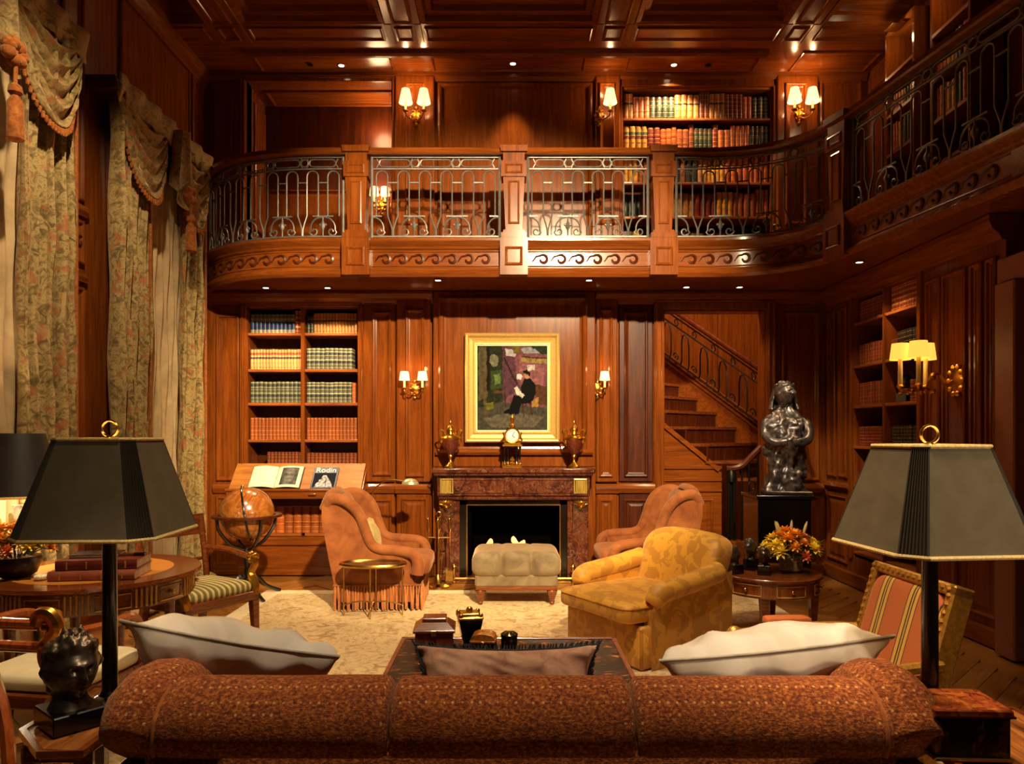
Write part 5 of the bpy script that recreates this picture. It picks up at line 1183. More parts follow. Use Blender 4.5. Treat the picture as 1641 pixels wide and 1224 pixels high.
def pillow_mb(w_, h, t_, n=26, seed=1, pull=.10, wr=.012):
    """square cushion with ears, lying in local X-Z, thickness along Y"""
    sd = seed * 3.1
    def half(s):
        def f(u, v):
            a, b = 2 * u - 1, 2 * v - 1
            x = a * w_ / 2 * (1 - pull * (1 - b * b) * abs(a) ** 2); z = b * h / 2 * (1 - pull * (1 - a * a) * abs(b) ** 2)
            th = t_ / 2 * ((1 - a * a) ** .42) * ((1 - b * b) ** .42)
            wn = noise.noise(Vector((a * 2.2 + sd, b * 1.2, s))) * wr * 2 + wr * math.sin(7 * a + 6 * b * a + sd) * (abs(a * b) + .2) + wr * 1.2 * (.5 - abs(noise.noise(Vector((a * 4 + b * 2 + sd, b * 2 - a, 3 * s)))))
            return (x, s * (th + (wn if th > .01 else 0)), z)
        return f
    mb = MB(); mb.grid(half(-1), n, n); mb.grid(half(1), n, n); return mb
def rim(w_, h, pull=.10, n=20):
    pts = []
    for k in range(4 * n):
        sd, u = divmod(k, n); a = 2 * u / n - 1
        x, z = [(a, -1), (1, a), (-a, 1), (-1, -a)][sd]
        pts.append((x * w_ / 2 * (1 - pull * (1 - z * z) * x * x), 0, z * h / 2 * (1 - pull * (1 - x * x) * z * z)))
    return pts
pc = T('cushion', 'small pale gold cushion tucked against the back of the fringed wing chair', 'cushion', (XP(606, 6.66), 6.66, RT + .60), face_dir(1, .03))
pillow_mb(.36, .34, .13, 14, 2).xf(TR((.02, -.06, 0)) @ rotx(R(16))).obj('cover', fabric('pale_gold_silk', ['#8c7440', '#a89058', '#b8a068'], 6), pc, True, 80)
# -- ottoman
ot = T('ottoman', 'taupe velvet tufted ottoman on turned legs before the fire', 'ottoman', (XP(827, 6.75), 6.75, RT))
ow, od = .385, .29
def tuft(q):
    x, y, z = q; k = 0
    for c in (-.135, .135): k += math.exp(-((x - c) / .022) ** 2)
    dep = .075 * k * (1 if abs(y) > od * .6 or z > .05 else 0); s_ = 1 - dep
    w_ = .007 * noise.noise(Vector((x * 26, y * 8, z * 7))) * (1 - min(1, abs(z) / .13)); return (x, y * (1 - dep * 1.6) + math.copysign(w_, y), z * (1 - dep * .5) + .012 * (1 - (x / .42) ** 2) * (1 if z > 0 else 0))
mb = MB(); mb.pad((0, 0, .36), (2 * ow + .04, 2 * od + .04, .23), .085, (96, 48, 22), fn=tuft); mb.obj('tufted_cushion', 'taupe', ot, True, 80)
mb = MB(); mb.box(-ow + .01, -od + .01, .165, ow - .01, od - .01, .275, .015); mb.obj('upholstered_base', 'taupe', ot)
mb = MB(); mb.box(-ow + .015, -od + .015, .135, ow - .015, od - .015, .168, .006); mb.obj('rail', 'walnut', ot, False)
for x in (-1, 1):
    for y in (-1, 1):
        mb = MB(); mb.lathe([(.018, 0), (.022, .02), (.016, .03), (.045, .10), (.05, .125), (.04, .14), (.045, .16)], 14, (x * (ow - .06), y * (od - .06), 0)); mb.obj('leg', 'walnut', ot)
# -- oval brass tray table
tr = T('tray_table', 'small oval brass-rimmed tray table in front of the fringed wing chair', 'side table', (XP(598, 6.12), 6.12, RT))
mb = MB(); mb.lathe([(.001, .435), (.27, .435), (.27, .445), (.001, .445)], 28, sy=.55); mb.obj('top', plain('smoked_glass_top', '#2a1c10', .12, 0, .4), tr)
mb = MB(); mb.tube([(.275 * math.cos(a), .152 * math.sin(a), .44) for a in [k * PI / 16 for k in range(32)]], .017, 6, True); mb.obj('rim', 'brass', tr)
for k in range(4):
    a = PI / 4 * 0 + k * PI / 2 + (.0 if k % 2 else 0); x, y = .25 * math.cos(a), .135 * math.sin(a)
    mb = MB(); mb.lathe([(.006, 0), (.006, .08), (.010, .085), (.006, .10), (.006, .40), (.012, .42), (.008, .43)], 8, (x, y, 0)); mb.obj('leg', 'brass', tr)
    mb = MB(); mb.tube(catmull([(x, y, .09), (x * .5, y * .5, .12), (0, 0, .115)], 4), .006, 5); mb.obj('stretcher', 'brass', tr)
# -- pharmacy floor lamp behind the wing chair
pl = T('reading_floor_lamp', 'thin brass floor lamp with a scallop shade arching behind the wing chair', 'floor lamp', (XP(592, 7.2), 7.2, 0))
mb = MB(); mb.lathe([(.12, 0), (.12, .012), (.02, .03), (.012, .05)], 18); mb.obj('base', 'brass', pl)
mb = MB(); mb.tube(catmull([(0, 0, .04), (0, 0, .8), (.04, 0, .98), (.14, 0, 1.08), (.24, 0, 1.10), (.36, 0, 1.085)], 6), .008, 6); mb.obj('stem', 'brass', pl)
mb = MB(); mb.lathe([(.015, .06), (.05, .052), (.085, .02), (.088, 0), (.08, 0), (.04, .045)], 14, (.41, 0, 1.055), sy=.8); mb.obj('shade', plain('pale_brass', '#d8c89a', .3, .7), pl)
# -- yellow armchair
yc_d = Vector((-.84, -.54)); ya = T('armchair', 'gold damask armchair with rolled arms and a loose seat cushion', 'armchair', (.98, 5.20, RT), face_dir(*yc_d)); ya.scale = (.95, .95, .96)
hw_ = .42
mb = MB(); mb.box(-hw_, -.46, .0, hw_, .42, .30, .02); mb.obj('skirted_base', 'damask', ya, True, 50)
def tq(q):
    x, y, z = q; return (x, y, z + .015 * (1 - (x / .48) ** 2))
mb = MB(); mb.soft((0, .10, .375), (.80, .88, .17), .2, 40, 16, ez=.45, fn=tq); sc_ = mb.obj('seat_cushion', 'damask', ya, True, 80)
mb = MB(); mb.tube([(.396 * math.copysign(abs(math.cos(a)) ** .2, math.cos(a)), .10 + .436 * math.copysign(abs(math.sin(a)) ** .2, math.sin(a)), .425) for a in [2 * PI * k / 60 for k in range(60)]], .007, 5, True); mb.obj('piping', 'damask', sc_)
def bq(q):
    x, y, z = q; k = max(0, z / .34); return (x * (1 + .06 * k), y - .05 * k * k * 1.5 - .03 * max(0, z) , z - .035 * (x / .4) ** 2 * max(0, k))
mb = MB(); mb.soft((0, -.40, .56), (.78, .24, .64), .38, 40, 18, ez=.42, mat=rotx(R(12)), fn=bq); mb.obj('backrest', 'damask', ya, True, 80)
for sx in (-1, 1):
    mb = MB(); arm = catmull([(sx * .40, .30, .44), (sx * .42, .25, .51), (sx * .42, .10, .535), (sx * .415, -.12, .56), (sx * .41, -.36, .60)], 6); K = len(arm)
    mb.tube(arm, [.075 if i > 3 else .055 + .007 * i for i in range(K)], 14); mb.obj('rolled_arm', 'damask', ya, True, 70)
    mb = MB(); mb.prism([(-.45, .02), (.33, .02), (.33, .40), (.26, .50), (-.1, .53), (-.45, .58)], sx * .37, sx * .445); sp_ = mb.obj('arm_panel', 'damask', ya, True, 50); m = sp_.modifiers.new('b', 'BEVEL'); m.width = .02; m.segments = 3
for x in (-.36, .36):
    for y in (-.38, .34): pass
# -- round drum side table with flowers and bronzes
TD = 5.72; TX = XP(1231, TD); TZ = .455
dt = T('drum_table', 'low round fruitwood drum table with small drawers beside the gold armchair', 'side table', (TX, TD, RT))
mb = MB(); mb.lathe([(.001, TZ - .03), (.39, TZ - .03), (.40, TZ - .022), (.40, TZ - .008), (.392, TZ), (.001, TZ)], 40); mb.obj('top', 'walnut', dt)
mb = MB(); mb.lathe([(.37, TZ - .15), (.375, TZ - .145), (.375, TZ - .03), (.1, TZ - .03), (.1, TZ - .15)], 40); ap = mb.obj('apron', wood('fruitwood', '#5a2a10', '#8a481c', '#a8602c', 'z', 1.5, .22, .5), dt)
for a0 in (-2.35, -1.45, -.55, .35, 1.25, 2.15):
    pts = [(.379 * math.cos(a0 + .3 * s_), .379 * math.sin(a0 + .3 * s_), z) for s_, z in [(-1, TZ - .13), (-.5, TZ - .13), (0, TZ - .13), (.5, TZ - .13), (1, TZ - .13), (1, TZ - .05), (.5, TZ - .05), (0, TZ - .05), (-.5, TZ - .05), (-1, TZ - .05)]]
    mb = MB(); mb.tube(pts, .005, 4, True); dr = mb.obj('drawer_edge', plain('boxwood_line', '#c89a54', .4), ap)
    mb = MB(); mb.ball((.385 * math.cos(a0), .385 * math.sin(a0), TZ - .09), .015, 8, 6); mb.obj('knob', 'brass', ap)
for k in range(4):
    a = PI / 4 + .35 + k * PI / 2; x, y = .33 * math.cos(a), .33 * math.sin(a)
    mb = MB(); v = []
    for z, h in ((0, .018), (.30, .032), (TZ - .03, .034)): v += [(x + sx * h, y + sy * h, z) for sx, sy in ((-1, -1), (1, -1), (1, 1), (-1, 1))]
    mb.add(v, [(3, 2, 1, 0), (8, 9, 10, 11)] + [(j * 4 + i, j * 4 + (i + 1) % 4, j * 4 + 4 + (i + 1) % 4, j * 4 + 4 + i) for j in (0, 1) for i in range(4)]); mb.obj('leg', 'walnut', dt, False)
# flowers
def bouquet(name, loc, label, bowl_mat, R0, seed, bowl):
    q = random.Random(seed); t = T(name, label, 'flowers', loc)
    mb = MB(); mb.lathe(bowl, 20); mb.obj('bowl', bowl_mat, t)
    zb = bowl[-1][1]; pet = [plain('orange_petals_%s' % seed, '#ffae3c', .6, var=.15), plain('yellow_petals_%s' % seed, '#ffd84a', .6, var=.15), plain('rust_petals_%s' % seed, '#e08048', .6), plain('leaf_green_%s' % seed, '#5c6a2c', .6), plain('bud_cream_%s' % seed, '#d8c878', .6)]
    def petal(mb, c, dirv, l, w_, m=0, cup=.3):
        d = Vector(dirv).normalized(); s_ = d.cross(Vector((.13, .2, 1))).normalized(); u = s_.cross(d)
        c = Vector(c); mb.add([c, c + d * l * .5 + s_ * w_ + u * cup * w_, c + d * l + u * cup * l * .3, c + d * l * .5 - s_ * w_ + u * cup * w_, c + d * l * .5 - u * w_ * .2], [(0, 1, 4), (1, 2, 4), (2, 3, 4), (3, 0, 4)], m)
    n = 26
    for k in range(n):
        a = k * 2.4; rr = R0 * math.sqrt((k + .5) / n); el = 1 - (rr / R0) ** 2
        c = Vector((rr * math.cos(a), rr * math.sin(a) * .8, zb + .03 + R0 * .75 * el + q.uniform(-.01, .02)))
        up_ = Vector((math.cos(a) * rr / R0, math.sin(a) * rr / R0, .5 + el)).normalized()
        kind = 1 if (k in (13, 18) or (math.cos(a) < -.5 and rr > .5 * R0)) else q.choice((0, 0, 0, 2))
        mb = MB(); s1 = up_.orthogonal().normalized(); s2 = up_.cross(s1); big = kind == 1 or q.random() < .4; l = R0 * (.36 if big else .27)
        for ring, (cnt, tilt) in enumerate(((10, .0), (8, .35), (5, .9))):
            for j in range(cnt):
                b = 2 * PI * j / cnt + ring; petal(mb, c, (s1 * math.cos(b) + s2 * math.sin(b)) + up_ * tilt, l * (1 - .18 * ring), l * .22, 0, .25)
        mb.tube([(c.x * .3, c.y * .3, zb - .01), tuple(c)], .003, 4, m=1)
        mb.obj('flower', [pet[kind], pet[3]], t, True, 60)
    for k in range(34):
        a = q.uniform(0, 6.28); rr = R0 * q.uniform(.55, 1.12); c = Vector((rr * .6 * math.cos(a), rr * .6 * math.sin(a) * .8, zb + .01 + q.uniform(0, .07)))
        mb = MB(); petal(mb, c, (math.cos(a), math.sin(a) * .8, q.uniform(-.2, .9)), R0 * q.uniform(.4, .6), R0 * .13, 0, .2); mb.obj('leaf', pet[3], t, True, 60)
    for k in range(6):
        a = q.uniform(-.6, 3.6); c = Vector((.4 * R0 * math.cos(a), .2 * R0 * math.sin(a), zb + R0 * .75)); d = Vector((.3 * math.cos(a), 0, 1)).normalized()
        mb = MB(); mb.tube([c, c + d * R0 * .2, c + d * R0 * .4, c + d * R0 * .5], [.003, .012, .009, .002], 6); mb.obj('lily_bud', pet[4], t)
    return t
bouquet('flower_arrangement', (XP(1266, TD) - .0, TD - .02, RT + TZ), 'orange and yellow flowers in a woven bowl on the round drum table', fabric('woven_basket', ['#5a4a30', '#8a7650', '#a89468'], 60, stretch=(1, 1, 1)), .235, 11, [(.06, 0), (.085, .02), (.092, .07), (.085, .11)])
# sculpted heads ---------------------------------------------------------------
def head_mesh(s_, seed=0, n=48, k=36, rough=.02):
    """bronze head facing +X, about 2*s_ tall"""
    def g(a, b, w_): return math.exp(-((a - b) / w_) ** 2)
    def f(u, v):
        th = 2 * PI * u; ph = PI * (v - .5); cx, cy, cz = math.cos(ph) * math.cos(th), math.cos(ph) * math.sin(th), math.sin(ph)
        x, y, z = cx * .86, cy * .70, cz * 1.0
        front = max(0, cx)
        if z < 0: y *= 1 - .35 * (-z) ** 1.4 * (.4 + .6 * front); x *= 1 - .12 * (-z)
        ay = abs(cy)
        x += front * (.36 * g(z, -.14, .13) * g(cy, 0, .14) + .20 * g(z, .06, .18) * g(cy, 0, .10))     # nose
        x += front * (.15 * g(z, .27, .09) * g(ay, .22, .24)) - front * .22 * g(z, .12, .09) * g(ay, .27, .11) + front * .10 * g(z, .11, .055) * g(ay, .27, .07)  # brow, socket, eyeball
        x += front * (.13 * g(z, -.40, .05) + .12 * g(z, -.53, .06) - .10 * g(z, -.46, .03)) * g(cy, 0, .22)                # lips
        x += front * .22 * g(z, -.80, .14) * g(cy, 0, .3) + front * .05 * g(z, -.1, .15) * g(ay, .4, .15)                    # chin, cheekbones
        y += math.copysign(.10, cy) * g(cx, -.08, .13) * g(z, -.05, .2) * ay                                                # ears
        nv = noise.fractal(Vector((x * 3.2 + seed, y * 3.2, z * 3.2)), .8, 2.2, 4)
        hair = max(0, min(1, (.25 - cx + max(0, z - .35) * 2.2) * 2.5))
        k_ = 1 + hair * (.14 + .17 * nv) + (1 - hair) * rough * .4 * nv
        return (x * s_ * k_, y * s_ * k_, z * s_ * k_)
    mb = MB(); mb.grid(f, n, k, closed_u=True); return mb
def bust(name, label, loc, rz, s_, block, seed, cat='sculpture', group=None, tilt=0, nk=(48, 36)):
    t = T(name, label, cat, loc, rz, group)
    bw, bh = block; mb = MB(); mb.box(-bw, -bw * .85, 0, bw, bw * .85, bh, .004); mb.obj('block', 'black', t, False)
    head_mesh(s_, seed, *nk).xf(TR((.02, 0, bh + s_ * 1.25)) @ roty(tilt)).obj('head', 'bronze', t, True, 80)
    mb = MB(); mb.lathe([(s_ * .62, 0), (s_ * .5, s_ * .25), (s_ * .46, s_ * .55), (s_ * .4, s_ * .9)], 14, (0, 0, bh)); mb.obj('neck', 'bronze', t, True, 80)
    return t
for k, (px, d, s_, bh, lab) in enumerate(((1177, 5.62, .062, .075, 'small black bronze head on a block, nearest the gold armchair'), (1203, 5.78, .07, .09, 'small black bronze head on a block, tallest in the middle of the three'), (1224, 5.58, .062, .075, 'small black bronze head on a block, next to the flower bowl'))):
    bust('bronze_portrait', lab, (XP(px, d), d, RT + TZ), R(-150 + 20 * k), s_, (.055, bh), 3 + k * 5, group='little bronze heads on the drum table', nk=(28, 22))
# -- robed statue on its black pedestal
pd = T('pedestal', 'tall black pedestal under the bronze statue beside the stair doorway', 'pedestal', (XP(1249, 7.1), 7.18, 0))
mb = MB(); mb.box(-.26, -.22, .0, .26, .22, .93, .008); mb.obj('body', 'black', pd, False)
mb = MB(); mb.box(-.28, -.24, .93, .28, .24, .965, .006); mb.obj('cap', 'black', pd, False)
mb = MB(); mb.box(-.28, -.24, 0, .28, .24, .06, .006); mb.obj('base', 'black', pd, False)
so = T('statue', 'dark bronze statue of a standing robed figure on a black pedestal', 'sculpture', (XP(1263, 7.1), 7.16, .965), R(-100))
mb = MB(); mb.box(-.17, -.22, 0, .17, .22, .035, .008); mb.obj('plinth', 'bronze', so, False)
def robe(u, v):
    a = 2 * PI * u; z = v; prof = [(0, .19), (.08, .165), (.3, .165), (.5, .17), (.62, .18), (.74, .19), (.82, .17), (.88, .10), (.92, .06), (1, .05)]
    for (z0, r0), (z1, r1) in zip(prof, prof[1:]):
        if z0 <= z <= z1: r = r0 + (r1 - r0) * (z - z0) / (z1 - z0)
    fold = .016 * math.sin(a * 5 + 3 * z) * (1 - z) + .06 * noise.fractal(Vector((math.cos(a) * 2.2, math.sin(a) * 2.2, z * 5)), .7, 2.1, 4)
    rx, ry = (r + fold) * .78, (r + fold) * 1.0
    arm = .045 * math.exp(-((z - .58) / .10) ** 2) * max(0, math.cos(a)) + .035 * math.exp(-((z - .70) / .12) ** 2) * abs(math.sin(a))
    lean = -.05 * z * z
    return ((rx + arm) * math.cos(a) + lean, (ry + arm * .5) * math.sin(a), .035 + z * .88)
mb = MB(); mb.grid(robe, 56, 60, closed_u=True)
for sy in (-1, 1): mb.tube(catmull([(-.03, sy * .17, .72), (.06, sy * .20, .60), (.14, sy * .14, .52), (.165, sy * .02, .52)], 6), [.058 - .001 * k for k in range(19)], 10)
mb.v = [tuple(Vector(q_) + Vector((1, .6, 0)) * (.022 * noise.fractal(Vector(q_) * 9, .8, 2.1, 3))) for q_ in mb.v]
mb.obj('figure', 'statue_bronze', so, True, 80)
head_mesh(.112, 17, 56, 44, .05).xf(TR((-.035, 0, 1.0)) @ rotz(R(38)) @ roty(R(-8))).obj('head', 'statue_bronze', so, True, 80)
mb = MB(); mb.grid(lambda u, v: ((-.06 - .10 * math.sin(PI * v) * .5 + (.085 + .03 * v) * -math.cos((u - .5) * 4.0) * .9) + .018 * noise.fractal(Vector((u * 9, v * 3, 2)), .7, 2, 3), (.095 + .06 * v) * math.sin((u - .5) * 4.4), 1.10 - .26 * v), 30, 14); solid(mb.obj('hair', 'statue_bronze', so, True, 80), .02)
# -- coffee table
CT0, CT1, CD0, CD1, CZ = -.56, .56, 2.96, 3.84, .45
ct = T('coffee_table', 'low dark coffee table with a mottled tortoiseshell-lacquer top behind the sofa', 'coffee table', (0, (CD0 + CD1) / 2, RT))
def tort():
    n = NT('tortoiseshell_lacquer'); f = n.noise(n.coords((1, 2, 1)), 9, 5, .65, 2); return n.set(n.ramp(f, [(.42, S('#0c0502')), (.54, S('#1e0c04')), (.6, S('#6a360e')), (.68, S('#b87020'))]), .4, 0, 0, 0, .25)
tm = tort(); hd2 = (CD1 - CD0) / 2
mb = MB(); mb.box(CT0, -hd2, CZ - .05, CT1, hd2, CZ, .005); mb.obj('top', tm, ct, False)
mb = MB()
for a, b, c, d in ((CT0 - .012, -hd2 - .012, CT1 + .012, -hd2 + .012), (CT0 - .012, hd2 - .012, CT1 + .012, hd2 + .012), (CT0 - .012, -hd2, CT0 + .012, hd2), (CT1 - .012, -hd2, CT1 + .012, hd2)): mb.box(a, b, CZ - .06, c, d, CZ + .006, .003)
mb.obj('edge_band', 'walnut', ct, False)
for x in (CT0 + .04, CT1 - .04):
    for y in (-hd2 + .04, hd2 - .04): mb = MB(); mb.box(x - .03, y - .03, 0, x + .03, y + .03, CZ - .05, .004); mb.obj('leg', 'walnut', ct, False)
mb = MB(); mb.box(CT0 + .06, -hd2 + .06, .12, CT1 - .06, hd2 - .06, .14); mb.obj('lower_shelf', 'walnut', ct, False)
CTZ = RT + CZ + .001
redl = plain('red_lacquer', '#6a2410', .2, 0, .5, var=.4)
bx = T('casket', 'large red-brown casket with a stepped lid on the coffee table', 'box', (XP(697, 3.66), 3.66, CTZ), .05)
mb = MB(); mb.box(-.095, -.085, 0, .095, .085, .10, .004); mb.obj('body', redl, bx, False)
mb = MB(); mb.box(-.105, -.095, .10, .105, .095, .115, .003); v = [(-.10, -.09, .115), (.10, -.09, .115), (.10, .09, .115), (-.10, .09, .115), (-.065, -.055, .145), (.065, -.055, .145), (.065, .055, .145), (-.065, .055, .145)]
mb.add(v, [(0, 1, 5, 4), (1, 2, 6, 5), (2, 3, 7, 6), (3, 0, 4, 7), (4, 5, 6, 7)]); mb.box(-.06, -.05, .14, .06, .05, .165, .004); mb.obj('lid', 'walnut', bx, False)
mb = MB(); mb.box(-.012, -.098, .085, .012, -.085, .115, .002); mb.obj('clasp', 'brass', bx, False)
bx = T('lidded_urn', 'black and gilt square urn box with a flared lid on the coffee table', 'box', (XP(752, 3.66), 3.68, CTZ), .2)
mb = MB(); v = []
for z, h in ((0, .05), (.02, .05), (.03, .035), (.12, .055), (.15, .06)): v += [(sx * h, sy * h, z) for sx, sy in ((-1, -1), (1, -1), (1, 1), (-1, 1))]
mb.add(v, [(3, 2, 1, 0), (16, 17, 18, 19)] + [(j * 4 + i, j * 4 + (i + 1) % 4, j * 4 + 4 + (i + 1) % 4, j * 4 + 4 + i) for j in range(4) for i in range(4)]); mb.obj('body', 'black', bx, False)
mb = MB(); mb.box(-.064, -.064, .15, .064, .064, .168, .006); mb.box(-.045, -.045, .168, .045, .045, .182, .004); mb.ball((0, 0, .192), .018, 10, 6)
for sx in (-1, 1):
    for sy in (-1, 1): mb.ball((sx * .05, sy * .05, .172), .014, 8, 5)
mb.obj('lid', 'gilt', bx)
bx = T('tea_caddy', 'tortoiseshell caddy with a domed lid on the coffee table', 'box', (XP(776, 3.56), 3.50, CTZ), -.1)
mb = MB(); mb.box(-.058, -.05, 0, .058, .05, .085, .004); mb.obj('body', tm, bx, False)
mb = MB(); mb.box(-.062, -.054, .085, .062, .054, .097, .003); mb.prism([(-.058, .097)] + [(.058 * math.cos(a), .097 + .03 * math.sin(a) ** .7) for a in [PI - PI * k / 8 for k in range(1, 8)]] + [(.058, .097)], -.05, .05, 'y'); mb.obj('lid', plain('amber_shell', '#9a5a24', .2, 0, .4, var=.6, sc=40), bx)
mb = MB(); mb.box(-.008, -.058, .07, .008, -.05, .095, .002); mb.obj('clasp', 'brass', bx, False)
bx = T('fluted_canister', 'small round canister with a striped dark lid on the coffee table', 'box', (XP(816, 3.56), 3.56, CTZ))
mb = MB(); mb.lathe([(.038, 0), (.04, .005), (.04, .085), (.036, .09)], 20); mb.obj('body', tm, bx)
mb = MB(); mb.lathe([(.042, .088), (.043, .10), (.030, .108), (.001, .112)], 20); ld = mb.obj('lid', 'black', bx)
for k in range(8): a = k * PI / 4; mb = MB(); mb.tube([(.008 * math.cos(a), .008 * math.sin(a), .113), (.03 * math.cos(a), .03 * math.sin(a), .109), (.042 * math.cos(a), .042 * math.sin(a), .10)], .003, 4); mb.obj('inlay_strip', 'brass', ld)
# -- sofa seen from behind
SD = 2.10
sf = T('sofa', 'long rust chenille sofa with three back cushions seen from behind', 'sofa', (.02, SD + .35, 0))
Y0 = -.35
mb = MB(); mb.box(-1.10, Y0 + .0, .10, 1.13, Y0 + .16, .655, .03); mb.obj('back_frame', 'chenille', sf, True, 50)
def roundback(x0, x1, left_end, right_end):
    n = 44
    def f(u, v):
        x = x0 + (x1 - x0) * u; e = 1.0
        rl, rr_ = (.17 if left_end else .03), (.17 if right_end else .03)
        fl_l, fl_r = (0 if left_end else .8), (0 if right_end else .8)
        if x - x0 < rl: e = min(e, fl_l + (1 - fl_l) * max(.0, 1 - (1 - (x - x0) / rl) ** 2.2) ** .5)
        if x1 - x < rr_: e = min(e, fl_r + (1 - fl_r) * max(.0, 1 - (1 - (x1 - x) / rr_) ** 2.2) ** .5)
        a = PI * 1.35 * v - .12 * PI
        ry, rz = .150, .135; bul = .006 * noise.noise(Vector((x * 3, v * 4, 1)))
        y = -math.cos(a) * (ry + bul) * (.35 + .65 * e); z = math.sin(a) * (rz + bul) * (.30 + .70 * e)
        return (x, Y0 + .115 + y, .665 + z - .035 * (1 - e))
    mb = MB(); mb.grid(f, n, 26); k = len(mb.v); W = n + 1; roundback.edge = [f(u_, v_ / 24) for u_ in ([.11] if left_end else []) + ([.89] if right_end else []) for v_ in range(25)]
    mb.f.append(tuple(j * W for j in range(27))); mb.f.append(tuple(j * W + n for j in range(26, -1, -1))); mb.m += [0, 0]
    return mb
S0, S1, S2, S3 = -1.135, XP(622, SD) - .02, XP(1020, SD) - .02, 1.165
for a, b, l, r, ps in ((S0, S1 - .004, True, False, 0), (S1 + .004, S2 - .004, False, False, 1), (S2 + .004, S3, False, True, 2)):
    bcush = roundback(a, b, l, r).obj('back_cushion', 'chenille', sf, True, 60)
    if roundback.edge: mb = MB(); mb.tube(roundback.edge, .007, 6); mb.obj('piping', 'rust', bcush)
for sx, x_ in ((-1, -1.13), (1, 1.17)):
    mb = MB(); arm = catmull([(x_ + sx * .01, Y0 + .02, .63), (x_, Y0 + .10, .69), (x_, Y0 + .22, .70), (x_, Y0 + .40, .63), (x_, Y0 + .60, .55), (x_, Y0 + .70, .50)], 6); K = len(arm)
    mb.tube(arm, [.09 + .035 * min(1, i / 6) for i in range(K)], 16); mb.obj('rolled_arm', 'chenille', sf, True, 70)
    mb = MB(); mb.box(x_ - .09, Y0 + .03, .10, x_ + .09, Y0 + .70, .56, .03); mb.obj('arm_panel', 'chenille', sf, True, 50)
mb = MB(); mb.box(-1.05, Y0 + .14, .10, 1.09, Y0 + .70, .30, .02); mb.obj('seat_base', 'chenille', sf, True, 50)
for k in range(3):
    mb = MB(); mb.soft((-.70 + .72 * k, Y0 + .44, .37), (.70, .56, .16), .25, ez=.45); mb.obj('seat_cushion', 'chenille', sf, True, 80)
for x in (-1.05, 1.08):
    for y in (Y0 + .06, Y0 + .62): mb = MB(); mb.lathe([(.025, 0), (.035, .03), (.04, .11)], 10, (x, y, 0)); mb.obj('foot', 'wood_dark', sf)
def throw(name, label, loc, rz, tilt, w_, h, t_, seed, mat, pip, roll=0):
    o = T(name, label, 'cushion', loc, rz); q = roty(roll) @ rotx(tilt)
    pillow_mb(w_, h, t_, 44, seed, .15, .014).xf(q).obj('cover', mat, o, True, 80)
    mb = MB(); mb.tube(rim(w_, h, .15), .006, 5, True); mb.xf(q).obj('piping', pip, o, True, 80)
    return o
ppipe = plain('grey_silk_piping', '#8a8070', .6)
throw('cushion', 'beige silk cushion slumped at the flower-desk end of the sofa', (XP(385, 2.66), 2.66, .70), R(5), R(54), .74, .54, .24, 3, 'pillow', ppipe, R(11))
throw('cushion', 'beige silk cushion slumped at the striped-armchair end of the sofa', (XP(1226, 2.66), 2.66, .675), R(-6), R(56), .78, .54, .26, 8, 'pillow', ppipe, R(-8))
cp = throw('cushion', 'rose tapestry bolster cushion with black fringe in the middle of the sofa', (XP(812, 2.52), 2.52, .66), 0, R(-22), .66, .30, .15, 5, 'tapestry', 'piping')
mb = MB(); q = random.Random(3)
pts = [p_ for p_ in rim(.66, .30, .15, 60) if p_[2] > .09 or abs(p_[0]) > .26]
for p_ in pts:
    j = q.uniform(-.006, .006); d_ = Vector((p_[0] * .3, 0, p_[2])).normalized(); mb.tube([p_, (p_[0] + d_.x * .02 + j, j, p_[2] + d_.z * .02)], [.005, .003], 4)
mb.xf(rotx(R(-22))); stuff(mb.obj('black_fringe', 'piping', cp, True, 80))
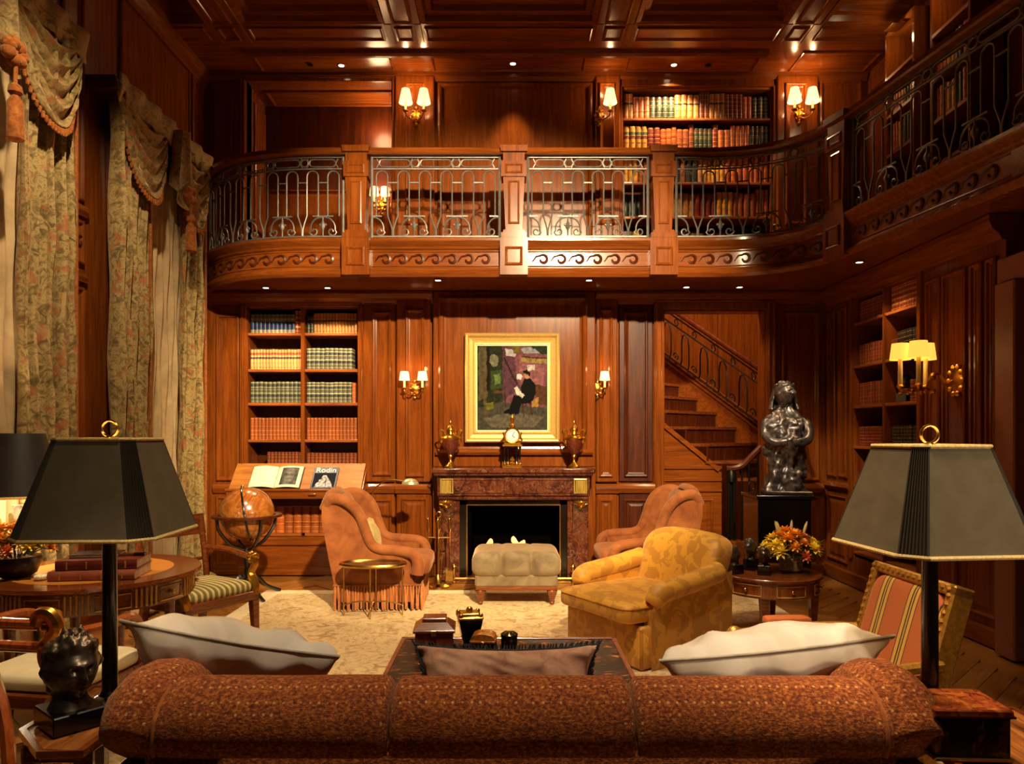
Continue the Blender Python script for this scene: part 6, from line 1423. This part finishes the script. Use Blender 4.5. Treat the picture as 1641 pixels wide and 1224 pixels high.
# -- lamps with dark pleated shades on the end tables
shade_m = plain('slate_silk_shade', '#5c503c', .8, sheen=0, spec=.15, var=.12)
def pleat():
    n = NT('pleated_silk'); return n.set(S('#3a3226'), .8, 0, 0, 0, .15)
pleat_m = pleat(); inner_m = plain('white_shade_lining', '#f0e4c8', .8, var=.03)
def shade_lamp(loc, label, rot, top_z, bot_z, a_top, a_bot, trim_mat, power):
    """eight-sided shade: four wide faces, four pleated corner faces"""
    x0, y0, z0 = loc; t = T('table_lamp', label, 'table lamp', loc, rot, 'dark-shaded table lamps beside the sofa')
    def ring(a, z, c=.25):
        p = []
        for k in range(4):
            for s_ in (-1, 1):
                b = k * PI / 2; ux_, uy_ = math.cos(b), math.sin(b); vx, vy = -uy_, ux_
                p.append((ux_ * a + vx * a * (1 - c) * s_ * .98, uy_ * a + vy * a * (1 - c) * s_ * .98, z))
        return p
    zt, zb = top_z - z0, bot_z - z0; A, B = ring(a_top, zt), ring(a_bot, zb)
    body = T.__globals__['MB']()
    for k in range(8):
        k2 = (k + 1) % 8; mb = MB(); a0, a1, b0, b1 = (Vector(q) for q in (A[k], A[k2], B[k], B[k2]))
        wide = k % 2 == 0
        if wide:
            mb.add([b0, b1, a1, a0], [(0, 1, 2, 3)]); o = mb.obj('shade_panel', shade_m, t, False)
        else:
            n = 9; v = []; nn = ((b0 + b1) / 2); nn.z = 0; nn.normalize()
            for j in range(2 * n + 1):
                u = j / (2 * n); off = nn * (.005 if j % 2 else -.004); v += [b0.lerp(b1, u) + off, a0.lerp(a1, u) + off * .7]
            mb.add(v, [(2 * j, 2 * j + 2, 2 * j + 3, 2 * j + 1) for j in range(2 * n)]); o = mb.obj('pleated_corner', pleat_m, t, False)
        s_ = o.modifiers.new('thickness', 'SOLIDIFY'); s_.thickness = .004; s_.offset = -1
    mb = MB(); k_ = .965
    mb.add([Vector((q[0] * k_, q[1] * k_, q[2])) for q in B] + [Vector((q[0] * k_, q[1] * k_, q[2])) for q in A], [(k, k + 8, (k + 1) % 8 + 8, (k + 1) % 8) for k in range(8)]); mb.obj('shade_lining', inner_m, t, False)
    for q, nm in ((A, 'top_braid'), (B, 'bottom_braid')):
        mb = MB(); mb.tube(q, .007, 6, True); mb.obj(nm, trim_mat, t, False)
    mb = MB()
    for k in range(4): mb.tube([(0, 0, zt - .02), tuple(Vector(A[2 * k]).lerp(Vector(A[2 * k + 1]), .5))], .003, 4)
    mb.obj('spider', 'brass', t)
    mb = MB(); mb.lathe([(.085, 0), (.085, .012), (.07, .02), (.035, .03), (.028, .045)], 20); mb.obj('base', 'black', t)
    mb = MB(); mb.lathe([(.026, .04), (.024, zb - .02), (.03, zb), (.02, zb + .02), (.012, zb + .04), (.010, zt + .01)], 16); mb.obj('stem', 'black', t)
    mb = MB(); mb.lathe([(.012, zt), (.016, zt + .006), (.008, zt + .012)], 10); mb.tube([(.028 * math.cos(a), 0, zt + .038 + .028 * math.sin(a)) for a in [k * PI / 12 for k in range(24)]], .005, 6, True); mb.xf(rotz(-rot)).obj('ring_finial', 'brass', t)
    mb = MB(); mb.ball((.0, .05, (zt + zb) / 2), .03, 10, 8); mb.obj('bulb', 'bulb', t)
    lamp('shade_bulb', 'POINT', (x0, y0 - .05, (top_z + bot_z) / 2 + .02), power, (1, .72, .42), .03)
braid = plain('gold_braid', '#c8a868', .6, var=.3, sc=120)
LZ = .60
shade_lamp((XP(176, 2.55), 2.55, LZ), 'tall black table lamp with dark pleated shade by the bronze head', R(-88), 1.535, 1.205, .140, .235, braid, 2.2)
shade_lamp((XP(1490, 2.30), 2.30, LZ), 'tall black table lamp with dark pleated shade behind the lacquer box', R(-90 - 45 + 29 + 22), 1.515, 1.195, .132, .228, braid, 2.2)
# -- end tables
def end_table(x0, x1, y0, y1, label, clip):
    t = T('end_table', label, 'side table', ((x0 + x1) / 2, (y0 + y1) / 2, 0), 0, 'wooden end tables at the sofa arms'); hx, hy = (x1 - x0) / 2, (y1 - y0) / 2
    c = clip; poly = [(-hx + c, -hy), (hx, -hy), (hx, hy), (-hx, hy), (-hx, -hy + c)]
    mb = MB(); mb.prism(poly, LZ - .03, LZ - .004, 'z'); mb.obj('top', wood('zebrano_top', '#6a3a16', '#94582a', '#b8783c', 'y', 1.5, .2, .5), t, False)
    mb = MB(); mb.tube([(p_[0], p_[1], LZ - .010) for p_ in poly], .016, 4, True); mb.obj('raised_rim', 'walnut', t, False)
    for x in (-hx + .06, hx - .05):
        for y in (-hy + .1, hy - .05): mb = MB(); mb.tube([(x * .96, y * .96, LZ - .03), (x * 1.0, y * 1.0, 0)], [.028, .018], 4); mb.obj('leg', 'walnut', t, False)
    mb = MB(); mb.box(-hx + .06, -hy + .08, LZ - .075, hx - .05, hy - .05, LZ - .03, .004); mb.obj('apron', 'walnut', t, False)
end_table(XP(12, 2.25), -1.29, 2.16, 2.72, 'wooden end table carrying the bronze head and a lamp', .16)
end_table(1.30, 1.76, 1.98, 2.50, 'wooden end table carrying the lacquer box and a lamp', .02)
bust('bronze_bust', 'large dark bronze head on a stepped block on the end table', (XP(112, 2.36), 2.36, LZ + .001), R(-40), .106, (.092, .06), 31, tilt=R(4), nk=(72, 56))
lb = T('lacquer_box', 'black and gold lacquer box with a hinged lid on the end table', 'box', (1.355, 2.17, LZ + .001), R(-3))
lac = fabric('black_gold_lacquer', ['#0e0a06', '#1c120a', '#241608', '#7a5420'], 16, .25, 0, 60, .02, 1)
mb = MB(); mb.box(-.106, -.085, .008, .106, .085, .13, .003); mb.obj('body', lac, lb, False)
mb = MB(); mb.box(-.112, -.092, 0, .112, .092, .012, .003); mb.obj('foot_moulding', 'brass', lb, False)
mb = MB(); mb.box(-.112, -.092, .13, .112, .092, .152, .004); mb.obj('lid', fabric('red_gold_lacquer', ['#5a2010', '#8a4020', '#b07030'], 30, .2, 0, 60, .02), lb, False)
mb = MB(); mb.tube([(-.113, -.093, .132), (.113, -.093, .132), (.113, .093, .132), (-.113, .093, .132)], .004, 4, True); mb.obj('brass_edge', 'brass', lb, False)
# -- round desk at the window
DKX, DKY, DZ = -2.42, 4.20, .76
dk = T('round_desk', 'round inlaid writing table with leather top by the curtains', 'table', (DKX, DKY, 0))
mb = MB(); mb.lathe([(.40, DZ - .03), (.56, DZ - .03), (.575, DZ - .02), (.57, DZ), (.40, DZ)], 48); mb.obj('top_rim', 'walnut', dk)
mb = MB(); mb.lathe([(.001, DZ - .03), (.42, DZ - .03), (.42, DZ + .001), (.001, DZ + .001)], 40); mb.obj('leather_top', plain('honey_leather', '#b8742c', .35, 0, .2, var=.1), dk)
mb = MB(); mb.lathe([(.30, DZ - .15), (.53, DZ - .15), (.535, DZ - .03), (.30, DZ - .03)], 48); ap = mb.obj('apron', 'walnut', dk)
line = M.get('line') or plain('gilt_line', '#c89a48', .35, .6); M['line'] = line
for a0 in [-2.75 + .62 * k for k in range(10)]:
    r = .538; pts = [(r * math.cos(a0 + .16 * s_), r * math.sin(a0 + .16 * s_), z) for s_, z in [(-1, DZ - .13), (0, DZ - .13), (1, DZ - .13), (1, DZ - .055), (0, DZ - .055), (-1, DZ - .055)]]
    mb = MB(); mb.tube(pts, .0045, 4, True); mb.ball(((r + .01) * math.cos(a0), (r + .01) * math.sin(a0), DZ - .092), .013, 8, 6); mb.obj('drawer_front', 'line', ap)
    for j in range(5):
        a = a0 + .21 + j * .05; mb = MB(); mb.tube([(r * math.cos(a), r * math.sin(a), DZ - .14), (r * math.cos(a), r * math.sin(a), DZ - .04)], .006, 4); mb.obj('flute', 'line', ap)
for k in range(4):
    a = PI / 4 + k * PI / 2; mb = MB(); mb.lathe([(.018, 0), (.024, .06), (.018, .08), (.034, DZ - .2), (.04, DZ - .15)], 10, (.42 * math.cos(a), .42 * math.sin(a), 0)); mb.obj('leg', 'walnut', dk)
def lying_book(loc, rz, w_, d, h, cov, label):
    t = T('book', label, 'book', loc, rz, 'books stacked on the round desk')
    mb = MB(); mb.box(-w_ / 2 + .006, -d / 2 + .006, .004, w_ / 2 - .006, d / 2 - .002, h - .004); mb.obj('pages', 'paper', t, False)
    mb = MB(); mb.box(-w_ / 2, -d / 2, 0, w_ / 2, d / 2, .004, .001); mb.box(-w_ / 2, -d / 2, h - .004, w_ / 2, d / 2, h, .001); mb.prism([(-d / 2, 0), (-d / 2 - .008, h * .3), (-d / 2 - .008, h * .7), (-d / 2, h), (-d / 2 + .004, h), (-d / 2 + .004, 0)], -w_ / 2, w_ / 2); mb.obj('cover', cov, t, True, 40)
    for k in range(4): x = -w_ * .36 + w_ * .24 * k; mb = MB(); mb.box(x - .004, -d / 2 - .011, h * .12, x + .004, -d / 2 - .006, h * .88, .001); mb.obj('raised_band', 'line', t, False)
pinkl = plain('rose_leather', '#94503a', .4, 0, .1); mar = plain('maroon_leather', '#5c2014', .35, 0, .2)
bk0 = (XP(160, 4.0), 4.02)
lying_book((bk0[0], bk0[1], DZ + .002), R(8), .44, .27, .052, pinkl, 'thick rose leather book at the bottom of the stack on the round desk')
lying_book((bk0[0] + .01, bk0[1] + .02, DZ + .055), R(10), .41, .26, .052, mar, 'thick maroon leather book lying on the rose one')
t = T('paper_knife', 'dark paper knife lying on the stacked books', 'paper knife', (bk0[0] + .06, bk0[1] + .03, DZ + .108), R(6))
mb = MB(); mb.tube([(-.12, 0, .006), (.10, 0, .006)], [.004, .008], 6); mb.obj('blade', 'brass', t); mb = MB(); mb.tube([(.10, 0, .008), (.16, 0, .008)], [.010, .013], 8); mb.obj('handle', 'black', t)
t = T('notebook', 'thin mottled notebook lying on the maroon book', 'book', (bk0[0] - .05, bk0[1] + .05, DZ + .108), R(12))
mb = MB(); mb.box(-.12, -.08, .002, .12, .08, .012); mb.obj('pages', 'paper', t, False); mb = MB(); mb.box(-.122, -.082, .012, .122, .082, .016, .001); mb.box(-.122, -.082, 0, .122, .082, .003, .001); mb.obj('cover', tm, t, False)
bouquet('flower_bowl', (XP(26, 4.0), 4.0, DZ + .002), 'orange flowers in a dark bowl on the round desk', plain('dark_bowl', '#20140c', .3), .19, 23, [(.07, 0), (.10, .02), (.125, .08), (.12, .115)])
t = T('fallen_blossom', 'single cream blossom fallen beside the dark flower bowl', 'flower', (XP(66, 3.9), 3.9, DZ + .004)); mb = MB()
for k in range(9): a = k * .7; mb.ball((.02 * math.cos(a), .02 * math.sin(a), .016), .018, 6, 5, sc=(1, 1, .8))
mb.obj('petals', plain('cream_petals', '#e8dcb0', .6), t)
# far desk lamp
dl = T('desk_lamp', 'crystal-column desk lamp with a black round shade, glowing onto the sheer curtain', 'table lamp', (XP(30, 4.42), 4.42, DZ))
mb = MB(); mb.box(-.06, -.06, 0, .06, .06, .03, .005); mb.obj('base', 'brass', dl, False)
crystal = NT('crystal_column'); crystal.set((1, .97, .9, 1), .08); crystal.b.inputs['Transmission Weight'].default_value = .9
mb = MB(); mb.lathe([(.04, .03), (.03, .05), (.026, .33), (.035, .36)], 12); mb.obj('column', crystal.m, dl)
mb = MB(); mb.lathe([(.25, .42), (.14, .80), (.135, .80), (.245, .42)], 28); mb.f = mb.f[:-2]; mb.m = mb.m[:-2]; mb.obj('shade', plain('black_card_shade', '#181310', .5), dl)
mb = MB(); mb.tube([(.25 * math.cos(a), .25 * math.sin(a), .42) for a in [k * PI / 14 for k in range(28)]], .008, 5, True); mb.obj('shade_braid', braid, dl)
mb = MB(); mb.ball((0, 0, .50), .04, 10, 8); mb.obj('bulb', 'bulb', dl)
mb = MB(); mb.tube([(0, 0, .36), (0, 0, .80)], .006, 6); mb.obj('harp', 'brass', dl)
lamp('desk_lamp_bulb', 'POINT', (XP(22, 4.42) + .03, 4.36, DZ + .48), 34, (1, .76, .46), .04)
# -- striped side chair by the globe
def legpost(mb, x, y, z0, z1, h0, h1, lean=(0, 0)):
    v = [(x + lean[0] * (1 if z == z0 else 0) + sx * h, y + lean[1] * (1 if z == z0 else 0) + sy * h, z) for z, h in ((z0, h0), (z1, h1)) for sx, sy in ((-1, -1), (1, -1), (1, 1), (-1, 1))]
    mb.add(v, [(3, 2, 1, 0), (4, 5, 6, 7)] + [(i, (i + 1) % 4, 4 + (i + 1) % 4, 4 + i) for i in range(4)])
oc = T('open_armchair', 'dark wood armchair with gilt-headed arms and olive striped seat by the globe', 'armchair', (-2.19, 5.08, 0), face_dir(.86, -.51))
for x in (-.27, .27):
    mb = MB(); legpost(mb, x, .24, 0, .42, .016, .028, (0, .03)); mb.obj('leg', 'walnut', oc, False)
    mb = MB(); legpost(mb, x * .9, -.24, 0, .42, .018, .026, (0, -.10)); mb.obj('leg', 'walnut', oc, False)
    mb = MB(); mb.tube(catmull([(x * .9, -.24, .40), (x * .92, -.27, .62), (x * .95, -.34, .92)], 5), .022, 6); mb.obj('back_post', 'walnut', oc)
    mb = MB(); mb.tube(catmull([(x * .95, -.29, .70), (x * 1.08, -.12, .70), (x * 1.1, .08, .675), (x * 1.08, .18, .66)], 5), .022, 6); arm = mb.obj('armrest', 'walnut', oc)
    mb = MB(); mb.tube(catmull([(x * 1.08, .20, .68), (x * 1.08, .235, .62), (x * 1.06, .20, .55), (x * 1.05, .24, .47), (x, .25, .40)], 5), [.034] + [.026] * 10 + [.032] * 10, 8)
    for k in range(5): mb.ball((x * 1.08 + .02 * math.cos(k * 1.3), .215 + .02 * math.sin(k * 1.3), .69 - .012 * k), .024, 7, 5)
    mb.obj('gilt_head', 'gilt', arm)
mb = MB(); mb.box(-.29, -.26, .36, .29, .27, .43, .008); mb.obj('seat_rail', 'walnut', oc, False)
mb = MB(); mb.soft((0, 0, .455), (.57, .52, .12), .25, 36, 14, ez=.6); mb.obj('seat', 'olive', oc, True, 80)
mb = MB(); mb.prism([(-.33, .80), (-.36, .95), (-.39, .95), (-.36, .80)], -.30, .30); mb.obj('crest_rail', 'walnut', oc, False)
mb = MB(); mb.tube([(-.25, -.30, .62), (.25, -.30, .62)], .014, 6); mb.obj('back_rail', 'walnut', oc)
# -- swan armchair in the corner of the frame
sw = T('swan_armchair', 'wooden armchair with gilt swan posts and cream seat, by the round desk', 'armchair', (-2.10, 3.30, 0), face_dir(.15, 1))
mb = MB(); mb.soft((0, .06, .465), (.52, .50, .11), .28, 32, 12, ez=.6); mb.obj('seat', 'cream', sw, True, 80)
mb = MB(); mb.box(-.27, -.2, .36, .27, .32, .43, .008); mb.obj('seat_rail', 'walnut', sw, False)
chw = wood('orange_mahogany', '#6a2c10', '#94481c', '#a85a28', 'z', 2, .25, .4)
for z in (.66, .765):
    mb = MB(); mb.tube([(-.24, -.24 - (z - .6) * .3, z), (.18, -.24 - (z - .6) * .3, z)], .020, 8); rl = mb.obj('back_rail', chw, sw)
    mb = MB(); mb.tube([(-.24, -.235 - (z - .6) * .3, z - .022), (.18, -.235 - (z - .6) * .3, z - .022)], .009, 5); mb.ball((-.245, -.24 - (z - .6) * .3, z), .03, 8, 6); mb.obj('gilt_edge', 'gilt', rl)
mb = MB(); mb.tube(catmull([(.20, -.22, .40), (.27, -.22, .45), (.25, -.22, .53), (.19, -.24, .59), (.20, -.25, .68), (.26, -.27, .74), (.24, -.28, .80), (.19, -.28, .80), (.17, -.28, .76)], 6), [.045] * 12 + [.036] * 12 + [.030] * 25, 9)
for k in range(8): mb.ball((.22 + .03 * math.cos(k * 1.7), -.26, .62 + .025 * k), .026, 7, 5)
mb.obj('gilt_swan', 'gilt', sw)
mb = MB(); mb.tube(catmull([(-.10, -.28, 1.0), (-.02, -.34, .86), (.08, -.42, .66), (.20, -.46, .40), (.26, -.50, .0)], 6), [.036] * 25, 6, flat=.7); mb.obj('sabre_stile', chw, sw)
for x, y, lx in ((.22, -.2, .0), (-.22, .28, -.02), (.22, .28, .02)): mb = MB(); legpost(mb, x, y, 0, .40, .018, .028, (lx, .0)); mb.obj('leg', chw, sw, False)
mb = MB(); mb.tube(catmull([(-.27, -.26, .72), (-.28, -.05, .70), (-.27, .18, .68), (-.26, .26, .56), (-.25, .28, .42)], 6), .022, 8); mb.obj('armrest', chw, sw)
mb = MB(); mb.tube(catmull([(.23, -.24, .70), (.29, -.02, .69), (.28, .18, .68), (.27, .26, .56), (.25, .28, .42)], 6), .022, 8); mb.obj('armrest', chw, sw)
# -- globe
gl = T('globe', 'antique amber globe in a dark wooden stand beside the bookcase', 'globe', (XP(396, 6.85), 6.85, 0))
GZ = .80; GR = .252
def globe_m():
    n = NT('varnished_map'); f = n.noise(n.coords(), 5, 6, .6, .6); return n.set(n.ramp(f, [(.42, S('#8a4a18')), (.5, S('#a8662a')), (.54, S('#7a4014')), (.62, S('#a4602a'))]), .22, 0, .5)
mb = MB(); mb.ball((0, 0, GZ), GR, 36, 24); mb.obj('sphere', globe_m(), gl, True, 80)
mb = MB(); mb.tube([(-.05 * math.sin(a) + (GR + .012) * math.cos(a) * .28, -(GR + .012) * abs(0) + (GR + .014) * math.cos(a) * -.96, GZ + (GR + .014) * math.sin(a)) for a in [k * PI / 20 for k in range(40)]], .009, 6, True); mb.obj('meridian_ring', 'black', gl)
mb = MB(); mb.lathe([(GR + .008, GZ - .03), (GR + .07, GZ - .03), (GR + .07, GZ - .008), (GR + .008, GZ - .008), (GR + .008, GZ - .03)], 40); mb.f = mb.f[:-2]; mb.m = mb.m[:-2]; mb.obj('horizon_ring', 'wood_dark', gl)
for k in range(4):
    a = PI / 4 + k * PI / 2; c, s_ = math.cos(a), math.sin(a)
    mb = MB(); mb.tube(catmull([(c * .29, s_ * .29, GZ - .03), (c * .27, s_ * .27, GZ - .14), (c * .16, s_ * .16, GZ - .28), (c * .03, s_ * .03, GZ - .34)], 5), .016, 6); mb.obj('cradle_arm', 'black', gl)
    mb = MB(); mb.tube(catmull([(0, 0, .20), (c * .08, s_ * .08, .20), (c * .18, s_ * .18, .10), (c * .30, s_ * .30, .035), (c * .34, s_ * .34, .02)], 5), [.024] * 10 + [.018] * 11, 7); mb.obj('foot', 'black', gl)
mb = MB(); mb.lathe([(.03, .16), (.04, .22), (.022, .28), (.03, .36), (.045, GZ - .38), (.03, GZ - .33)], 14); mb.obj('column', 'black', gl)
# -- open book and exhibition book on the reading ledge
ang = math.atan2(z_b - z_f, y_b - y_f)
def on_ledge(px, py):                                   # point on the sloping board seen at a pixel
    best = min((abs(VY + (EYE - (z_f + (z_b - z_f) * k / 100)) * F / (7.9 + y_f + (y_b - y_f) * k / 100) - py), k) for k in range(101))[1] / 100
    d = 7.9 + y_f + (y_b - y_f) * best; return Vector((XP(px, d), d, z_f + (z_b - z_f) * best))
LM = lambda v: TR(v) @ rotx(ang)
c = on_ledge(438, 783); ob = T('open_book', 'large open art book with a grey plate, propped on the reading ledge', 'book', c, 0); ob.rotation_euler = (ang, 0, 0)
def leaf(x0, x1, sgn):
    def f(u, v): x = x0 + (x1 - x0) * u; k = abs(x) / .28; return (x, .003 + .30 * v, .008 + .028 * math.sin(min(1, k) * PI * .9) * (1 - .3 * k))
    mb = MB(); mb.grid(f, 14, 6); return mb
mb = MB(); mb.box(-.285, 0, .0, .285, .31, .006, .002); mb.obj('cover', 'black', ob, False)
for s_ in (-1, 1): solid(leaf(0, s_ * .275, s_).obj('page', 'paper', ob, True, 80), .004)
def plate(u, v):
    k = .16 + .10 * noise.fractal(Vector((u * 5, v * 6, 1)), .8, 2, 4) + .18 * math.exp(-((u - .5) / .22) ** 2) * (.4 + .6 * math.sin(v * 14) ** 2); return (k, k * .95, k * .85)
mb = MB(); me_p = canvas('printed_plate', .09, .12, 30, 36, plate, ob, 0)
me_p.data.transform(TR((.145, .155, .0405)) @ rotx(-PI / 2))
for v in me_p.data.vertices: k = abs(v.co.x) / .28; v.co.z = .0125 + .028 * math.sin(min(1, k) * PI * .9) * (1 - .3 * k)
c = on_ledge(517, 785); rb_ = T('exhibition_book', 'blue-grey art book showing a white sculpture, propped on the reading ledge', 'book', c, 0); rb_.rotation_euler = (ang, 0, 0)
mb = MB(); mb.box(-.135, 0, 0, .135, .30, .004, .001); mb.box(-.135, 0, .018, .135, .30, .022, .001); mb.box(-.135, 0, 0, -.13, .30, .022, .001); mb.obj('cover', plain('slate_cover', '#34384a', .35, var=.1), rb_, False)
mb = MB(); mb.box(-.13, .003, .004, .132, .297, .018); mb.obj('pages', 'paper', rb_, False)
def cover(u, v):
    q = noise.noise(Vector((u * 6, v * 6, 3))) * .04; k = .035; body = [(.42, .18), (.55, .16), (.62, .3), (.74, .5), (.86, .78), (.92, 1), (.08, 1), (.2, .72), (.34, .42)]
    if inpoly(u + q, v + q, body): k = .55 + .5 * noise.fractal(Vector((u * 7, v * 7, 8)), .7, 2, 3) - (.35 if abs(u - .52 - .1 * v) < .03 and v > .4 else 0)
    k = max(.02, k); return (k, k * .96, k * .95 + .02)
cv = canvas('cover_picture', .118, .10, 40, 34, cover, rb_, 0); cv.data.transform(TR((.0, .115, .0228)) @ rotx(-PI / 2))
tc = bpy.data.curves.new('title', 'FONT'); tc.body = 'Rodin'; tc.size = .094; tc.align_x = 'CENTER'; tc.extrude = .0006
to = bpy.data.objects.new('title_tmp', tc); COL.objects.link(to); dg = bpy.context.evaluated_depsgraph_get(); tme = bpy.data.meshes.new_from_object(to.evaluated_get(dg)); bpy.data.objects.remove(to)
tme.materials.clear(); tme.materials.append(plain('white_lettering', '#e8e4dc', .6, var=.02)); ttl = link('title', tme, rb_, (0, .226, .0232)); 
# -- striped open armchair at the side
ac = T('striped_armchair', 'gilt-framed armchair in terracotta stripes beside the tall lamp', 'armchair', (1.34, 3.04, RT - .012), face_dir(-1, -.04))
def flat_back(q): return q
BT = R(16)
mb = MB(); q = TR((0, -.26, .42)) @ rotx(BT); mb.soft((0, 0, .29), (.50, .10, .46), .2, 36, 14, ez=.35); mb.xf(q); mb.obj('back_pad', 'terra', ac, True, 80)
gw = plain('gilded_wood', '#a8782c', .4, .55, var=.35, sc=60)
mb = MB(); h = .29
for a, b, c, d in ((-h, -.035, -h + .05, .58), (h - .05, -.035, h, .58), (-h, .53, h, .58), (-h, .02, h, .06)):
    pass
mb.box(-h, -.045, .02, -h + .045, .045, .56, .008); mb.box(h - .045, -.045, .02, h, .045, .56, .008); mb.box(-h, -.045, .515, h, .045, .56, .008); mb.box(-h, -.04, .02, h, .04, .06, .008); mb.xf(q); fr_ = mb.obj('back_frame', gw, ac, False)
for side in (-1, 1):
    for k in range(14): mb = MB() if k == 0 else mb; mb.ball(q @ Vector((side * (h - .022), .045, .06 + .035 * k)), .011, 6, 4)
    mb.obj('carved_edge', gw, fr_)
mb = MB()
for k in range(15): mb.ball(q @ Vector((-h + .03 + .0378 * k, .045, .54)), .011, 6, 4)
mb.obj('carved_edge', gw, fr_)
mb = MB(); mb.box(-.29, -.27, .30, .29, .29, .37, .01); mb.obj('seat_rail', gw, ac, False)
mb = MB(); mb.soft((0, .02, .41), (.56, .58, .15), .25, 36, 14, ez=.5); mb.obj('seat', 'terra', ac, True, 80)
for sx in (-1, 1):
    mb = MB(); mb.tube(catmull([(sx * .28, -.32, .66), (sx * .32, -.12, .655), (sx * .33, .10, .64), (sx * .31, .24, .63), (sx * .30, .28, .645), (sx * .30, .30, .62), (sx * .30, .27, .60)], 5), .022, 8); am = mb.obj('armrest', gw, ac)
    mb = MB(); mb.tube(catmull([(sx * .31, .20, .61), (sx * .315, .24, .52), (sx * .30, .20, .44), (sx * .28, .22, .36)], 5), .024, 8); mb.obj('arm_support', gw, am)
    mb = MB(); mb.soft((sx * .33, .02, .675), (.075, .22, .05), .3, 18, 8); mb.obj('arm_pad', 'terra_plain', am, True, 80)
    mb = MB(); mb.prism([(-.28, .36), (.24, .36), (.24, .60), (-.28, .63)], sx * .295, sx * .31); mb.obj('arm_panel', 'terra_plain', am, False)
for x in (-.26, .26):
    mb = MB(); mb.lathe([(.014, 0), (.018, .03), (.03, .26), (.034, .32)], 10, (x, .25, 0)); mb.obj('leg', gw, ac)
    mb = MB(); legpost(mb, x, -.25, 0, .42, .018, .028, (0, -.08)); mb.obj('leg', gw, ac, False)
# a dark bronze head among the books of the side-wall bookcase
bust('shelf_bust', 'small black bronze head standing among books on the side-wall shelf', (XR + .12, 6.62, RLEV[2] + .001), R(200), .07, (.07, .09), 41, nk=(28, 22))
